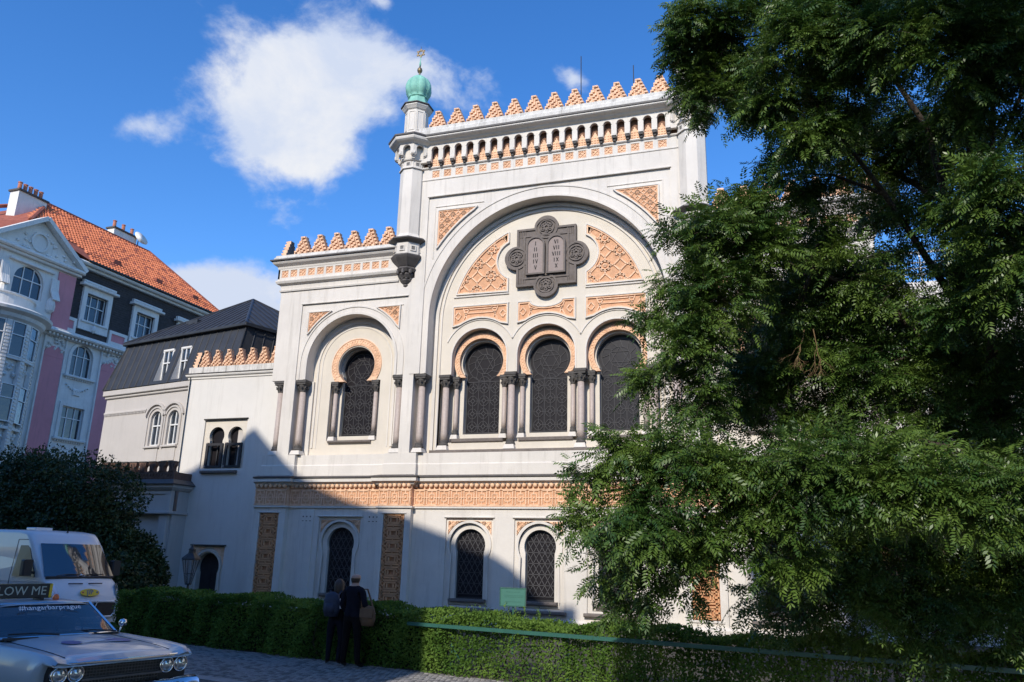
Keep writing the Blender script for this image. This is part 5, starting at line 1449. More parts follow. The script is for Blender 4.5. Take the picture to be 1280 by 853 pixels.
    def dish(s):
        s.smooth = True
        q = Matrix.Translation((7.85, 5.3, 25.8)) @ Matrix.Rotation(math.radians(60), 4, 'X')
        v = MB(); v.lathe([(0.02, 0), (.3, .04), (.5, .12), (.62, .22)], n=20)
        s.add([q @ Vector(p) for p in v.v], v.f)
    part('satellite_dish', 'paintwhite', dish)
    part('dish_arm', 'iron', lambda s: s.tube([(7.85, 5.4, 24.3), (7.85, 5.4, 25.7)], .04, 5))
    return R
build_pink()
# ================================================================== buildings on the camera's side of the street (they stand behind the camera and shade the square)
def plain_block(name, label, x0, x1, yf, depth, prof, colour, storeys, fh=3.7):
    """prof: (x, z) skyline of the roof ridge as seen from the square"""
    R = wthing(name, label, 'building', ((x0 + x1) / 2, yf, 0))
    eave = storeys * fh + .8
    holes = []; n = max(2, int((x1 - x0) / 2.9)); w = (x1 - x0) / n
    for i in range(n):
        for j in range(storeys):
            c = x0 + (i + .5) * w; z = .9 + j * fh; holes.append((c, z))
    b = MB().m(colour); b.prism(rect(x0, x1, -.1, eave), yf, yf - .4, [rect(c - .6, c + .6, z, z + 2.1) for c, z in holes])
    b.box(x0, x0 + .3, yf - depth, yf - .4, -.1, eave); b.box(x1 - .3, x1, yf - depth, yf - .4, -.1, eave); b.box(x0, x1, yf - depth - .3, yf - depth, -.1, eave)
    b.build('wall', R)
    wm = MB().m('paintwhite'); wm.prism(rect(-.6, .6, 0, 2.1), 0, .06, [rect(-.53, -.03, .07, 1.3), rect(.03, .53, .07, 1.3), rect(-.53, .53, 1.37, 2.03)]); wme = wm.mesh('window')
    gm = MB().m('winglass'); gm.prism(rect(-.6, .6, 0, 2.1), .0, .01); gme = gm.mesh('pane')
    for c, z in holes:
        o = obj('window', wme, R, (c, yf - .3, z)); obj('pane', gme, o, (0, -.03, 0))
    c = MB().m('housewhite'); c.box(x0 - .2, x1 + .2 if name != 'corner_house' else x1, yf - .1, yf + .4, eave, eave + .3); c.build('cornice', R)
    r = MB().m('tile_d'); r.prism(prof, yf - depth, yf - .05, back=True); r.build('roof', R)
    return R
# skyline of the western row: hipped gable, then a roof falling to the corner
plain_block('corner_house', 'cream corner apartment house opposite the synagogue with a broken tiled roofline', -62, -7.65, -4.0, 7.5,
            [(-62, 19.3), (-7.65, 19.3), (-8.55, 19.9), (-9.80, 21.0), (-10.75, 21.55), (-13.5, 22.45), (-16.2, 23.2), (-17.8, 23.8), (-18.7, 24.4), (-21.0, 26.55), (-23.7, 24.95), (-25.5, 24.2), (-62, 24.0)], 'render_grey', 5)
plain_block('opposite_house', 'plain grey apartment house opposite the synagogue, east of the street mouth', 2.3, 46, -4.5, 7.5,
            [(2.3, 16.0), (46, 16.0), (46, 19.0), (6, 19.4)], 'render_grey', 4, 3.9)

# east annex of the synagogue behind the big tree, with a railed terrace on top
def build_east():
    R = wthing('east_annex', 'plain white building east of the synagogue with a railed roof terrace, behind the tree', 'building', (9, 26.5, 0))
    w = MB().m('render_white'); x0, x1, y = 3.8, 22, 26.5
    w.prism(rect(x0, x1, -.1, 10.9), y, y + .3, [rect(c - .5, c + .5, z, z + 1.7) for c in (6, 9, 12, 15, 18) for z in (1.0, 4.4, 7.8)])
    w.box(x0, x1, y + .3, y + 8, 10.8, 10.9); w.box(x0, x0 + .1, y + .3, y + 8, -.1, 10.9); w.build('wall', R)
    g = MB().m('winglass'); g.box(x0 + .2, x1, y + .3, y + .32, 0, 10); g.build('window_glazing', R)
    r = MB().m('paintwhite')
    for z in (11.15, 11.35, 11.55, 11.9): r.tube([(x0, y, z), (x1, y, z)], .025 if z < 11.8 else .04, 5)
    for i in range(16): r.tube([(x0 + i * 1.2, y, 10.9), (x0 + i * 1.2, y, 11.9)], .03, 5)
    r.build('terrace_railing', R)
build_east()

# ================================================================== hedge with its green rail
def leaf_mesh(name, P, Dv, Nv, size, width=.45, mats=('leaf_hedge',), fold=.18):
    """one folded four-point leaf per row of P; arrays (n,3)"""
    P = np.asarray(P, np.float32); Dv = np.asarray(Dv, np.float32); Nv = np.asarray(Nv, np.float32)
    Dv /= np.linalg.norm(Dv, axis=1, keepdims=True); S = np.cross(Dv, Nv); S /= np.maximum(1e-6, np.linalg.norm(S, axis=1, keepdims=True)); N2 = np.cross(S, Dv)
    size = np.asarray(size, np.float32).reshape(-1, 1)
    v = np.stack([P, P + Dv * size * .5 + S * size * width * .5 + N2 * size * fold * .3, P + Dv * size, P + Dv * size * .5 - S * size * width * .5 + N2 * size * fold * .3], 1)
    n = len(P); return quad_mesh(name, v.reshape(-1, 3), n, mats)
def quad_mesh(name, v, n, mats):
    me = bpy.data.meshes.new(name); me.vertices.add(n * 4); me.vertices.foreach_set('co', v.astype(np.float32).ravel())
    me.loops.add(n * 4); me.loops.foreach_set('vertex_index', np.arange(n * 4, dtype=np.int32))
    me.polygons.add(n); me.polygons.foreach_set('loop_start', np.arange(0, n * 4, 4, dtype=np.int32))
    try: me.polygons.foreach_set('loop_total', np.full(n, 4, np.int32))
    except Exception: pass
    me.update(calc_edges=True)
    for m_ in mats: me.materials.append(M[m_])
    return me
R_ = np.random.default_rng(11)
def rvec(n): v = R_.normal(size=(n, 3)); return v / np.linalg.norm(v, axis=1, keepdims=True)
def build_hedge():
    s0, s1 = -18.7, 15.5; nf = N_H
    c = street((s0 + s1) / 2, nf + .5)
    R = wthing('hedge', 'long waist high leafy green hedge running along the pavement in front of the synagogue', 'hedge', (c[0], c[1], 0))
    n = 170000
    s = R_.uniform(s0, s1, n)
    def top(s): return np.where(s < -8.9, 1.08, .98) + .05 * np.sin(s * 2.1) + .04 * np.sin(s * 5.3 + 1)
    k = R_.random(n)
    dep = R_.exponential(.06, n)
    front = k < .60
    z = np.where(front, R_.uniform(.0, 1, n) ** .9 * top(s), top(s) - dep * .8)
    bulge = .06 * np.sin(s * 3.1 + 2 * z) + .05 * np.sin(s * 7.7 - 3 * z)
    nn = np.where(front, dep + bulge, R_.uniform(0, 1.0, n))
    # thin places where the wall shows through low down
    thin = (np.sin(s * 1.7 + 1.0) * np.sin(s * .63) > .35) & (z < .72) & front & (s > -9) & (R_.random(n) < .55)
    keep = ~thin
    s, z, nn, front = s[keep], z[keep], nn[keep], front[keep]
    P = np.stack([SD.x * s + SN.x * (nf + nn), SD.y * s + SN.y * (nf + nn), z], 1)
    out = np.where(front[:, None], -np.array([[SN.x, SN.y, -.45]]), np.array([[0, 0, 1.0]]))
    d = rvec(len(s)) * .9 + out * .5; nv = rvec(len(s)) * .8 + out
    me = leaf_mesh('foliage', P, d, nv, R_.uniform(.04, .07, len(s)), .62, ('leaf_hedge',))
    obj('foliage', me, R, kind='stuff')
    core = MB().m('hedge_core'); prism_street(core, s0 + .2, -9.3, nf + .22, nf + .85, 0, .86); core.build('inner_core', R)  # solid near-black block that closes the gaps between the leaves
    # shoots standing above the clipped top
    PP, DD, NN, SZ = [], [], [], []
    tw = MB().m('bark')
    for i in range(620):
        ss = rnd.uniform(s0, s1); base = 1.0 + .05 * math.sin(ss * 2.1)
        if ss < -8.9: h = rnd.uniform(.05, .20); 
        else: h = rnd.uniform(.06, .34) * (1.0 if math.sin(ss * 1.3) > -.3 else .5)
        p0 = Vector(street(ss, nf + rnd.uniform(.05, .9), base - .08)); lean = Vector((rnd.uniform(-.25, .25), rnd.uniform(-.25, .25), 1)).normalized()
        if i % 3 == 0: tw.tube([p0, p0 + lean * h], .003, 3, cap=False)
        m_ = int(h / .02)
        for j in range(m_):
            t = (j + .5) / m_; a = rnd.uniform(0, 2 * PI); dv = Vector((math.cos(a), math.sin(a), .7))
            PP.append(p0 + lean * h * t); DD.append(dv); NN.append(Vector((0, 0, 1)) + Vector((rnd.uniform(-.5, .5), rnd.uniform(-.9, .1), 0))); SZ.append(rnd.uniform(.035, .06))
    obj('shoot', leaf_mesh('shoot', [tuple(p) for p in PP], [tuple(p) for p in DD], [tuple(p) for p in NN], SZ, .5, ('leaf_hedge',)), R, kind='stuff')
    tw2 = MB().m('bark')
    for i in range(520):
        ss = rnd.uniform(s0, s1); p = Vector(street(ss, nf + rnd.uniform(.15, .8), 0)); pts = [p]
        for k in range(3): p = p + Vector((rnd.uniform(-.16, .16), rnd.uniform(-.1, .1), rnd.uniform(.2, .36))); pts.append(p.copy())
        tw2.tube(pts, [.012, .01, .007, .004], 4, cap=False)
    tw2.v += tw.v and []; tw2.build('stem', R, kind='stuff')
    return R
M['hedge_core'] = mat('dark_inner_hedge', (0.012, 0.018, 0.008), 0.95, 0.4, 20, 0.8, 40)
build_hedge()
def build_rail():
    c = street(3, N_H - .02); R = wthing('green_fence', 'low green painted steel fence with flat top rail standing in the hedge face', 'fence', (c[0], c[1], 0))
    s0, s1 = -9.6, 15
    r = MB().m('green_metal')
    v = [street(s, n, z) for z in (.80, .86) for n in (N_H - .12, N_H - .06) for s in (s0, s1)]
    r.add(v, [(0, 2, 3, 1), (4, 5, 7, 6), (0, 1, 5, 4), (2, 6, 7, 3), (0, 4, 6, 2), (1, 3, 7, 5)]); r.build('top_rail', R)
    pm = MB().m('green_metal'); pm.box(-.02, .02, -.02, .02, 0, .80); pme = pm.mesh('post')
    i = 0; s = s0 + .9
    while s < s1:
        p = street(s, N_H + .10); obj('post', pme, R, p); s += 2.35
    d = MB().m('green_metal'); a = street(s0 + .95, N_H - .1, .55); b = street(s0 + 1.5, N_H - .1, .1)
    d.tube([street(s0 + .9, N_H + .05, .5), street(s0 + 1.25, N_H + .05, .12)], .012, 5); d.build('brace', R)
build_rail()

# ================================================================== lamp and sign
def build_lamp():
    x, y = -16.05, 19.5
    R = wthing('street_lamp', 'old black cast iron lamp post with six sided glass lantern by the annex door', 'lamp', (x, y, 0))
    p = MB().m('iron'); p.smooth = True
    p.lathe([(.12, 0), (.11, .12), (.06, .2), (.05, .5), (.035, .6), (.03, .92), (.05, .96), (.03, 1.0), (.03, 1.12)], (x, y, 0), 10); p.build('post', R)
    L = MB().m('iron'); zb, zt = 1.12, 1.80
    hexp = lambda r, z: [(x + r * math.cos(PI / 6 + PI / 3 * k), y + r * math.sin(PI / 6 + PI / 3 * k), z) for k in range(6)]
    a, b = hexp(.08, zb), hexp(.235, zt)
    for k in range(6): L.tube([a[k], b[k]], .013, 4)
    for H_ in (a, b): 
        for k in range(6): L.tube([H_[k], H_[(k + 1) % 6]], .014, 4)
    mid = [tuple(Vector(a[k]).lerp(Vector(b[k]), .42)) for k in range(6)]
    for k in range(6): L.tube([mid[k], mid[(k + 1) % 6]], .008, 4)
    LN = L.build('lantern', R)
    rf = MB().m('iron'); rf.lathe([(.27, 0), (.25, .05), (.10, .18), (.09, .26), (.11, .28), (.05, .34), (.02, .42), (0, .45)], (x, y, zt), 6, PI / 6); rf.build('lantern_roof', LN)
    gm = M['lampglass']
    gl = MB().m(gm)
    for k in range(6): gl.add([a[k], a[(k + 1) % 6], b[(k + 1) % 6], b[k]], [(0, 1, 2, 3)])
    gl.build('lantern_glass', LN)
m_, t_, b_ = new_mat('lamp_glass'); b_.inputs['Base Color'].default_value = (.12, .13, .15, 1); b_.inputs['Roughness'].default_value = .15; b_.inputs['Alpha'].default_value = .3
M['lampglass'] = m_
build_lamp()
def build_sign():
    x, y = -5.72, 17.8; R = wthing('notice_board', 'small green notice board on a single post in front of the synagogue windows', 'sign', (x, y, 0))
    b = MB().m('sign_green'); b.bbox(x - .29, x + .29, y - .02, y + .02, 1.02, 1.39, .006); B = b.build('board', R)
    f = MB().m('green_metal'); f.prism(rect(x - .31, x + .31, 1.0, 1.41), y - .028, y + .025, [rect(x - .285, x + .285, 1.025, 1.385)]); f.build('frame', B)
    p = MB().m('green_metal'); p.tube([(x, y + .03, 0), (x, y + .03, 1.0)], .022, 8); p.build('post', R)
    l = MB().m('sign_ink')
    for z, w in ((1.31, .34), (1.235, .44), (1.20, .40), (1.10, .36)):
        xx = x - w / 2
        while xx < x + w / 2:
            q = rnd.uniform(.02, .06); l.box(xx, xx + q, y - .024, y - .0205, z, z + .014); xx += q + .012
    l.build('lettering', B)
M['sign_green'] = mat('notice_green', (0.045, 0.16, 0.125), 0.5, 0.05, 3)
M['sign_ink'] = mat('notice_dark_print', (0.03, 0.13, 0.10), 0.6, 0.1)
build_sign()
# ================================================================== pinnate-leaved tree over the pavement
# each bough: centre x, y, z and radius
BOUGHS = [(-0.62, 12, 11.04, 0.55), (-0.91, 12, 10.46, 0.36), (-0.41, 12.3, 10.25, 0.53), (-0.03, 12, 10.76, 0.54), (-0.56, 12.3, 9.72, 0.3), (-0.03, 12.3, 9.86, 0.3), (0.67, 10.5, 9.25, 0.55), (0.42, 11, 8.82, 0.38), (0.72, 11, 8.23, 0.45), (1.34, 10.5, 9.52, 0.57), (1.42, 11, 8.78, 0.58), (2.03, 10, 8.87, 0.53), (2.65, 10, 8.5, 0.62), (3.22, 10, 8.74, 0.51), (3.14, 10.5, 7.91, 0.52), (2.85, 12.5, 9.04, 0.51), (-0.14, 11.5, 7.22, 0.44), (-0.49, 11, 6.6, 0.49), (0.05, 11.3, 6.41, 0.45), (-0.96, 11.5, 6.98, 0.32), (-1.09, 11.3, 6.14, 0.38), (-0.53, 11, 5.74, 0.48), (-1.41, 11.5, 5.78, 0.24), (-1.14, 11.3, 5.14, 0.42), (-1.48, 11.5, 4.66, 0.29), (-0.98, 11.5, 4.46, 0.37), (0.54, 12, 7.84, 0.4), (0.84, 13, 7.41, 0.43), (2.76, 10, 6.46, 0.44), (2.55, 10.5, 6.39, 0.29), (2.93, 10, 5.82, 0.38), (2.83, 10.5, 5.4, 0.37), (2.48, 11, 5.33, 0.21), (-2.42, 10.5, 3.1, 0.2), (-1.98, 10.3, 3.35, 0.27), (-1.56, 10, 3.45, 0.33), (-1.04, 9.8, 3.31, 0.37), (-1.78, 10, 2.65, 0.45), (-2.28, 10.3, 2.5, 0.24), (-1.16, 9.8, 2.54, 0.48), (-0.58, 9.8, 3.02, 0.43), (-0.11, 10, 3.27, 0.37), (0.41, 9.6, 3.08, 0.41), (0.9, 9.5, 3.02, 0.4), (-0.05, 10, 2.66, 0.43), (1.37, 9.6, 2.77, 0.39), (1.92, 9.6, 2.81, 0.39), (2.39, 9.6, 2.98, 0.34), (2.23, 9.8, 2.53, 0.3), (-0.64, 10.3, 2.29, 0.36), (-1.46, 10.5, 2.08, 0.43), (-2.25, 10.8, 2.0, 0.24), (-1.9, 11, 1.6, 0.22), (-1.05, 10.8, 1.84, 0.17), (0.05, 10.3, 2.16, 0.31), (1.86, 9.8, 3.35, 0.21), (1.29, 9.8, 3.36, 0.24)]
DEEP = [(1.3, 12.0, 6.4, .42), (1.9, 12.2, 6.1, .42), (1.0, 12.1, 6.9, .35), (.5, 12.4, 5.9, .4), (.6, 12.2, 2.3, .5), (1.3, 12.3, 1.4, .5), (2.0, 12.2, 1.6, .5), (2.7, 12.2, 1.5, .5), (3.4, 12.3, 1.7, .55), (3.8, 12.4, 2.4, .55), (3.2, 12.0, 2.6, .5), (2.5, 12.0, 2.7, .5), (1.2, 12.0, 2.7, .45), (2.4, 13.2, 2.0, .6), (3.2, 13.2, 2.2, .6), (1.6, 13.2, 2.4, .6), (4.2, 12.8, 1.6, .6), (.2, 12.8, 3.2, .5), (1.6, 14, 6.6, .6), (1.0, 14, 7.0, .5), (2.6, 14, 5.9, .6), (2.8, 12.6, 5.2, .6), (3.3, 12.6, 4.3, .6), (2.3, 12.8, 4.4, .6), (1.6, 12.9, 5.0, .6), (2.9, 12.6, 6.3, .55), (3.6, 12.4, 5.2, .6), (3.7, 12.5, 6.4, .6), (1.0, 13, 5.6, .6), (2.9, 12.3, 3.4, .5), (3.6, 12.2, 3.3, .5), (2.2, 12.9, 7.3, .5), (3.2, 12.6, 7.4, .5), (0.4, 13.2, 6.4, .5), (-.3, 13.2, 5.2, .45), (0.3, 13.2, 5.3, .5), (1.9, 12.4, 3.4, .5), (1.0, 12.6, 3.7, .5), (0.7, 14.5, 6.64, 0.61), (1.37, 15, 6.13, 0.66), (1.98, 15, 5.42, 0.69), (2.58, 15, 5.03, 0.63), (3.22, 14.5, 5.45, 0.61), (3.73, 14, 5.3, 0.58), (0.61, 14.5, 5.3, 0.64), (1.21, 14.5, 4.56, 0.62), (2.34, 15.5, 6.52, 0.54), (1.28, 14.5, 7.13, 0.52), (2.1, 15, 7.47, 0.47), (2.02, 14, 8.47, 0.6), (2.6, 13.5, 8.53, 0.52), (1.51, 13.5, 9.07, 0.53), (2.29, 13.5, 9.18, 0.53), (3.24, 14, 4.54, 0.54), (3.58, 13.5, 4.19, 0.48), (-0.03, 14, 5.8, 0.54), (-0.47, 13.5, 4.71, 0.51), (0.11, 14, 4.79, 0.52), (0.5, 13.5, 4.15, 0.49), (3.1, 13, 8.42, 0.44), (3.36, 14, 6.98, 0.29), (0.3, 12.3, 1.64, 0.41), (0.82, 12.5, 1.49, 0.41), (0.01, 12.5, 1.4, 0.23), (0.89, 12, 2.14, 0.46), (1.55, 12, 2.26, 0.43), (2.2, 12.5, 2.17, 0.42), (2.83, 12.5, 2.14, 0.41), (1.46, 13, 1.71, 0.39), (-0.34, 12, 1.73, 0.18)]
# crown outside the picture, up and right; overhead boughs added to shade the middle
REST = [(2.1, 7.6, 10.9, .9), (3.4, 7.6, 10.6, .9), (4.4, 8.0, 9.8, .8), (4.2, 9.2, 10.8, .9), (3.0, 6.8, 10.2, .8), (4.6, 9.4, 8.6, .8), (0.2, 12, 11.8, .7), (1.2, 11.5, 11.4, .8), (2.3, 11, 11.0, .8), (3.4, 11.2, 10.6, .8), (4.4, 11.5, 9.8, .8), (4.6, 11, 8.2, .8), (4.5, 11.3, 6.6, .8), (4.3, 11, 5.0, .8), (3.9, 10.6, 3.6, .6), (1.5, 13, 12.2, .9), (2.8, 13.2, 12.0, .9), (4.2, 13.5, 11.0, .9), (5.2, 13.5, 9.0, .9), (5.2, 13.5, 7.0, .9), (5.0, 13, 5.0, .8), (3.4, 14.8, 9.6, .9), (1.9, 14.8, 10.4, .9), (0.6, 13.8, 10.6, .7), (3.9, 15.4, 7.6, .8), (3.4, 10.0, 3.0, .5), (3.3, 12.2, 3.1, .5), (3.9, 12.4, 3.0, .5)]
def sprig_positions(boughs, dens, rs, twl=(.19, .36)):
    """leaves ranked along twigs; returns base points, directions, face normals"""
    P, D_, N_ = [], [], []; twigs = []
    for (x, y, z, r) in boughs:
        c = np.array([x, y, z])
        nt = max(6, int(dens * (r / .45) ** 2))
        ns = max(4, int(10 * (r / .45) ** 2)); su = rs.normal(size=(ns, 3)); su /= np.linalg.norm(su, axis=1, keepdims=True)
        sc = c + su * r * rs.uniform(.45, .85, (ns, 1)) * np.array([1, 1, .8])
        for k in range(nt):
            v = rs.normal(size=3); v /= np.linalg.norm(v)
            i = k % ns; st = sc[i] + v * .07 * rs.uniform(0, 1)
            d = v * .75 + su[i] * .55 + np.array([0, 0, .12]); d[2] *= .65; d /= np.linalg.norm(d)
            L = rs.uniform(*twl) * (.75 + .5 * min(1, r / .5)); m_ = int(rs.integers(6, 10))
            pts = []
            for j in range(m_ + 1):
                t = j / m_; pts.append(st + d * L * t + np.array([0, 0, -.22 * L * t * t]))
            twigs.append(pts)
            side = np.cross(d, [0, 0, 1]); side /= max(1e-6, np.linalg.norm(side))
            for j in range(1, m_ + 1):
                t = j / m_; sg = 1 if j % 2 else -1
                if j == m_: ld = d + np.array([0, 0, -.3])
                else: ld = d * .55 + side * sg * .85 + np.array([0, 0, -.28]) + rs.normal(size=3) * .34
                P.append(pts[j]); D_.append(ld); N_.append(np.array([0, 0, 1.0]) + rs.normal(size=3) * .55 + np.array([-.0, -.25, 0]))
    return np.array(P), np.array(D_), np.array(N_), twigs
def pinnate(P, D_, N_, rs, L=(.12, .25), pairs=5):
    n = len(P); D_ = D_ / np.linalg.norm(D_, axis=1, keepdims=True); S = np.cross(D_, N_); S /= np.linalg.norm(S, axis=1, keepdims=True); U = np.cross(S, D_)
    ln = rs.uniform(L[0], L[1], (n, 1)); quads = []
    for k in range(pairs * 2 + 1):
        if k == pairs * 2: t = 1.0; sg = 0
        else: t = .22 + .72 * (k // 2) / (pairs - 1); sg = 1 if k % 2 else -1
        base = P + D_ * ln * t - U * ln * .22 * t * t
        ll = ln * (.36 - .10 * abs(t - .5))
        dd = D_ * (.45 if sg else 1.0) + S * sg * .85 - U * (.10 + .35 * t) + rs.normal(size=(n, 3)) * .10; dd /= np.linalg.norm(dd, axis=1, keepdims=True)
        ss = np.cross(dd, U); ss /= np.linalg.norm(ss, axis=1, keepdims=True); w = ll * .19
        quads.append(np.stack([base, base + dd * ll * .45 + ss * w, base + dd * ll - U * ll * .12, base + dd * ll * .45 - ss * w], 1))
    q = np.stack(quads, 1)      # n, leaflets, 4, 3
    return q.reshape(-1, 3), n * (pairs * 2 + 1)
def build_tree():
    base = (3.35, 13.7, 0)
    R = wthing('pinnate_tree', 'big spreading tree with feathery dark green leaves leaning over the hedge on the right', 'tree', base)
    rs = np.random.default_rng(5)
    parts = [(BOUGHS, 104, 'crown'), (DEEP, 74, 'crown_interior'), (REST, 52, 'crown_outer')]
    alltw = []
    for bs, dens, nm in parts:
        P, D_, N_, tw = sprig_positions(bs, dens, rs); alltw += tw[::3]
        if nm == 'crown':
            # the largest leaves in view are objects of their own, sharing six leaf meshes
            cam_p = np.array([0, 0, 2.05]); dist = np.linalg.norm(P - cam_p, axis=1) - .12 * (N_[:, 1] * -1)
            rp = np.array(BOUGHS)[:, :3]
            order = np.argsort(dist); sel = order[:2400:8][:290]
            mask = np.ones(len(P), bool); mask[sel] = False
            lm = []
            for i in range(6):
                v, n = pinnate(np.zeros((1, 3)), np.array([[1.0, 0, -.05]]), np.array([[0, 0, 1.0]]), rs)
                lm.append(quad_mesh('leaf', v, n, ('leaf',)))
            for i in sel:
                d = Vector(D_[i]).normalized(); s = d.cross(Vector(N_[i])).normalized(); u = s.cross(d)
                o = obj('leaf', lm[int(i) % 6], R); o.matrix_parent_inverse = Matrix.Translation(-Vector(base))
                o.matrix_basis = Matrix(((d.x, -s.x, u.x, P[i][0]), (d.y, -s.y, u.y, P[i][1]), (d.z, -s.z, u.z, P[i][2]), (0, 0, 0, 1)))
            P, D_, N_ = P[mask], D_[mask], N_[mask]
        v, n = pinnate(P, D_, N_, rs, pairs=5 if nm == 'crown' else 4)
        obj(nm, quad_mesh(nm, v, n, ('leaf',)), R, kind='stuff')
    tw = MB().m('bark')
    for pts in alltw: tw.tube([pts[0], pts[len(pts) // 2], pts[-1]], [.008, .005, .002], 3, cap=False)
    tw.build('twig', R, kind='stuff')
    tk = MB().m('bark'); tk.smooth = True
    tk.tube([(3.35, 13.7, -.1), (3.37, 13.68, .3), (3.40, 13.6, 1.2), (3.35, 13.5, 2.5), (3.25, 13.4, 4.0), (3.2, 13.3, 5.4), (3.1, 13.2, 6.6)], [.40, .33, .28, .26, .25, .24, .20], 14)
    tk.build('trunk', R)
    limbs = [[(3.1, 13.2, 6.5), (3.2, 12, 8.8), (3.1, 10.4, 10.4), (2.7, 8.8, 11.0), (2.2, 7.4, 10.9)], [(3.15, 13.3, 5.6), (2.6, 12.9, 6.6), (1.9, 12.2, 7.6), (1.3, 11.5, 8.4), (.7, 10.9, 9.0)], [(3.1, 13.2, 6.5), (2.9, 12.8, 7.6), (2.6, 12.2, 8.6), (2.0, 11.8, 9.8), (1.0, 12, 10.6), (-.2, 12.1, 10.7)],
             [(3.2, 13.3, 6.2), (3.5, 12.8, 7.6), (3.5, 11.8, 9.0), (3.0, 10.6, 9.2)], [(3.25, 13.4, 4.6), (2.6, 12.9, 5.2), (1.7, 12.4, 6.0), (.8, 12.0, 6.4), (-.2, 11.5, 6.4), (-.9, 11.4, 6.1)],
             [(3.3, 13.45, 3.4), (2.5, 12.6, 3.7), (1.6, 11.6, 3.7), (.8, 10.6, 3.4), (-.2, 10.2, 3.2), (-1.4, 10.1, 3.0), (-2.2, 10.3, 2.9)], [(1.0, 10.9, 3.5), (1.4, 10.2, 3.1), (1.9, 9.9, 2.9), (2.3, 9.7, 2.8)],
             [(3.2, 13.4, 4.2), (3.0, 12.2, 4.9), (2.9, 11.0, 5.5), (2.8, 10.3, 6.1)], [(3.1, 13.2, 6.4), (3.6, 13.6, 8), (4.3, 13.4, 9.6), (4.4, 12.4, 10.6)], [(2.9, 12.8, 7.6), (2.4, 13.6, 8.6), (2.0, 14.4, 9.6)],
             [(3.25, 13.4, 4.9), (2.9, 14.2, 5.6), (2.0, 14.9, 6.2), (1.2, 14.7, 6.2)], [(3.3, 13.5, 3.0), (2.6, 13.2, 2.9), (1.8, 12.6, 2.7), (1.0, 12.3, 2.3), (.3, 12.3, 1.9)], [(-.2, 10.2, 3.2), (-.9, 10.4, 2.6), (-1.6, 10.6, 2.2), (-2.1, 10.9, 1.8)],
             [(.8, 12.0, 6.4), (.2, 11.6, 7.0), (-.5, 11.5, 7.1)], [(-.2, 11.5, 6.4), (-.8, 11.3, 5.4), (-1.2, 11.4, 4.8)], [(1.9, 12.2, 7.6), (1.2, 12.2, 8.0), (.6, 12.0, 8.0)]]
    for l in limbs:
        b = MB().m('bark'); b.smooth = True; n = len(l); r0 = .065 if l[0][0] > 2.8 else .035
        b.tube([Vector(p) + Vector((rnd.uniform(-.05, .05),) * 3) * (i > 0) for i, p in enumerate(l)], [r0 * (1 - .78 * i / (n - 1)) for i in range(n)], 8); b.build('limb', R)
    for (x, y, z, r) in BOUGHS + DEEP + REST:
        # a branch from the nearest limb point into each bough
        q = min((Vector(p) for l in limbs for p in l), key=lambda p: (p - Vector((x, y, z))).length)
        b = MB().m('bark'); m = (q + Vector((x, y, z))) / 2 + Vector((rnd.uniform(-.1, .1), rnd.uniform(-.1, .1), .08))
        b.tube([q, m, (x, y, z)], [.03, .02, .008], 5, cap=False); b.build('branch', R)
    # bare dead twigs hanging in the middle of the crown
    dt = MB().m('twig')
    def grow(p, d, l, r, k):
        q = p + d * l; dt.tube([p, p + d * l * .5 + Vector((rnd.uniform(-.02, .02), 0, rnd.uniform(-.02, .02))), q], [r, r * .8, r * .6], 4, cap=False)
        if k: 
            for _ in range(3): grow(q, (d + Vector((rnd.uniform(-.9, .9), rnd.uniform(-.5, .5), rnd.uniform(-.9, .5)))).normalized(), l * .72, r * .62, k - 1)
    grow(Vector((.62, 12.2, 5.5)), Vector((-.25, -.1, -.9)).normalized(), .26, .009, 3); grow(Vector((.75, 12.2, 5.5)), Vector((.1, -.1, -1)).normalized(), .30, .008, 3)
    dt.build('dead_twig', R, label='pale bare dead twigs')
    return R
build_tree()

# ================================================================== dark shrubs behind the van
def shrub(name, label, cx, cy, blobs, n, group=None):
    R = wthing(name, label, 'shrub', (cx, cy, 0), group)
    rs = np.random.default_rng(int(abs(cx * 10)))
    P, D_, N_ = [], [], []
    tot = sum(b[3] ** 2 for b in blobs)
    for x, y, z, r in blobs:
        k = int(n * r * r / tot); v = rs.normal(size=(k, 3)); v /= np.linalg.norm(v, axis=1, keepdims=True)
        rr = r * (1.04 - rs.exponential(.15, k)) + .16 * np.sin(v[:, 0] * 9 + x * 3) * np.sin(v[:, 2] * 8 + z) * r + .10 * np.sin(v[:, 1] * 17 + v[:, 2] * 13) * r; p = np.array([x, y, z]) + v * rr[:, None]
        P.append(p); D_.append(v * .6 + rs.normal(size=(k, 3)) * .7); N_.append(v + rs.normal(size=(k, 3)) * .6 + np.array([0, 0, .5]))
    P = np.concatenate(P); D_ = np.concatenate(D_); N_ = np.concatenate(N_); m = P[:, 2] > .02; P, D_, N_ = P[m], D_[m], N_[m]
    obj('crown', leaf_mesh('crown', P, D_, N_, rs.uniform(.07, .15, len(P)), .6, ('leaf_dark',)), R, kind='stuff')
    for k in range(5):
        s = MB().m('bark'); a = rnd.uniform(0, 6.28); b = blobs[k % len(blobs)]
        s.tube([(cx + .15 * math.cos(a), cy + .15 * math.sin(a), -.1), ((cx + b[0]) / 2, (cy + b[1]) / 2, b[2] * .55), (b[0], b[1], b[2])], [.07, .05, .02], 6); s.build('stem', R)
    return R
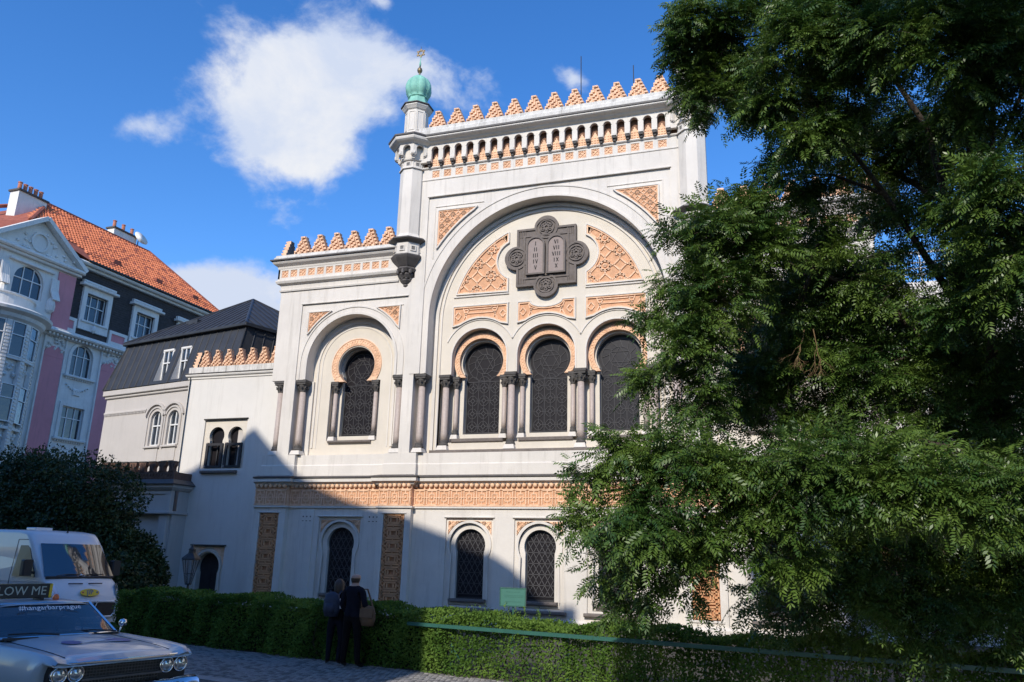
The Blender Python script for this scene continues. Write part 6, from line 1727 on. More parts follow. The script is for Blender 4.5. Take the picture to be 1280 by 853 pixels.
shrub('dark_shrub', 'tall dense dark green shrub at the left edge behind the white van', -22.6, 21.6,
      [(-21.3, 21.2, 3.6, 1.2), (-22.8, 21.2, 3.9, 1.25), (-24.4, 21.4, 4.0, 1.3), (-21.4, 21.4, 2.7, .9), (-22, 20.9, 2.3, 1.5), (-24, 20.9, 2.3, 1.7), (-26, 21.6, 3.9, 1.4), (-26, 21.4, 2, 1.7), (-21.0, 21.1, 1.5, 1.2), (-22.5, 20.8, 1.0, 1.4), (-25.2, 21.6, 4.4, .8)], 75000)
shrub('round_shrub', 'rounded dark shrub between the van and the lamp post', -19.8, 20.9,
      [(-20.4, 20.8, 2.2, .7), (-19.7, 20.9, 1.9, .62), (-19.5, 20.8, 1.7, .85), (-20.6, 20.8, 1.7, .95), (-18.9, 20.8, 1.6, .5), (-18.7, 20.8, 1.25, .6), (-18.4, 19.2, .8, 1.0), (-21.1, 20.9, 2.1, .65)], 34000)
# ================================================================== vehicles
M['paint_car'] = mat('paint_pale_blue_grey', (0.40, 0.48, 0.54), 0.32, 0.03, 2, coat=0.5)
M['paint_van'] = mat('paint_van_white', (0.68, 0.69, 0.70), 0.3, 0.03, 2, coat=0.4, streak=0.0)
M['chrome'] = mat('chrome', (0.75, 0.76, 0.78), 0.12, 0.05, 5, metal=1.0)
M['black_plastic'] = mat('black_plastic', (0.018, 0.018, 0.02), 0.55, 0.2, 10)
M['grille_metal'] = mat('dull_grille_metal', (0.12, 0.12, 0.13), 0.4, 0.2, 8, metal=0.7)
M['rubber'] = mat('tyre_rubber', (0.02, 0.02, 0.02), 0.85, 0.2, 10)
M['yellow'] = mat('yellow_sticker', (0.75, 0.50, 0.03), 0.5, 0.05, 5)
M['signblack'] = mat('roof_sign_black', (0.02, 0.022, 0.025), 0.4, 0.1, 5)
M['letter'] = mat('pale_lettering', (0.45, 0.50, 0.42), 0.6, 0.05, 5)
M['white_letter'] = mat('white_lettering', (0.75, 0.76, 0.78), 0.6, 0.03, 5)
M['blue_print'] = mat('blue_sticker', (0.03, 0.07, 0.28), 0.45, 0.05, 5)
M['red_print'] = mat('red_sticker', (0.45, 0.03, 0.04), 0.5, 0.05, 5)
M['seat'] = mat('car_seat_vinyl', (0.10, 0.16, 0.25), 0.6, 0.1, 5)
def lampm():
    m, t, b = new_mat('headlamp_glass'); b.inputs['Base Color'].default_value = (.55, .58, .6, 1); b.inputs['Roughness'].default_value = .08; b.inputs['Metallic'].default_value = .7; return m
M['headlamp'] = lampm()
def carglass():
    m, t, b = new_mat('windscreen_glass'); b.inputs['Base Color'].default_value = (.012, .02, .035, 1); b.inputs['Roughness'].default_value = .03
    b.inputs['Specular IOR Level'].default_value = 1.0; b.inputs['IOR'].default_value = 1.8; b.inputs['Alpha'].default_value = .75; return m
M['carglass'] = carglass()
def text_mesh(txt, size, mt, ext=.002, squash=1.0, name='lettering'):
    cu = bpy.data.curves.new(name, 'FONT'); cu.body = txt; cu.size = size; cu.extrude = ext; cu.align_x = 'CENTER'; cu.align_y = 'CENTER'; cu.resolution_u = 2
    o = bpy.data.objects.new('tmp', cu); COL.objects.link(o); bpy.context.view_layer.update()
    me = bpy.data.meshes.new_from_object(o.evaluated_get(bpy.context.evaluated_depsgraph_get())); bpy.data.objects.remove(o); bpy.data.curves.remove(cu)
    me.name = name; me.materials.clear(); me.materials.append(M[mt]); return me
def wheel(R, x, y, r, w, side, z=None):
    z = r if z is None else z
    t = MB().m('rubber'); t.smooth = True
    Q = Matrix.Translation((x, y, z)) @ Matrix.Rotation(PI / 2, 4, 'X')
    def lt(mt, prof, nm, par):
        a = MB(); a.lathe(prof, n=28); b = MB().m(mt); b.smooth = True; b.add([Q @ Vector(v) for v in a.v], a.f); return b.build(nm, par)
    W = lt('rubber', [(r * .62, -w / 2), (r * .9, -w / 2), (r, -w * .36), (r, w * .36), (r * .9, w / 2), (r * .62, w / 2)], 'wheel', R)
    s = -side; lt('chrome', [(r * .62, s * w * .45), (r * .5, s * w * .36), (r * .25, s * w * .42), (.001, s * w * .5)], 'rim', W); return W
def loft(mb, rings, close_ends=True):
    n = len(rings[0]); vs = [p for r in rings for p in r]
    fs = [(i * n + k, i * n + k + 1, (i + 1) * n + k + 1, (i + 1) * n + k) for i in range(len(rings) - 1) for k in range(n - 1)]
    if close_ends: fs += [tuple(range(n)), tuple((len(rings) - 1) * n + k for k in range(n))[::-1]]
    mb.add(vs, fs)
def cr(xs, ys, x):
    """smooth interpolation through stations"""
    for i in range(len(xs) - 1):
        if xs[i + 1] <= x <= xs[i]:
            t = (x - xs[i]) / (xs[i + 1] - xs[i]); p1, p2 = ys[i], ys[i + 1]; p0 = ys[max(0, i - 1)]; p3 = ys[min(len(ys) - 1, i + 2)]
            return .5 * ((2 * p1) + (-p0 + p2) * t + (2 * p0 - 5 * p1 + 4 * p2 - p3) * t * t + (-p0 + 3 * p1 - 3 * p2 + p3) * t ** 3)
    return ys[0] if x > xs[0] else ys[-1]
def build_car():
    th = math.radians(-16); fx, fy = -7.9, 8.6
    cx, cy = fx - 2.62 * math.cos(th), fy - 2.62 * math.sin(th)
    R = thing('vintage_saloon', 'pale blue grey 1960s saloon with quad headlights and a black roof sign', 'car', (cx, cy, -.12), th)
    X = [2.68, 2.60, 2.50, 2.35, 2.0, 1.4, .95, .2, -.8, -1.5, -2.2, -2.6, -2.85]
    WM = [.93, .965, .985, .99, 1.0, 1.01, 1.01, 1.01, 1.0, 1.0, .98, .95, .90]
    ZF = [.86, .905, .925, .94, .955, .965, .975, .975, .97, .97, .98, 1.0, 1.0]
    ZC = [.84, .885, .905, .925, .955, .985, 1.005, 1.0, .985, .965, .93, .88, .80]
    ZB = [.80, .795, .79, .32, .28, .28, .28, .28, .28, .28, .3, .34, .5]
    ZM = [.83, .84, .84, .68, .66, .66, .66, .66, .66, .66, .66, .68, .72]
    def sec(x):
        wm, zf, zc, zb, zm = (cr(X, A, x) for A in (WM, ZF, ZC, ZB, ZM))
        half = [(wm * .86, zb), (wm * .97, zb + (zm - zb) * .35), (wm, zm), (wm * .985, zm + (zf - zm) * .45), (wm * .955, zf - .03), (wm * .925, zf), (wm * .86, zf - .012), (wm * .72, zf - .03 + (zc - zf) * .55), (wm * .62, zc - .012), (wm * .35, zc + .004), (0, zc + .010)]
        return [(x, y, z) for y, z in half] + [(x, -y, z) for y, z in half[::-1][1:]]
    def hood_z(x, y):
        wm, zf, zc = (cr(X, A, x) for A in (WM, ZF, ZC)); y = abs(y); pts = [(0, zc + .010), (wm * .35, zc + .004), (wm * .62, zc - .012), (wm * .72, zf - .03 + (zc - zf) * .55), (wm * .86, zf - .012)]
        for (a, za), (b, zb_) in zip(pts, pts[1:]):
            if y <= b: return za + (zb_ - za) * (y - a) / (b - a)
        return zf
    b = MB().m('paint_car'); b.smooth = True
    xs = [2.68 - i * (2.68 + 2.85) / 44 for i in range(45)]
    loft(b, [sec(x) for x in xs]); B = b.build('body', R)
    # bonnet edge lines
    for sd in (-1, 1): ln = MB().m('black_plastic'); ln.tube([(x, sd * cr(X, WM, x) * .70, hood_z(x, cr(X, WM, x) * .70) + .002) for x in (2.5, 2.2, 1.8, 1.4, 1.05)], .006, 4); ln.build('bonnet_gap', B)
    pass
    # front: dark recess, grille grid, lamps, bumper
    g = MB().m('black_plastic'); g.box(2.50, 2.60, -.90, .90, .40, .80); g.build('grille_recess', R)
    gr = MB().m('grille_metal')
    for i in range(9): gr.box(2.595, 2.612, -.50, .50, .475 + i * .036, .482 + i * .036)
    for i in range(25): gr.box(2.592, 2.606, -.50 + i * .0416, -.495 + i * .0416, .47, .79)
    gr.box(2.60, 2.66, -.53, .53, .625, .650)
    gr.build('grille', R, kind='stuff')
    lip = MB().m('chrome'); lip.tube([(2.60, -.93, .83), (2.66, -.6, .835), (2.69, 0, .838), (2.66, .6, .835), (2.60, .93, .83)], .018, 6); lip.build('bonnet_lip', R)
    for y in (-.80, -.60, .60, .80):
        Q = Matrix.Translation((2.60, y, .715)) @ Matrix.Rotation(PI / 2, 4, 'Y')
        def lt(mt, prof, nm, par):
            a = MB(); a.lathe(prof, n=22); c = MB().m(mt); c.smooth = True; c.add([Q @ Vector(v) for v in a.v], a.f); return c.build(nm, par)
        H_ = lt('chrome', [(.098, -.04), (.102, .03), (.094, .05), (.082, .035), (.080, .02)], 'headlight', R); lt('headlamp', [(.082, .02), (.075, .04), (.05, .055), (.001, .062)], 'lens', H_)
    bp = MB().m('chrome'); bp.smooth = True
    loft(bp, [[(2.60 + .20 * k, y, z) for k, z in ((0.2, .34), (.7, .35), (1.0, .40), (1.05, .46), (.95, .52), (.5, .56), (.2, .56))] for y in (-1.0, -.6, -.2, .2, .6, 1.0)])
    bp.tube([(2.3, -1.03, .45), (2.62, -1.02, .45), (2.74, -.9, .45)], .07, 8); bp.tube([(2.3, 1.03, .45), (2.62, 1.02, .45), (2.74, .9, .45)], .07, 8); bp.build('bumper', R)
    # cabin
    ws = []   # windscreen rows
    def wsrow(t):   # 0 base .. 1 top
        z = 1.0 + .385 * t; x0 = 1.02 - .62 * t; w = .80 - .13 * t
        return [(x0 + .16 * (1 - (k / 5.0) ** 2) * (1 - .35 * t) - .02, w * k / 5.0, z + .015 * (1 - abs(k) / 5)) for k in range(-5, 6)]
    g = MB().m('carglass'); g.smooth = True; loft(g, [wsrow(t / 4) for t in range(5)], False); WS = g.build('windscreen', R)
    ch = MB().m('chrome')
    for row in (wsrow(0), wsrow(1)): ch.tube(row, .016, 5)
    for k in (0, -1): ch.tube([wsrow(t / 4)[k] for t in range(5)], .020, 5)
    ch.build('windscreen_trim', R)
    rf = MB().m('paint_car'); rf.smooth = True
    rows = []
    for x, w, z in ((.44, .66, 1.385), (.30, .68, 1.415), (-.3, .69, 1.435), (-.9, .68, 1.42), (-1.25, .66, 1.37)):
        rows.append([(x + .10 * (1 - (k / 5) ** 2) * (1 if x > .2 else 0), w * k / 5, z - .035 * (k / 5) ** 4 + .0) for k in range(-5, 6)])
    loft(rf, rows, False)
    for sd in (-1, 1):
        rf.add([(-1.25, sd * .66, 1.34), (-.95, sd * .67, 1.36), (-1.15, sd * .80, .99), (-1.75, sd * .80, .98)], [(0, 1, 2, 3)])
    rf.build('roof', R)
    for sd in (-1, 1):
        s = MB().m('carglass'); s.add([(.95, sd * .80, 1.0), (-.35, sd * .81, 1.0), (-.35, sd * .68, 1.37), (.38, sd * .66, 1.37)], [(0, 1, 2, 3)]); s.build('side_window', R)
        s = MB().m('carglass'); s.add([(-.38, sd * .81, 1.0), (-1.15, sd * .80, 1.0), (-.95, sd * .67, 1.36), (-.38, sd * .68, 1.37)], [(0, 1, 2, 3)]); s.build('side_window', R)
        t = MB().m('chrome'); t.tube([(1.0, sd * .81, 1.0), (-1.7, sd * .81, .985)], .014, 4); t.tube([(.40, sd * .67, 1.38), (-1.0, sd * .675, 1.375)], .014, 4); t.tube([(-.365, sd * .81, 1.0), (-.365, sd * .68, 1.37)], .016, 4); t.build('window_trim', R)
        mr = MB().m('chrome'); mr.smooth = True; mr.tube([(.86, sd * .93, .98), (.84, sd * .97, 1.07)], .012, 5); mr.lathe([(.0, -.055), (.05, -.04), (.06, 0), (.045, .04), (0, .055)], (.84, sd * .98, 1.11), 12); mr.build('wing_mirror', R)
    rw = MB().m('carglass'); rw.add([(-1.25, -.64, 1.355), (-1.25, .64, 1.355), (-1.72, .76, .99), (-1.72, -.76, .99)], [(0, 1, 2, 3)]); rw.build('rear_window', R)
    it = MB().m('seat'); it.smooth = False
    for y in (-.38, .38): it.bbox(-.25, .05, y - .32, y + .32, .7, 1.16, .04)
    it.box(-1.2, -1.0, -.7, .7, .7, 1.12); it.m('black_plastic').box(.75, .98, -.76, .76, .9, 1.02); it.build('interior', R)
    sw = MB().m('black_plastic'); Q = Matrix.Translation((.48, .38, 1.06)) @ Matrix.Rotation(math.radians(65), 4, 'Y')
    sw.tube([Q @ Vector((.19 * math.cos(a), .19 * math.sin(a), 0)) for a in [2 * PI * k / 20 for k in range(21)]], .012, 5, cap=False); sw.build('steering_wheel', R)
    wp = MB().m('black_plastic')
    wp.box(1.02, 1.14, -.76, .76, .985, 1.012)
    for y0, y1 in ((-.1, -.70), (.70, .12)): wp.tube([(1.16, y0, 1.03), (1.10, (y0 + y1) / 2, 1.055), (1.03, y1, 1.05)], .011, 5)
    wp.build('wiper', R)
    # stickers on the bonnet and letters on the screen
    def decal(mt, ex, ey, a, bb, rot, nm, lift=.011):
        d = MB().m(mt); ring = [(ex, ey)] + [(ex + a * math.cos(t) * math.cos(rot) - bb * math.sin(t) * math.sin(rot), ey + a * math.cos(t) * math.sin(rot) + bb * math.sin(t) * math.cos(rot)) for t in [2 * PI * k / 24 for k in range(24)]]
        mid = [((ex + p[0]) / 2, (ey + p[1]) / 2) for p in ring[1:]]
        pts = [ring[0]] + mid + ring[1:]
        d.add([(x, y, hood_z(x, y) + lift) for x, y in pts], [(0, 1 + k, 1 + (k + 1) % 24) for k in range(24)] + [(1 + k, 25 + k, 25 + (k + 1) % 24, 1 + (k + 1) % 24) for k in range(24)]); d.build(nm, B)
    decal('blue_print', 1.78, -.25, .14, .12, 0, 'sticker'); decal('blue_print', 1.78, .38, .17, .17, 0, 'sticker')
    decal('white_letter', 1.84, .08, .30, .022, 1.15, 'sticker', .014); decal('white_letter', 1.80, .08, .30, .022, 1.9, 'sticker', .016)
    tm = text_mesh('#hangarbarprague', .118, 'white_letter', .001)
    o = obj('screen_lettering', tm, R); p = Vector((.545, .03, 1.352)); nrm = Vector((.60, 0, .62)).normalized(); 
    u = Vector((0, 1, 0)); v = nrm.cross(u); o.matrix_basis = Matrix(((u.x, v.x, nrm.x, .612), (u.y, v.y, nrm.y, .0), (u.z, v.z, nrm.z, 1.345), (0, 0, 0, 1)))
    # roof sign
    s = MB().m('signblack'); s.bbox(-.53, .53, 0, .10, 0, .19, .008)
    S_ = s.mesh('roof_sign'); so = obj('roof_sign', S_, R); so.matrix_basis = Matrix.Translation((.16, -.36, 1.455)) @ Matrix.Rotation(PI / 2, 4, 'Z')
    for x0 in (-.57, .53): e = MB().m('yellow'); e.bbox(x0, x0 + .04, -.005, .105, -.005, .195, .005); e.build('end_cap', so)
    fr = MB().m('chrome'); fr.box(-.54, .54, -.008, .0, .19, .198); fr.box(-.54, .54, -.008, 0, -.008, 0); fr.build('sign_frame', so)
    t = obj('sign_lettering', text_mesh('FOLLOW ME', .172, 'letter', .001), so); t.matrix_basis = Matrix.Translation((0, -.003, .093)) @ Matrix.Rotation(PI / 2, 4, 'X')
    for y in (-.76, .04): ft = MB().m('black_plastic'); ft.box(.04, .24, y - .03, y + .03, 1.40, 1.456); ft.build('sign_foot', R)
    bl = MB().m('orange_lamp'); bl.smooth = True; bl.lathe([(.04, 0), (.045, .03), (.03, .07), (0, .085)], (.16, .28, 1.42), 12); bl.build('roof_lamp', R)
    for x in (1.75, -1.55):
        for sd in (-1, 1): wheel(R, x, sd * .86, .36, .20, sd)
    return R
m_, t_, b_ = new_mat('orange_lamp'); b_.inputs['Base Color'].default_value = (.75, .16, .05, 1); b_.inputs['Roughness'].default_value = .2; M['orange_lamp'] = m_
build_car()

def build_van():
    th = math.radians(-14)
    # front of the windscreen foot sits at x = 2.2 in the van's own frame
    fx, fy = -17.4, 17.0; cx, cy = fx - 2.2 * math.cos(th), fy - 2.2 * math.sin(th)
    R = thing('delivery_van', 'white high roof delivery van with a yellow oval badge, parked by the shrubs', 'van', (cx, cy, -.12), th)
    prof = [(-3.0, .35), (-3.02, 1.2), (-3.0, 2.2), (-2.9, 2.48), (-2.6, 2.56), (-1.0, 2.62), (.6, 2.60), (1.05, 2.55), (1.28, 2.46), (1.52, 2.24), (1.85, 1.85), (2.24, 1.40), (2.42, 1.26), (2.62, 1.08), (2.74, .88), (2.80, .62), (2.78, .34), (2.4, .30), (-2.9, .30)]
    mx, mz = 0, 1.3
    slices = []
    for y, k in ((-1.03, .12), (-1.02, .05), (-.97, .02), (-.85, .0), (-.5, -.012), (0, -.018), (.5, -.012), (.85, 0), (.97, .02), (1.02, .05), (1.03, .12)):
        row = []
        for x, z in prof:
            ww = y * (1 - .10 * max(0, (z - 1.3) / 1.3) - (.14 * max(0, (x - 1.6) / 1.2)))
            dx = -k if x > 0 else k; row.append((x + dx * (1 if abs(x) > 1.0 else 0) - (.10 * (y ** 2) if x > 1.2 else 0), ww, z - (k * .7 if z > 1.3 else -k * .3)))
        slices.append(row + [row[0]])
    b = MB().m('paint_van'); b.smooth = True; loft(b, slices, False)
    for row in (slices[0], slices[-1]):
        tr = tessellate_polygon([[Vector((p[0], p[2], 0)) for p in row[:-1]]]); b.smooth = False; b.add(row[:-1], tr); b.smooth = True
    B = b.build('body', R)
    # windscreen laid just proud of the slope
    def sl(x, z, y): return (x - .10 * (y / .95) ** 2 * (1.0) + .03, y, z + .012)
    g = MB().m('vanglass'); g.smooth = True
    rows = []
    for t in (0, .25, .5, .75, 1):
        x, z = 1.46 + (2.20 - 1.46) * (1 - t), 2.30 + (1.445 - 2.30) * (1 - t); w = .93 - .12 * t
        x = {0: 2.20, .25: 2.03, .5: 1.86, .75: 1.69, 1: 1.51}[t]; z = {0: 1.425, .25: 1.645, .5: 1.845, .75: 2.045, 1: 2.25}[t]
        rows.append([sl(x, z, w * k / 5) for k in range(-5, 6)])
    loft(g, rows, False); g.build('windscreen', R)
    sk = MB().m('black_plastic'); sk.tube([(2.26 - .10 * (k / 5) ** 2, .90 * k / 5, 1.42) for k in range(-5, 6)], .035, 6)
    for s0, s1 in ((-.7, -.05), (-.1, .6)): sk.tube([(2.27, s0, 1.46), (2.20, (s0 + s1) / 2, 1.50), (2.20, s1, 1.49)], .012, 4)
    sk.build('wiper', R)
    pp = MB().m('white_letter'); pp.box(2.02, 2.16, -.65, -.35, 1.42, 1.43); pp.box(2.02, 2.16, .1, .6, 1.42, 1.43); pp.build('dashboard_paper', R)
    for sd in (-1, 1):
        w = MB().m('stained'); yy = sd * 1.012
        w.prism([(.72, 1.42), (1.80, 1.42), (1.70, 1.56), (1.30, 2.12), (1.15, 2.20), (.80, 2.20)], -.006, .006, back=True)
        w.v = [(x, sd * (1.022 - .1 * max(0, (z - 1.3) / 1.3) * 1.03 + .004) + y * sd - (.04 * sd * max(0, x - 1.3)), z) for x, y, z in w.v]; w.build('side_window', R)
        sm = MB().m('black_plastic')
        for a, c in (((.62, 2.35), (.62, .45)), ((-1.0, 2.35), (-1.0, .45)), ((.62, 2.35), (1.1, 2.35))):
            f = lambda p: (p[0], sd * (1.026 * (1 - .10 * max(0, (p[1] - 1.3) / 1.3))), p[1]); sm.tube([f(a), f(((a[0] + c[0]) / 2, (a[1] + c[1]) / 2)), f(c)], .008, 4)
        sm.tube([(.5, sd * 1.035, .75), (-2.9, sd * 1.035, .75)], .03, 5)
        sm.build('panel_gap', R)
        hl = MB().m('headlamp'); hl.smooth = True; hl.add([(2.40, sd * .80, 1.26), (2.60, sd * .74, 1.02), (2.62, sd * .86, .86), (2.46, sd * .955, .92), (2.22, sd * .965, 1.28)], [(0, 1, 2, 3, 4)])
        hl.v = [(x + .035, y * 1.02, z) for x, y, z in hl.v]; hl.build('headlight', R)
        mi = MB().m('black_plastic'); mi.bbox(1.62, 1.80, sd * 1.2 - .11, sd * 1.2 + .11, 1.45, 1.85, .03); mi.box(1.62, 1.7, min(sd * .95, sd * 1.12), max(sd * .95, sd * 1.12), 1.5, 1.56); mi.build('wing_mirror', R)
        for x in (1.9, -1.9): wheel(R, x, sd * .92, .33, .2, sd)
    ft = MB().m('paint_van'); ft.smooth = True
    loft(ft, [[(2.74 + .04 * (1 - (y / .8) ** 2), y, z) for z in (.30, .38, .40)] for y in (-.8, -.4, 0, .4, .8)], False)
    ft.smooth = False
    P = lambda y, z: (2.80 + .05 * (1 - (y / .8) ** 2) - .10 * (y / 1.0) ** 2 * .6, y, z)
    ft.tube([P(-.72, .82), P(-.4, .84), P(0, .845), P(.4, .84), P(.72, .82)], .03, 6); ft.tube([P(-.72, .82), P(-.70, .55), P(-.6, .46), P(0, .44), P(.6, .46), P(.70, .55), P(.72, .82)], .035, 6); ft.build('grille_surround', R)
    gl = MB().m('black_plastic'); gl.add([P(-.70, .80), P(-.35, .82), P(0, .825), P(.35, .82), P(.70, .80), P(.66, .50), P(.3, .46), P(0, .455), P(-.3, .46), P(-.66, .50)], [(0, 1, 8, 9), (1, 2, 7, 8), (2, 3, 6, 7), (3, 4, 5, 6)]); gl.build('grille', R)
    em = MB().m('black_plastic')
    def onface(mb, poly, y0, z0, x, th_=.012, tilt=0):
        c = [(x, y0 + a, z0 + b_) for a, b_ in poly]; n = len(c); mb.add(c + [(x + th_, q[1], q[2]) for q in c], [tuple(range(n, 2 * n))] + [(i, (i + 1) % n, n + (i + 1) % n, n + i) for i in range(n)])
    onface(em, [(-.15, .06), (-.10, -.07), (.10, -.07), (.15, .06)], 0, .80, 2.84); em.build('emblem_plate', R)
    li = MB().m('chrome'); li.tube([(2.866, -.15, .865), (2.866, -.11, .73), (2.866, -.05, .70), (2.866, .05, .70), (2.866, .11, .73), (2.866, .15, .865)], .012, 5)
    for a, b_ in (((-.05, .76), (.0, .83)), ((.0, .83), (.05, .84)), ((-.01, .80), (.05, .79)), ((-.02, .78), (.03, .74)), ((-.05, .76), (-.06, .73)), ((.05, .84), (.06, .81))): li.tube([(2.866, a[0], a[1]), (2.866, b_[0], b_[1])], .011, 4)
    li.build('lion_emblem', R)
    # yellow oval badge on the sloping bonnet
    bq = Matrix.Translation((2.70, 0, 1.06)) @ Matrix.Rotation(math.radians(56), 4, 'Y') 
    e = MB().m('yellow'); a = MB(); a.lathe([(.26, 0), (.25, .012), (.001, .013)], n=28, sx=.42, sy=1.0); e.add([bq @ Vector(v) for v in a.v], a.f); bd = e.build('badge', R)
    t = obj('badge_lettering', text_mesh('JIP', .19, 'blue_print', .001), bd); t.matrix_basis = bq @ Matrix.Translation((0, 0, .016)) @ Matrix.Rotation(PI / 2, 4, 'Z')
    for y, mt in ((-.19, 'red_print'), (.19, 'blue_print')):
        d = MB().m(mt); a = MB(); a.lathe([(.025, 0), (.024, .016), (.001, .016)], (0, y, 0), 10); d.add([bq @ Vector(v) for v in a.v], a.f); d.build('badge_dot', bd)
    vt = MB().m('black_plastic')
    for y0, y1 in ((-.45, -.08), (.08, .45)): vt.tube([(2.44, y0, 1.275), (2.46, (y0 + y1) / 2, 1.275), (2.45, y1, 1.275)], .014, 4)
    vt.build('bonnet_vent', R)
    an = MB().m('black_plastic'); an.lathe([(.03, 0), (.015, .04), (0, .05)], (1.1, .05, 2.56), 8); an.tube([(1.1, .05, 2.58), (.95, .05, 2.80)], .006, 4); an.build('aerial', R)
    rv = MB().m('paint_van'); rv.bbox(.0, .5, -.5, -.05, 2.60, 2.68, .02); rv.build('roof_vent', R)
    return R
m_, t_, b_ = new_mat('van_glass'); b_.inputs['Base Color'].default_value = (.012, .018, .028, 1); b_.inputs['Roughness'].default_value = .04; b_.inputs['Specular IOR Level'].default_value = 1.0; b_.inputs['IOR'].default_value = 1.9; M['vanglass'] = m_
build_van()
# ================================================================== people on the pavement, seen from behind
M['cloth_navy'] = mat('navy_cloth', (0.010, 0.011, 0.018), 0.95, 0.25, 9, 0.5, 60, spec=.1)
M['cloth_black'] = mat('black_cloth', (0.008, 0.007, 0.008), 0.95, 0.25, 9, 0.5, 60, spec=.1)
M['skin'] = mat('skin', (0.42, 0.25, 0.18), 0.55, 0.06, 20)
M['hair_brown'] = mat('dark_brown_hair', (0.04, 0.024, 0.016), 0.6, 0.3, 60)
M['shoe'] = mat('black_leather_shoe', (0.015, 0.013, 0.012), 0.4, 0.1, 10)
M['bag_tan'] = mat('tan_bag_canvas', (0.13, 0.075, 0.04), 0.85, 0.15, 20, 0.4, 80)
M['bag_navy'] = mat('navy_backpack_nylon', (0.02, 0.028, 0.055), 0.7, 0.2, 12, 0.3, 60)
M['paper'] = mat('white_leaflet', (0.72, 0.68, 0.74), 0.7, 0.03, 10)
def skinned(joints, bones, root, sub=2):
    me = bpy.data.meshes.new('b'); names = list(joints)
    bm = bmesh.new(); lay = bm.verts.layers.skin.verify(); V = {}
    for n in names:
        p, r = joints[n][:3], joints[n][3:]; v = bm.verts.new(p); V[n] = v
        v[lay].radius = (r[0], r[-1]); v[lay].use_root = (n == root)
    for a, b in bones: bm.edges.new((V[a], V[b]))
    bm.to_mesh(me); bm.free()
    o = bpy.data.objects.new('tmp', me); COL.objects.link(o); o.modifiers.new('s', 'SKIN').use_smooth_shade = True
    m_ = o.modifiers.new('u', 'SUBSURF'); m_.levels = sub; m_.render_levels = sub
    bpy.context.view_layer.update(); out = bpy.data.meshes.new_from_object(o.evaluated_get(bpy.context.evaluated_depsgraph_get()))
    bpy.data.objects.remove(o); return out
def figure(label, loc, rz, h, J, top, legs, hairstyle, neck_z):
    R = thing('person', label, 'person', loc, rz, 'people standing on the pavement by the hedge')
    s = h / 1.75
    j = {k: tuple(c * s for c in v) for k, v in J.items()}
    bones = [('pelvis', 'waist'), ('waist', 'chest'), ('chest', 'collar'), ('collar', 'neck'), ('neck', 'skull'), ('skull', 'crown')]
    for sd in 'lr':
        bones += [('pelvis', 'hip' + sd), ('hip' + sd, 'knee' + sd), ('knee' + sd, 'ankle' + sd), ('ankle' + sd, 'toe' + sd), ('collar', 'sh' + sd), ('sh' + sd, 'elbow' + sd), ('elbow' + sd, 'wrist' + sd), ('wrist' + sd, 'palm' + sd)]
    me = skinned(j, bones, 'pelvis'); me.name = 'body'
    for mt in (top, legs, 'skin', 'shoe'): me.materials.append(M[mt])
    wl = [Vector(j['wrist' + q][:3]) for q in 'lr']
    for p in me.polygons:
        c = p.center
        if c.z < .085 * s: p.material_index = 3
        elif c.z > neck_z * s: p.material_index = 2
        elif any((c - w).length < .05 for w in wl) or any((c - Vector(j['palm' + q][:3])).length < .07 for q in 'lr'): p.material_index = 2
        elif c.z < .93 * s: 
            # forearms hanging beside the thighs keep the sleeve colour
            p.material_index = 1 if min((c - Vector(j['elbow' + q][:3])).length for q in 'lr') > .22 * s else 0
        else: p.material_index = 0
        p.use_smooth = True
    B = obj('body', me, R)
    # hands: five short skinned fingers rooted in each palm
    for q in 'lr':
        P = Vector(j['palm' + q][:3]); W = Vector(j['wrist' + q][:3]); d = (P - W).normalized(); sx = d.cross(Vector((0, 1, .2))).normalized()
        f = MB().m('skin'); f.smooth = True; nrm = sx.cross(d)
        for k, L in enumerate((.062, .072, .076, .070, .055)):
            a = P + d * .02 + sx * (-.032 + .016 * k)
            if k == 0: a = P - d * .015 - sx * .035; dd = (d * .6 - sx * .8).normalized()
            else: dd = d
            f.tube([a, a + dd * L * .5 + nrm * .006, a + dd * L * .85 + nrm * .022], [.0095, .009, .007], 6)
        f.build('fingers', B)
    # head details
    hc = Vector(j['skull'][:3]); f = MB().m('skin'); f.smooth = True
    f.lathe([(0, -.03), (.012, -.02), (.014, 0), (.006, .025), (0, .03)], (hc.x, hc.y + .105 * s, hc.z - .01), 8)
    for sd in (-1, 1): f.lathe([(0, -.03), (.014, -.02), (.017, .01), (.01, .03), (0, .034)], (hc.x + sd * .083 * s, hc.y, hc.z + .0), 8, sx=.5)
    f.m('ink')
    for sd in (-1, 1): f.lathe([(0, -.006), (.011, 0), (0, .006)], (hc.x + sd * .032, hc.y + .092 * s, hc.z + .025), 8)
    f.box(hc.x - .025, hc.x + .025, hc.y + .088 * s, hc.y + .098 * s, hc.z - .052, hc.z - .047); f.build('face', B)
    hr = MB().m('hair_brown'); hr.smooth = True
    if hairstyle == 'fringe':   # bald crown, cropped hair round the back
        vs = []
        for i in range(7):
            z = -.085 + .085 * i / 6; r = .108 * math.sqrt(max(.1, 1 - (z / .14) ** 2))
            for k in range(15):
                a = math.radians(180 + 180 * k / 14); vs.append((hc.x + r * math.cos(a) * .86 * s, hc.y + r * math.sin(a) * 1.05 * s, hc.z + z * s))
        hr.add(vs, [(i * 15 + k, i * 15 + k + 1, (i + 1) * 15 + k + 1, (i + 1) * 15 + k) for i in range(6) for k in range(14)])
    else:
        hr.lathe([(.05, -.22), (.085, -.16), (.10, -.06), (.103, .02), (.09, .08), (.05, .125), (0, .14)], (hc.x, hc.y - .022, hc.z), 16, sx=.95)
    hr.build('hair', B)
    return R
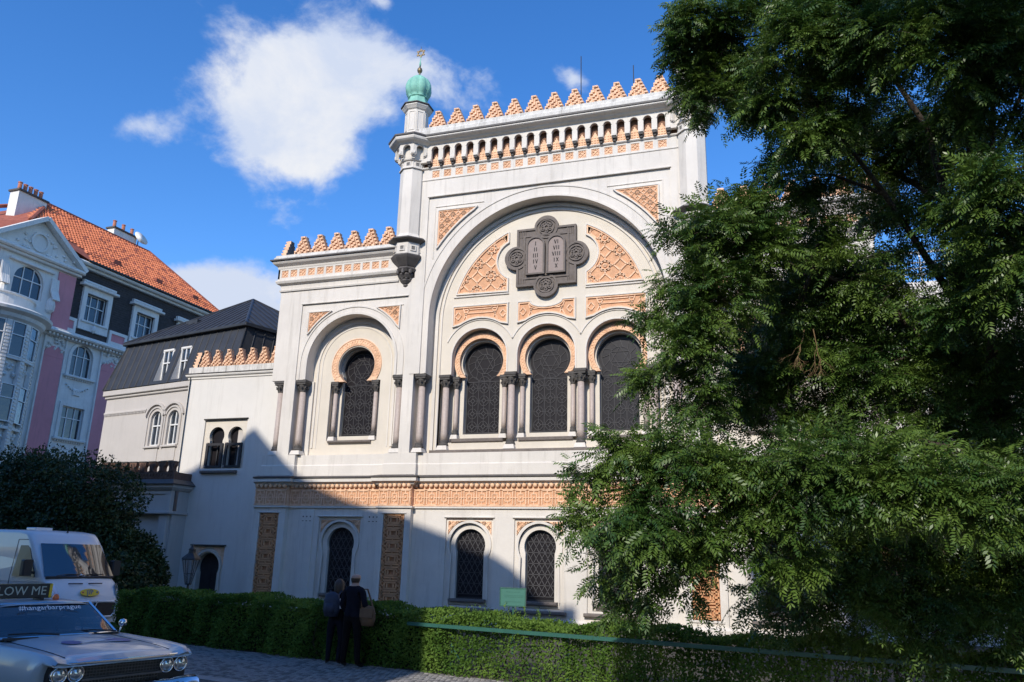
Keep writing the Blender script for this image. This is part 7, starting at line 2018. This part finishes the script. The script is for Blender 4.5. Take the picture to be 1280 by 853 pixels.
Jm = {'pelvis': (0, 0, .97, .15, .12), 'waist': (0, 0, 1.10, .155, .115), 'chest': (0, .01, 1.28, .175, .125), 'collar': (0, 0, 1.43, .13, .09), 'neck': (0, .01, 1.52, .058), 'skull': (0, .025, 1.64, .105, .115), 'crown': (0, .02, 1.715, .085, .09),
      'hipl': (-.10, 0, .90, .105), 'kneel': (-.13, .01, .50, .072), 'anklel': (-.15, -.02, .10, .055), 'toel': (-.17, .13, .04, .042, .035),
      'hipr': (.10, 0, .90, .105), 'kneer': (.14, .01, .50, .072), 'ankler': (.19, -.02, .10, .055), 'toer': (.23, .13, .04, .042, .035),
      'shl': (-.185, 0, 1.41, .072), 'elbowl': (-.27, -.01, 1.13, .055), 'wristl': (-.22, .14, .95, .036), 'palml': (-.20, .20, .90, .034, .02),
      'shr': (.185, 0, 1.41, .072), 'elbowr': (.29, -.03, 1.14, .055), 'wristr': (.24, .16, 1.04, .036), 'palmr': (.20, .22, 1.05, .034, .02)}
man = figure('balding man in a dark suit seen from behind, with a tan shoulder bag', (-7.73, 14.10, 0), math.radians(-6), 1.72, Jm, 'cloth_navy', 'cloth_black', 'fringe', 1.50)
Jw = dict(Jm); Jw.update({'pelvis': (0, 0, .97, .15, .12), 'waist': (0, 0, 1.10, .13, .10), 'chest': (0, .01, 1.28, .15, .115), 'collar': (0, 0, 1.42, .11, .08), 'shl': (-.16, 0, 1.40, .06), 'shr': (.16, 0, 1.40, .06), 'skull': (0, .045, 1.62, .092, .10),
      'elbowl': (-.23, -.02, 1.13, .045), 'wristl': (-.17, .16, 1.05, .032), 'palml': (-.12, .20, 1.06, .03, .018), 'elbowr': (.22, -.02, 1.12, .045), 'wristr': (.20, .08, .93, .032), 'palmr': (.19, .10, .87, .03, .018),
      'anklel': (-.12, -.03, .10, .048), 'toel': (-.20, .10, .04, .038, .03), 'ankler': (.10, -.02, .10, .048), 'toer': (.12, .13, .04, .038, .03)})
wom = figure('shorter person with long dark hair holding a white leaflet beside the balding man', (-8.20, 14.32, 0), math.radians(8), 1.56, Jw, 'cloth_black', 'cloth_navy', 'long', 1.50)
# shoulder bag of the man
Rb = thing('shoulder_bag', 'tan canvas shoulder bag with a strap on the right side of the balding man', 'bag', (-7.40, 14.08, .95))
b = MB().m('bag_tan'); b.smooth = True; b.lathe([(.02, -.20), (.13, -.19), (.165, -.08), (.155, .06), (.12, .15), (.03, .17)], (0, 0, 0), 14, sx=1.0, sy=.45); Bb = b.build('bag_body', Rb)
f = MB().m('bag_tan'); f.tube([(-.13, 0, .10), (-.155, .0, .3), (-.14, .0, .47), (-.08, .08, .46), (0, .10, .25), (.10, .02, .10)], .016, 6); f.build('strap', Rb)
f = MB().m('bag_tan'); f.add([(-.14, -.072, .12), (.14, -.072, .12), (.13, -.09, -.04), (-.13, -.09, -.04)], [(0, 1, 2, 3)]); f.build('flap', Rb)
Rk = thing('backpack', 'dark navy rounded backpack worn by the shorter person with the leaflet', 'backpack', (-8.24, 14.17, 1.12))
b = MB().m('bag_navy'); b.smooth = True; b.lathe([(.02, -.24), (.14, -.23), (.175, -.10), (.17, .06), (.14, .17), (.05, .22), (0, .225)], (0, 0, 0), 16, sx=1.0, sy=.62); b.build('bag_body', Rk)
b = MB().m('bag_navy'); b.smooth = True; b.lathe([(.02, -.12), (.10, -.11), (.115, 0), (.09, .07), (.02, .08)], (0, -.085, -.06), 12, sx=1.0, sy=.4); b.build('pocket', Rk)
for sd in (-1, 1):
    f = MB().m('bag_navy'); f.tube([(sd * .10, .06, .16), (sd * .12, .12, .24), (sd * .13, .22, .18), (sd * .13, .24, .0), (sd * .12, .12, -.18)], .018, 5); f.build('strap', Rk)
pl = MB().m('paper'); pl.add([(-.06, 0, -.09), (.05, -.03, -.09), (.06, -.03, .08), (-.05, 0, .09), (-.06, .004, -.09), (.05, -.026, -.09), (.06, -.026, .08), (-.05, .004, .09)], [(0, 1, 2, 3), (7, 6, 5, 4)])
o = pl.build('leaflet', None, (-8.03, 14.18, 1.13)); tag(o, 'white leaflet held at chest height by the shorter person', 'leaflet')
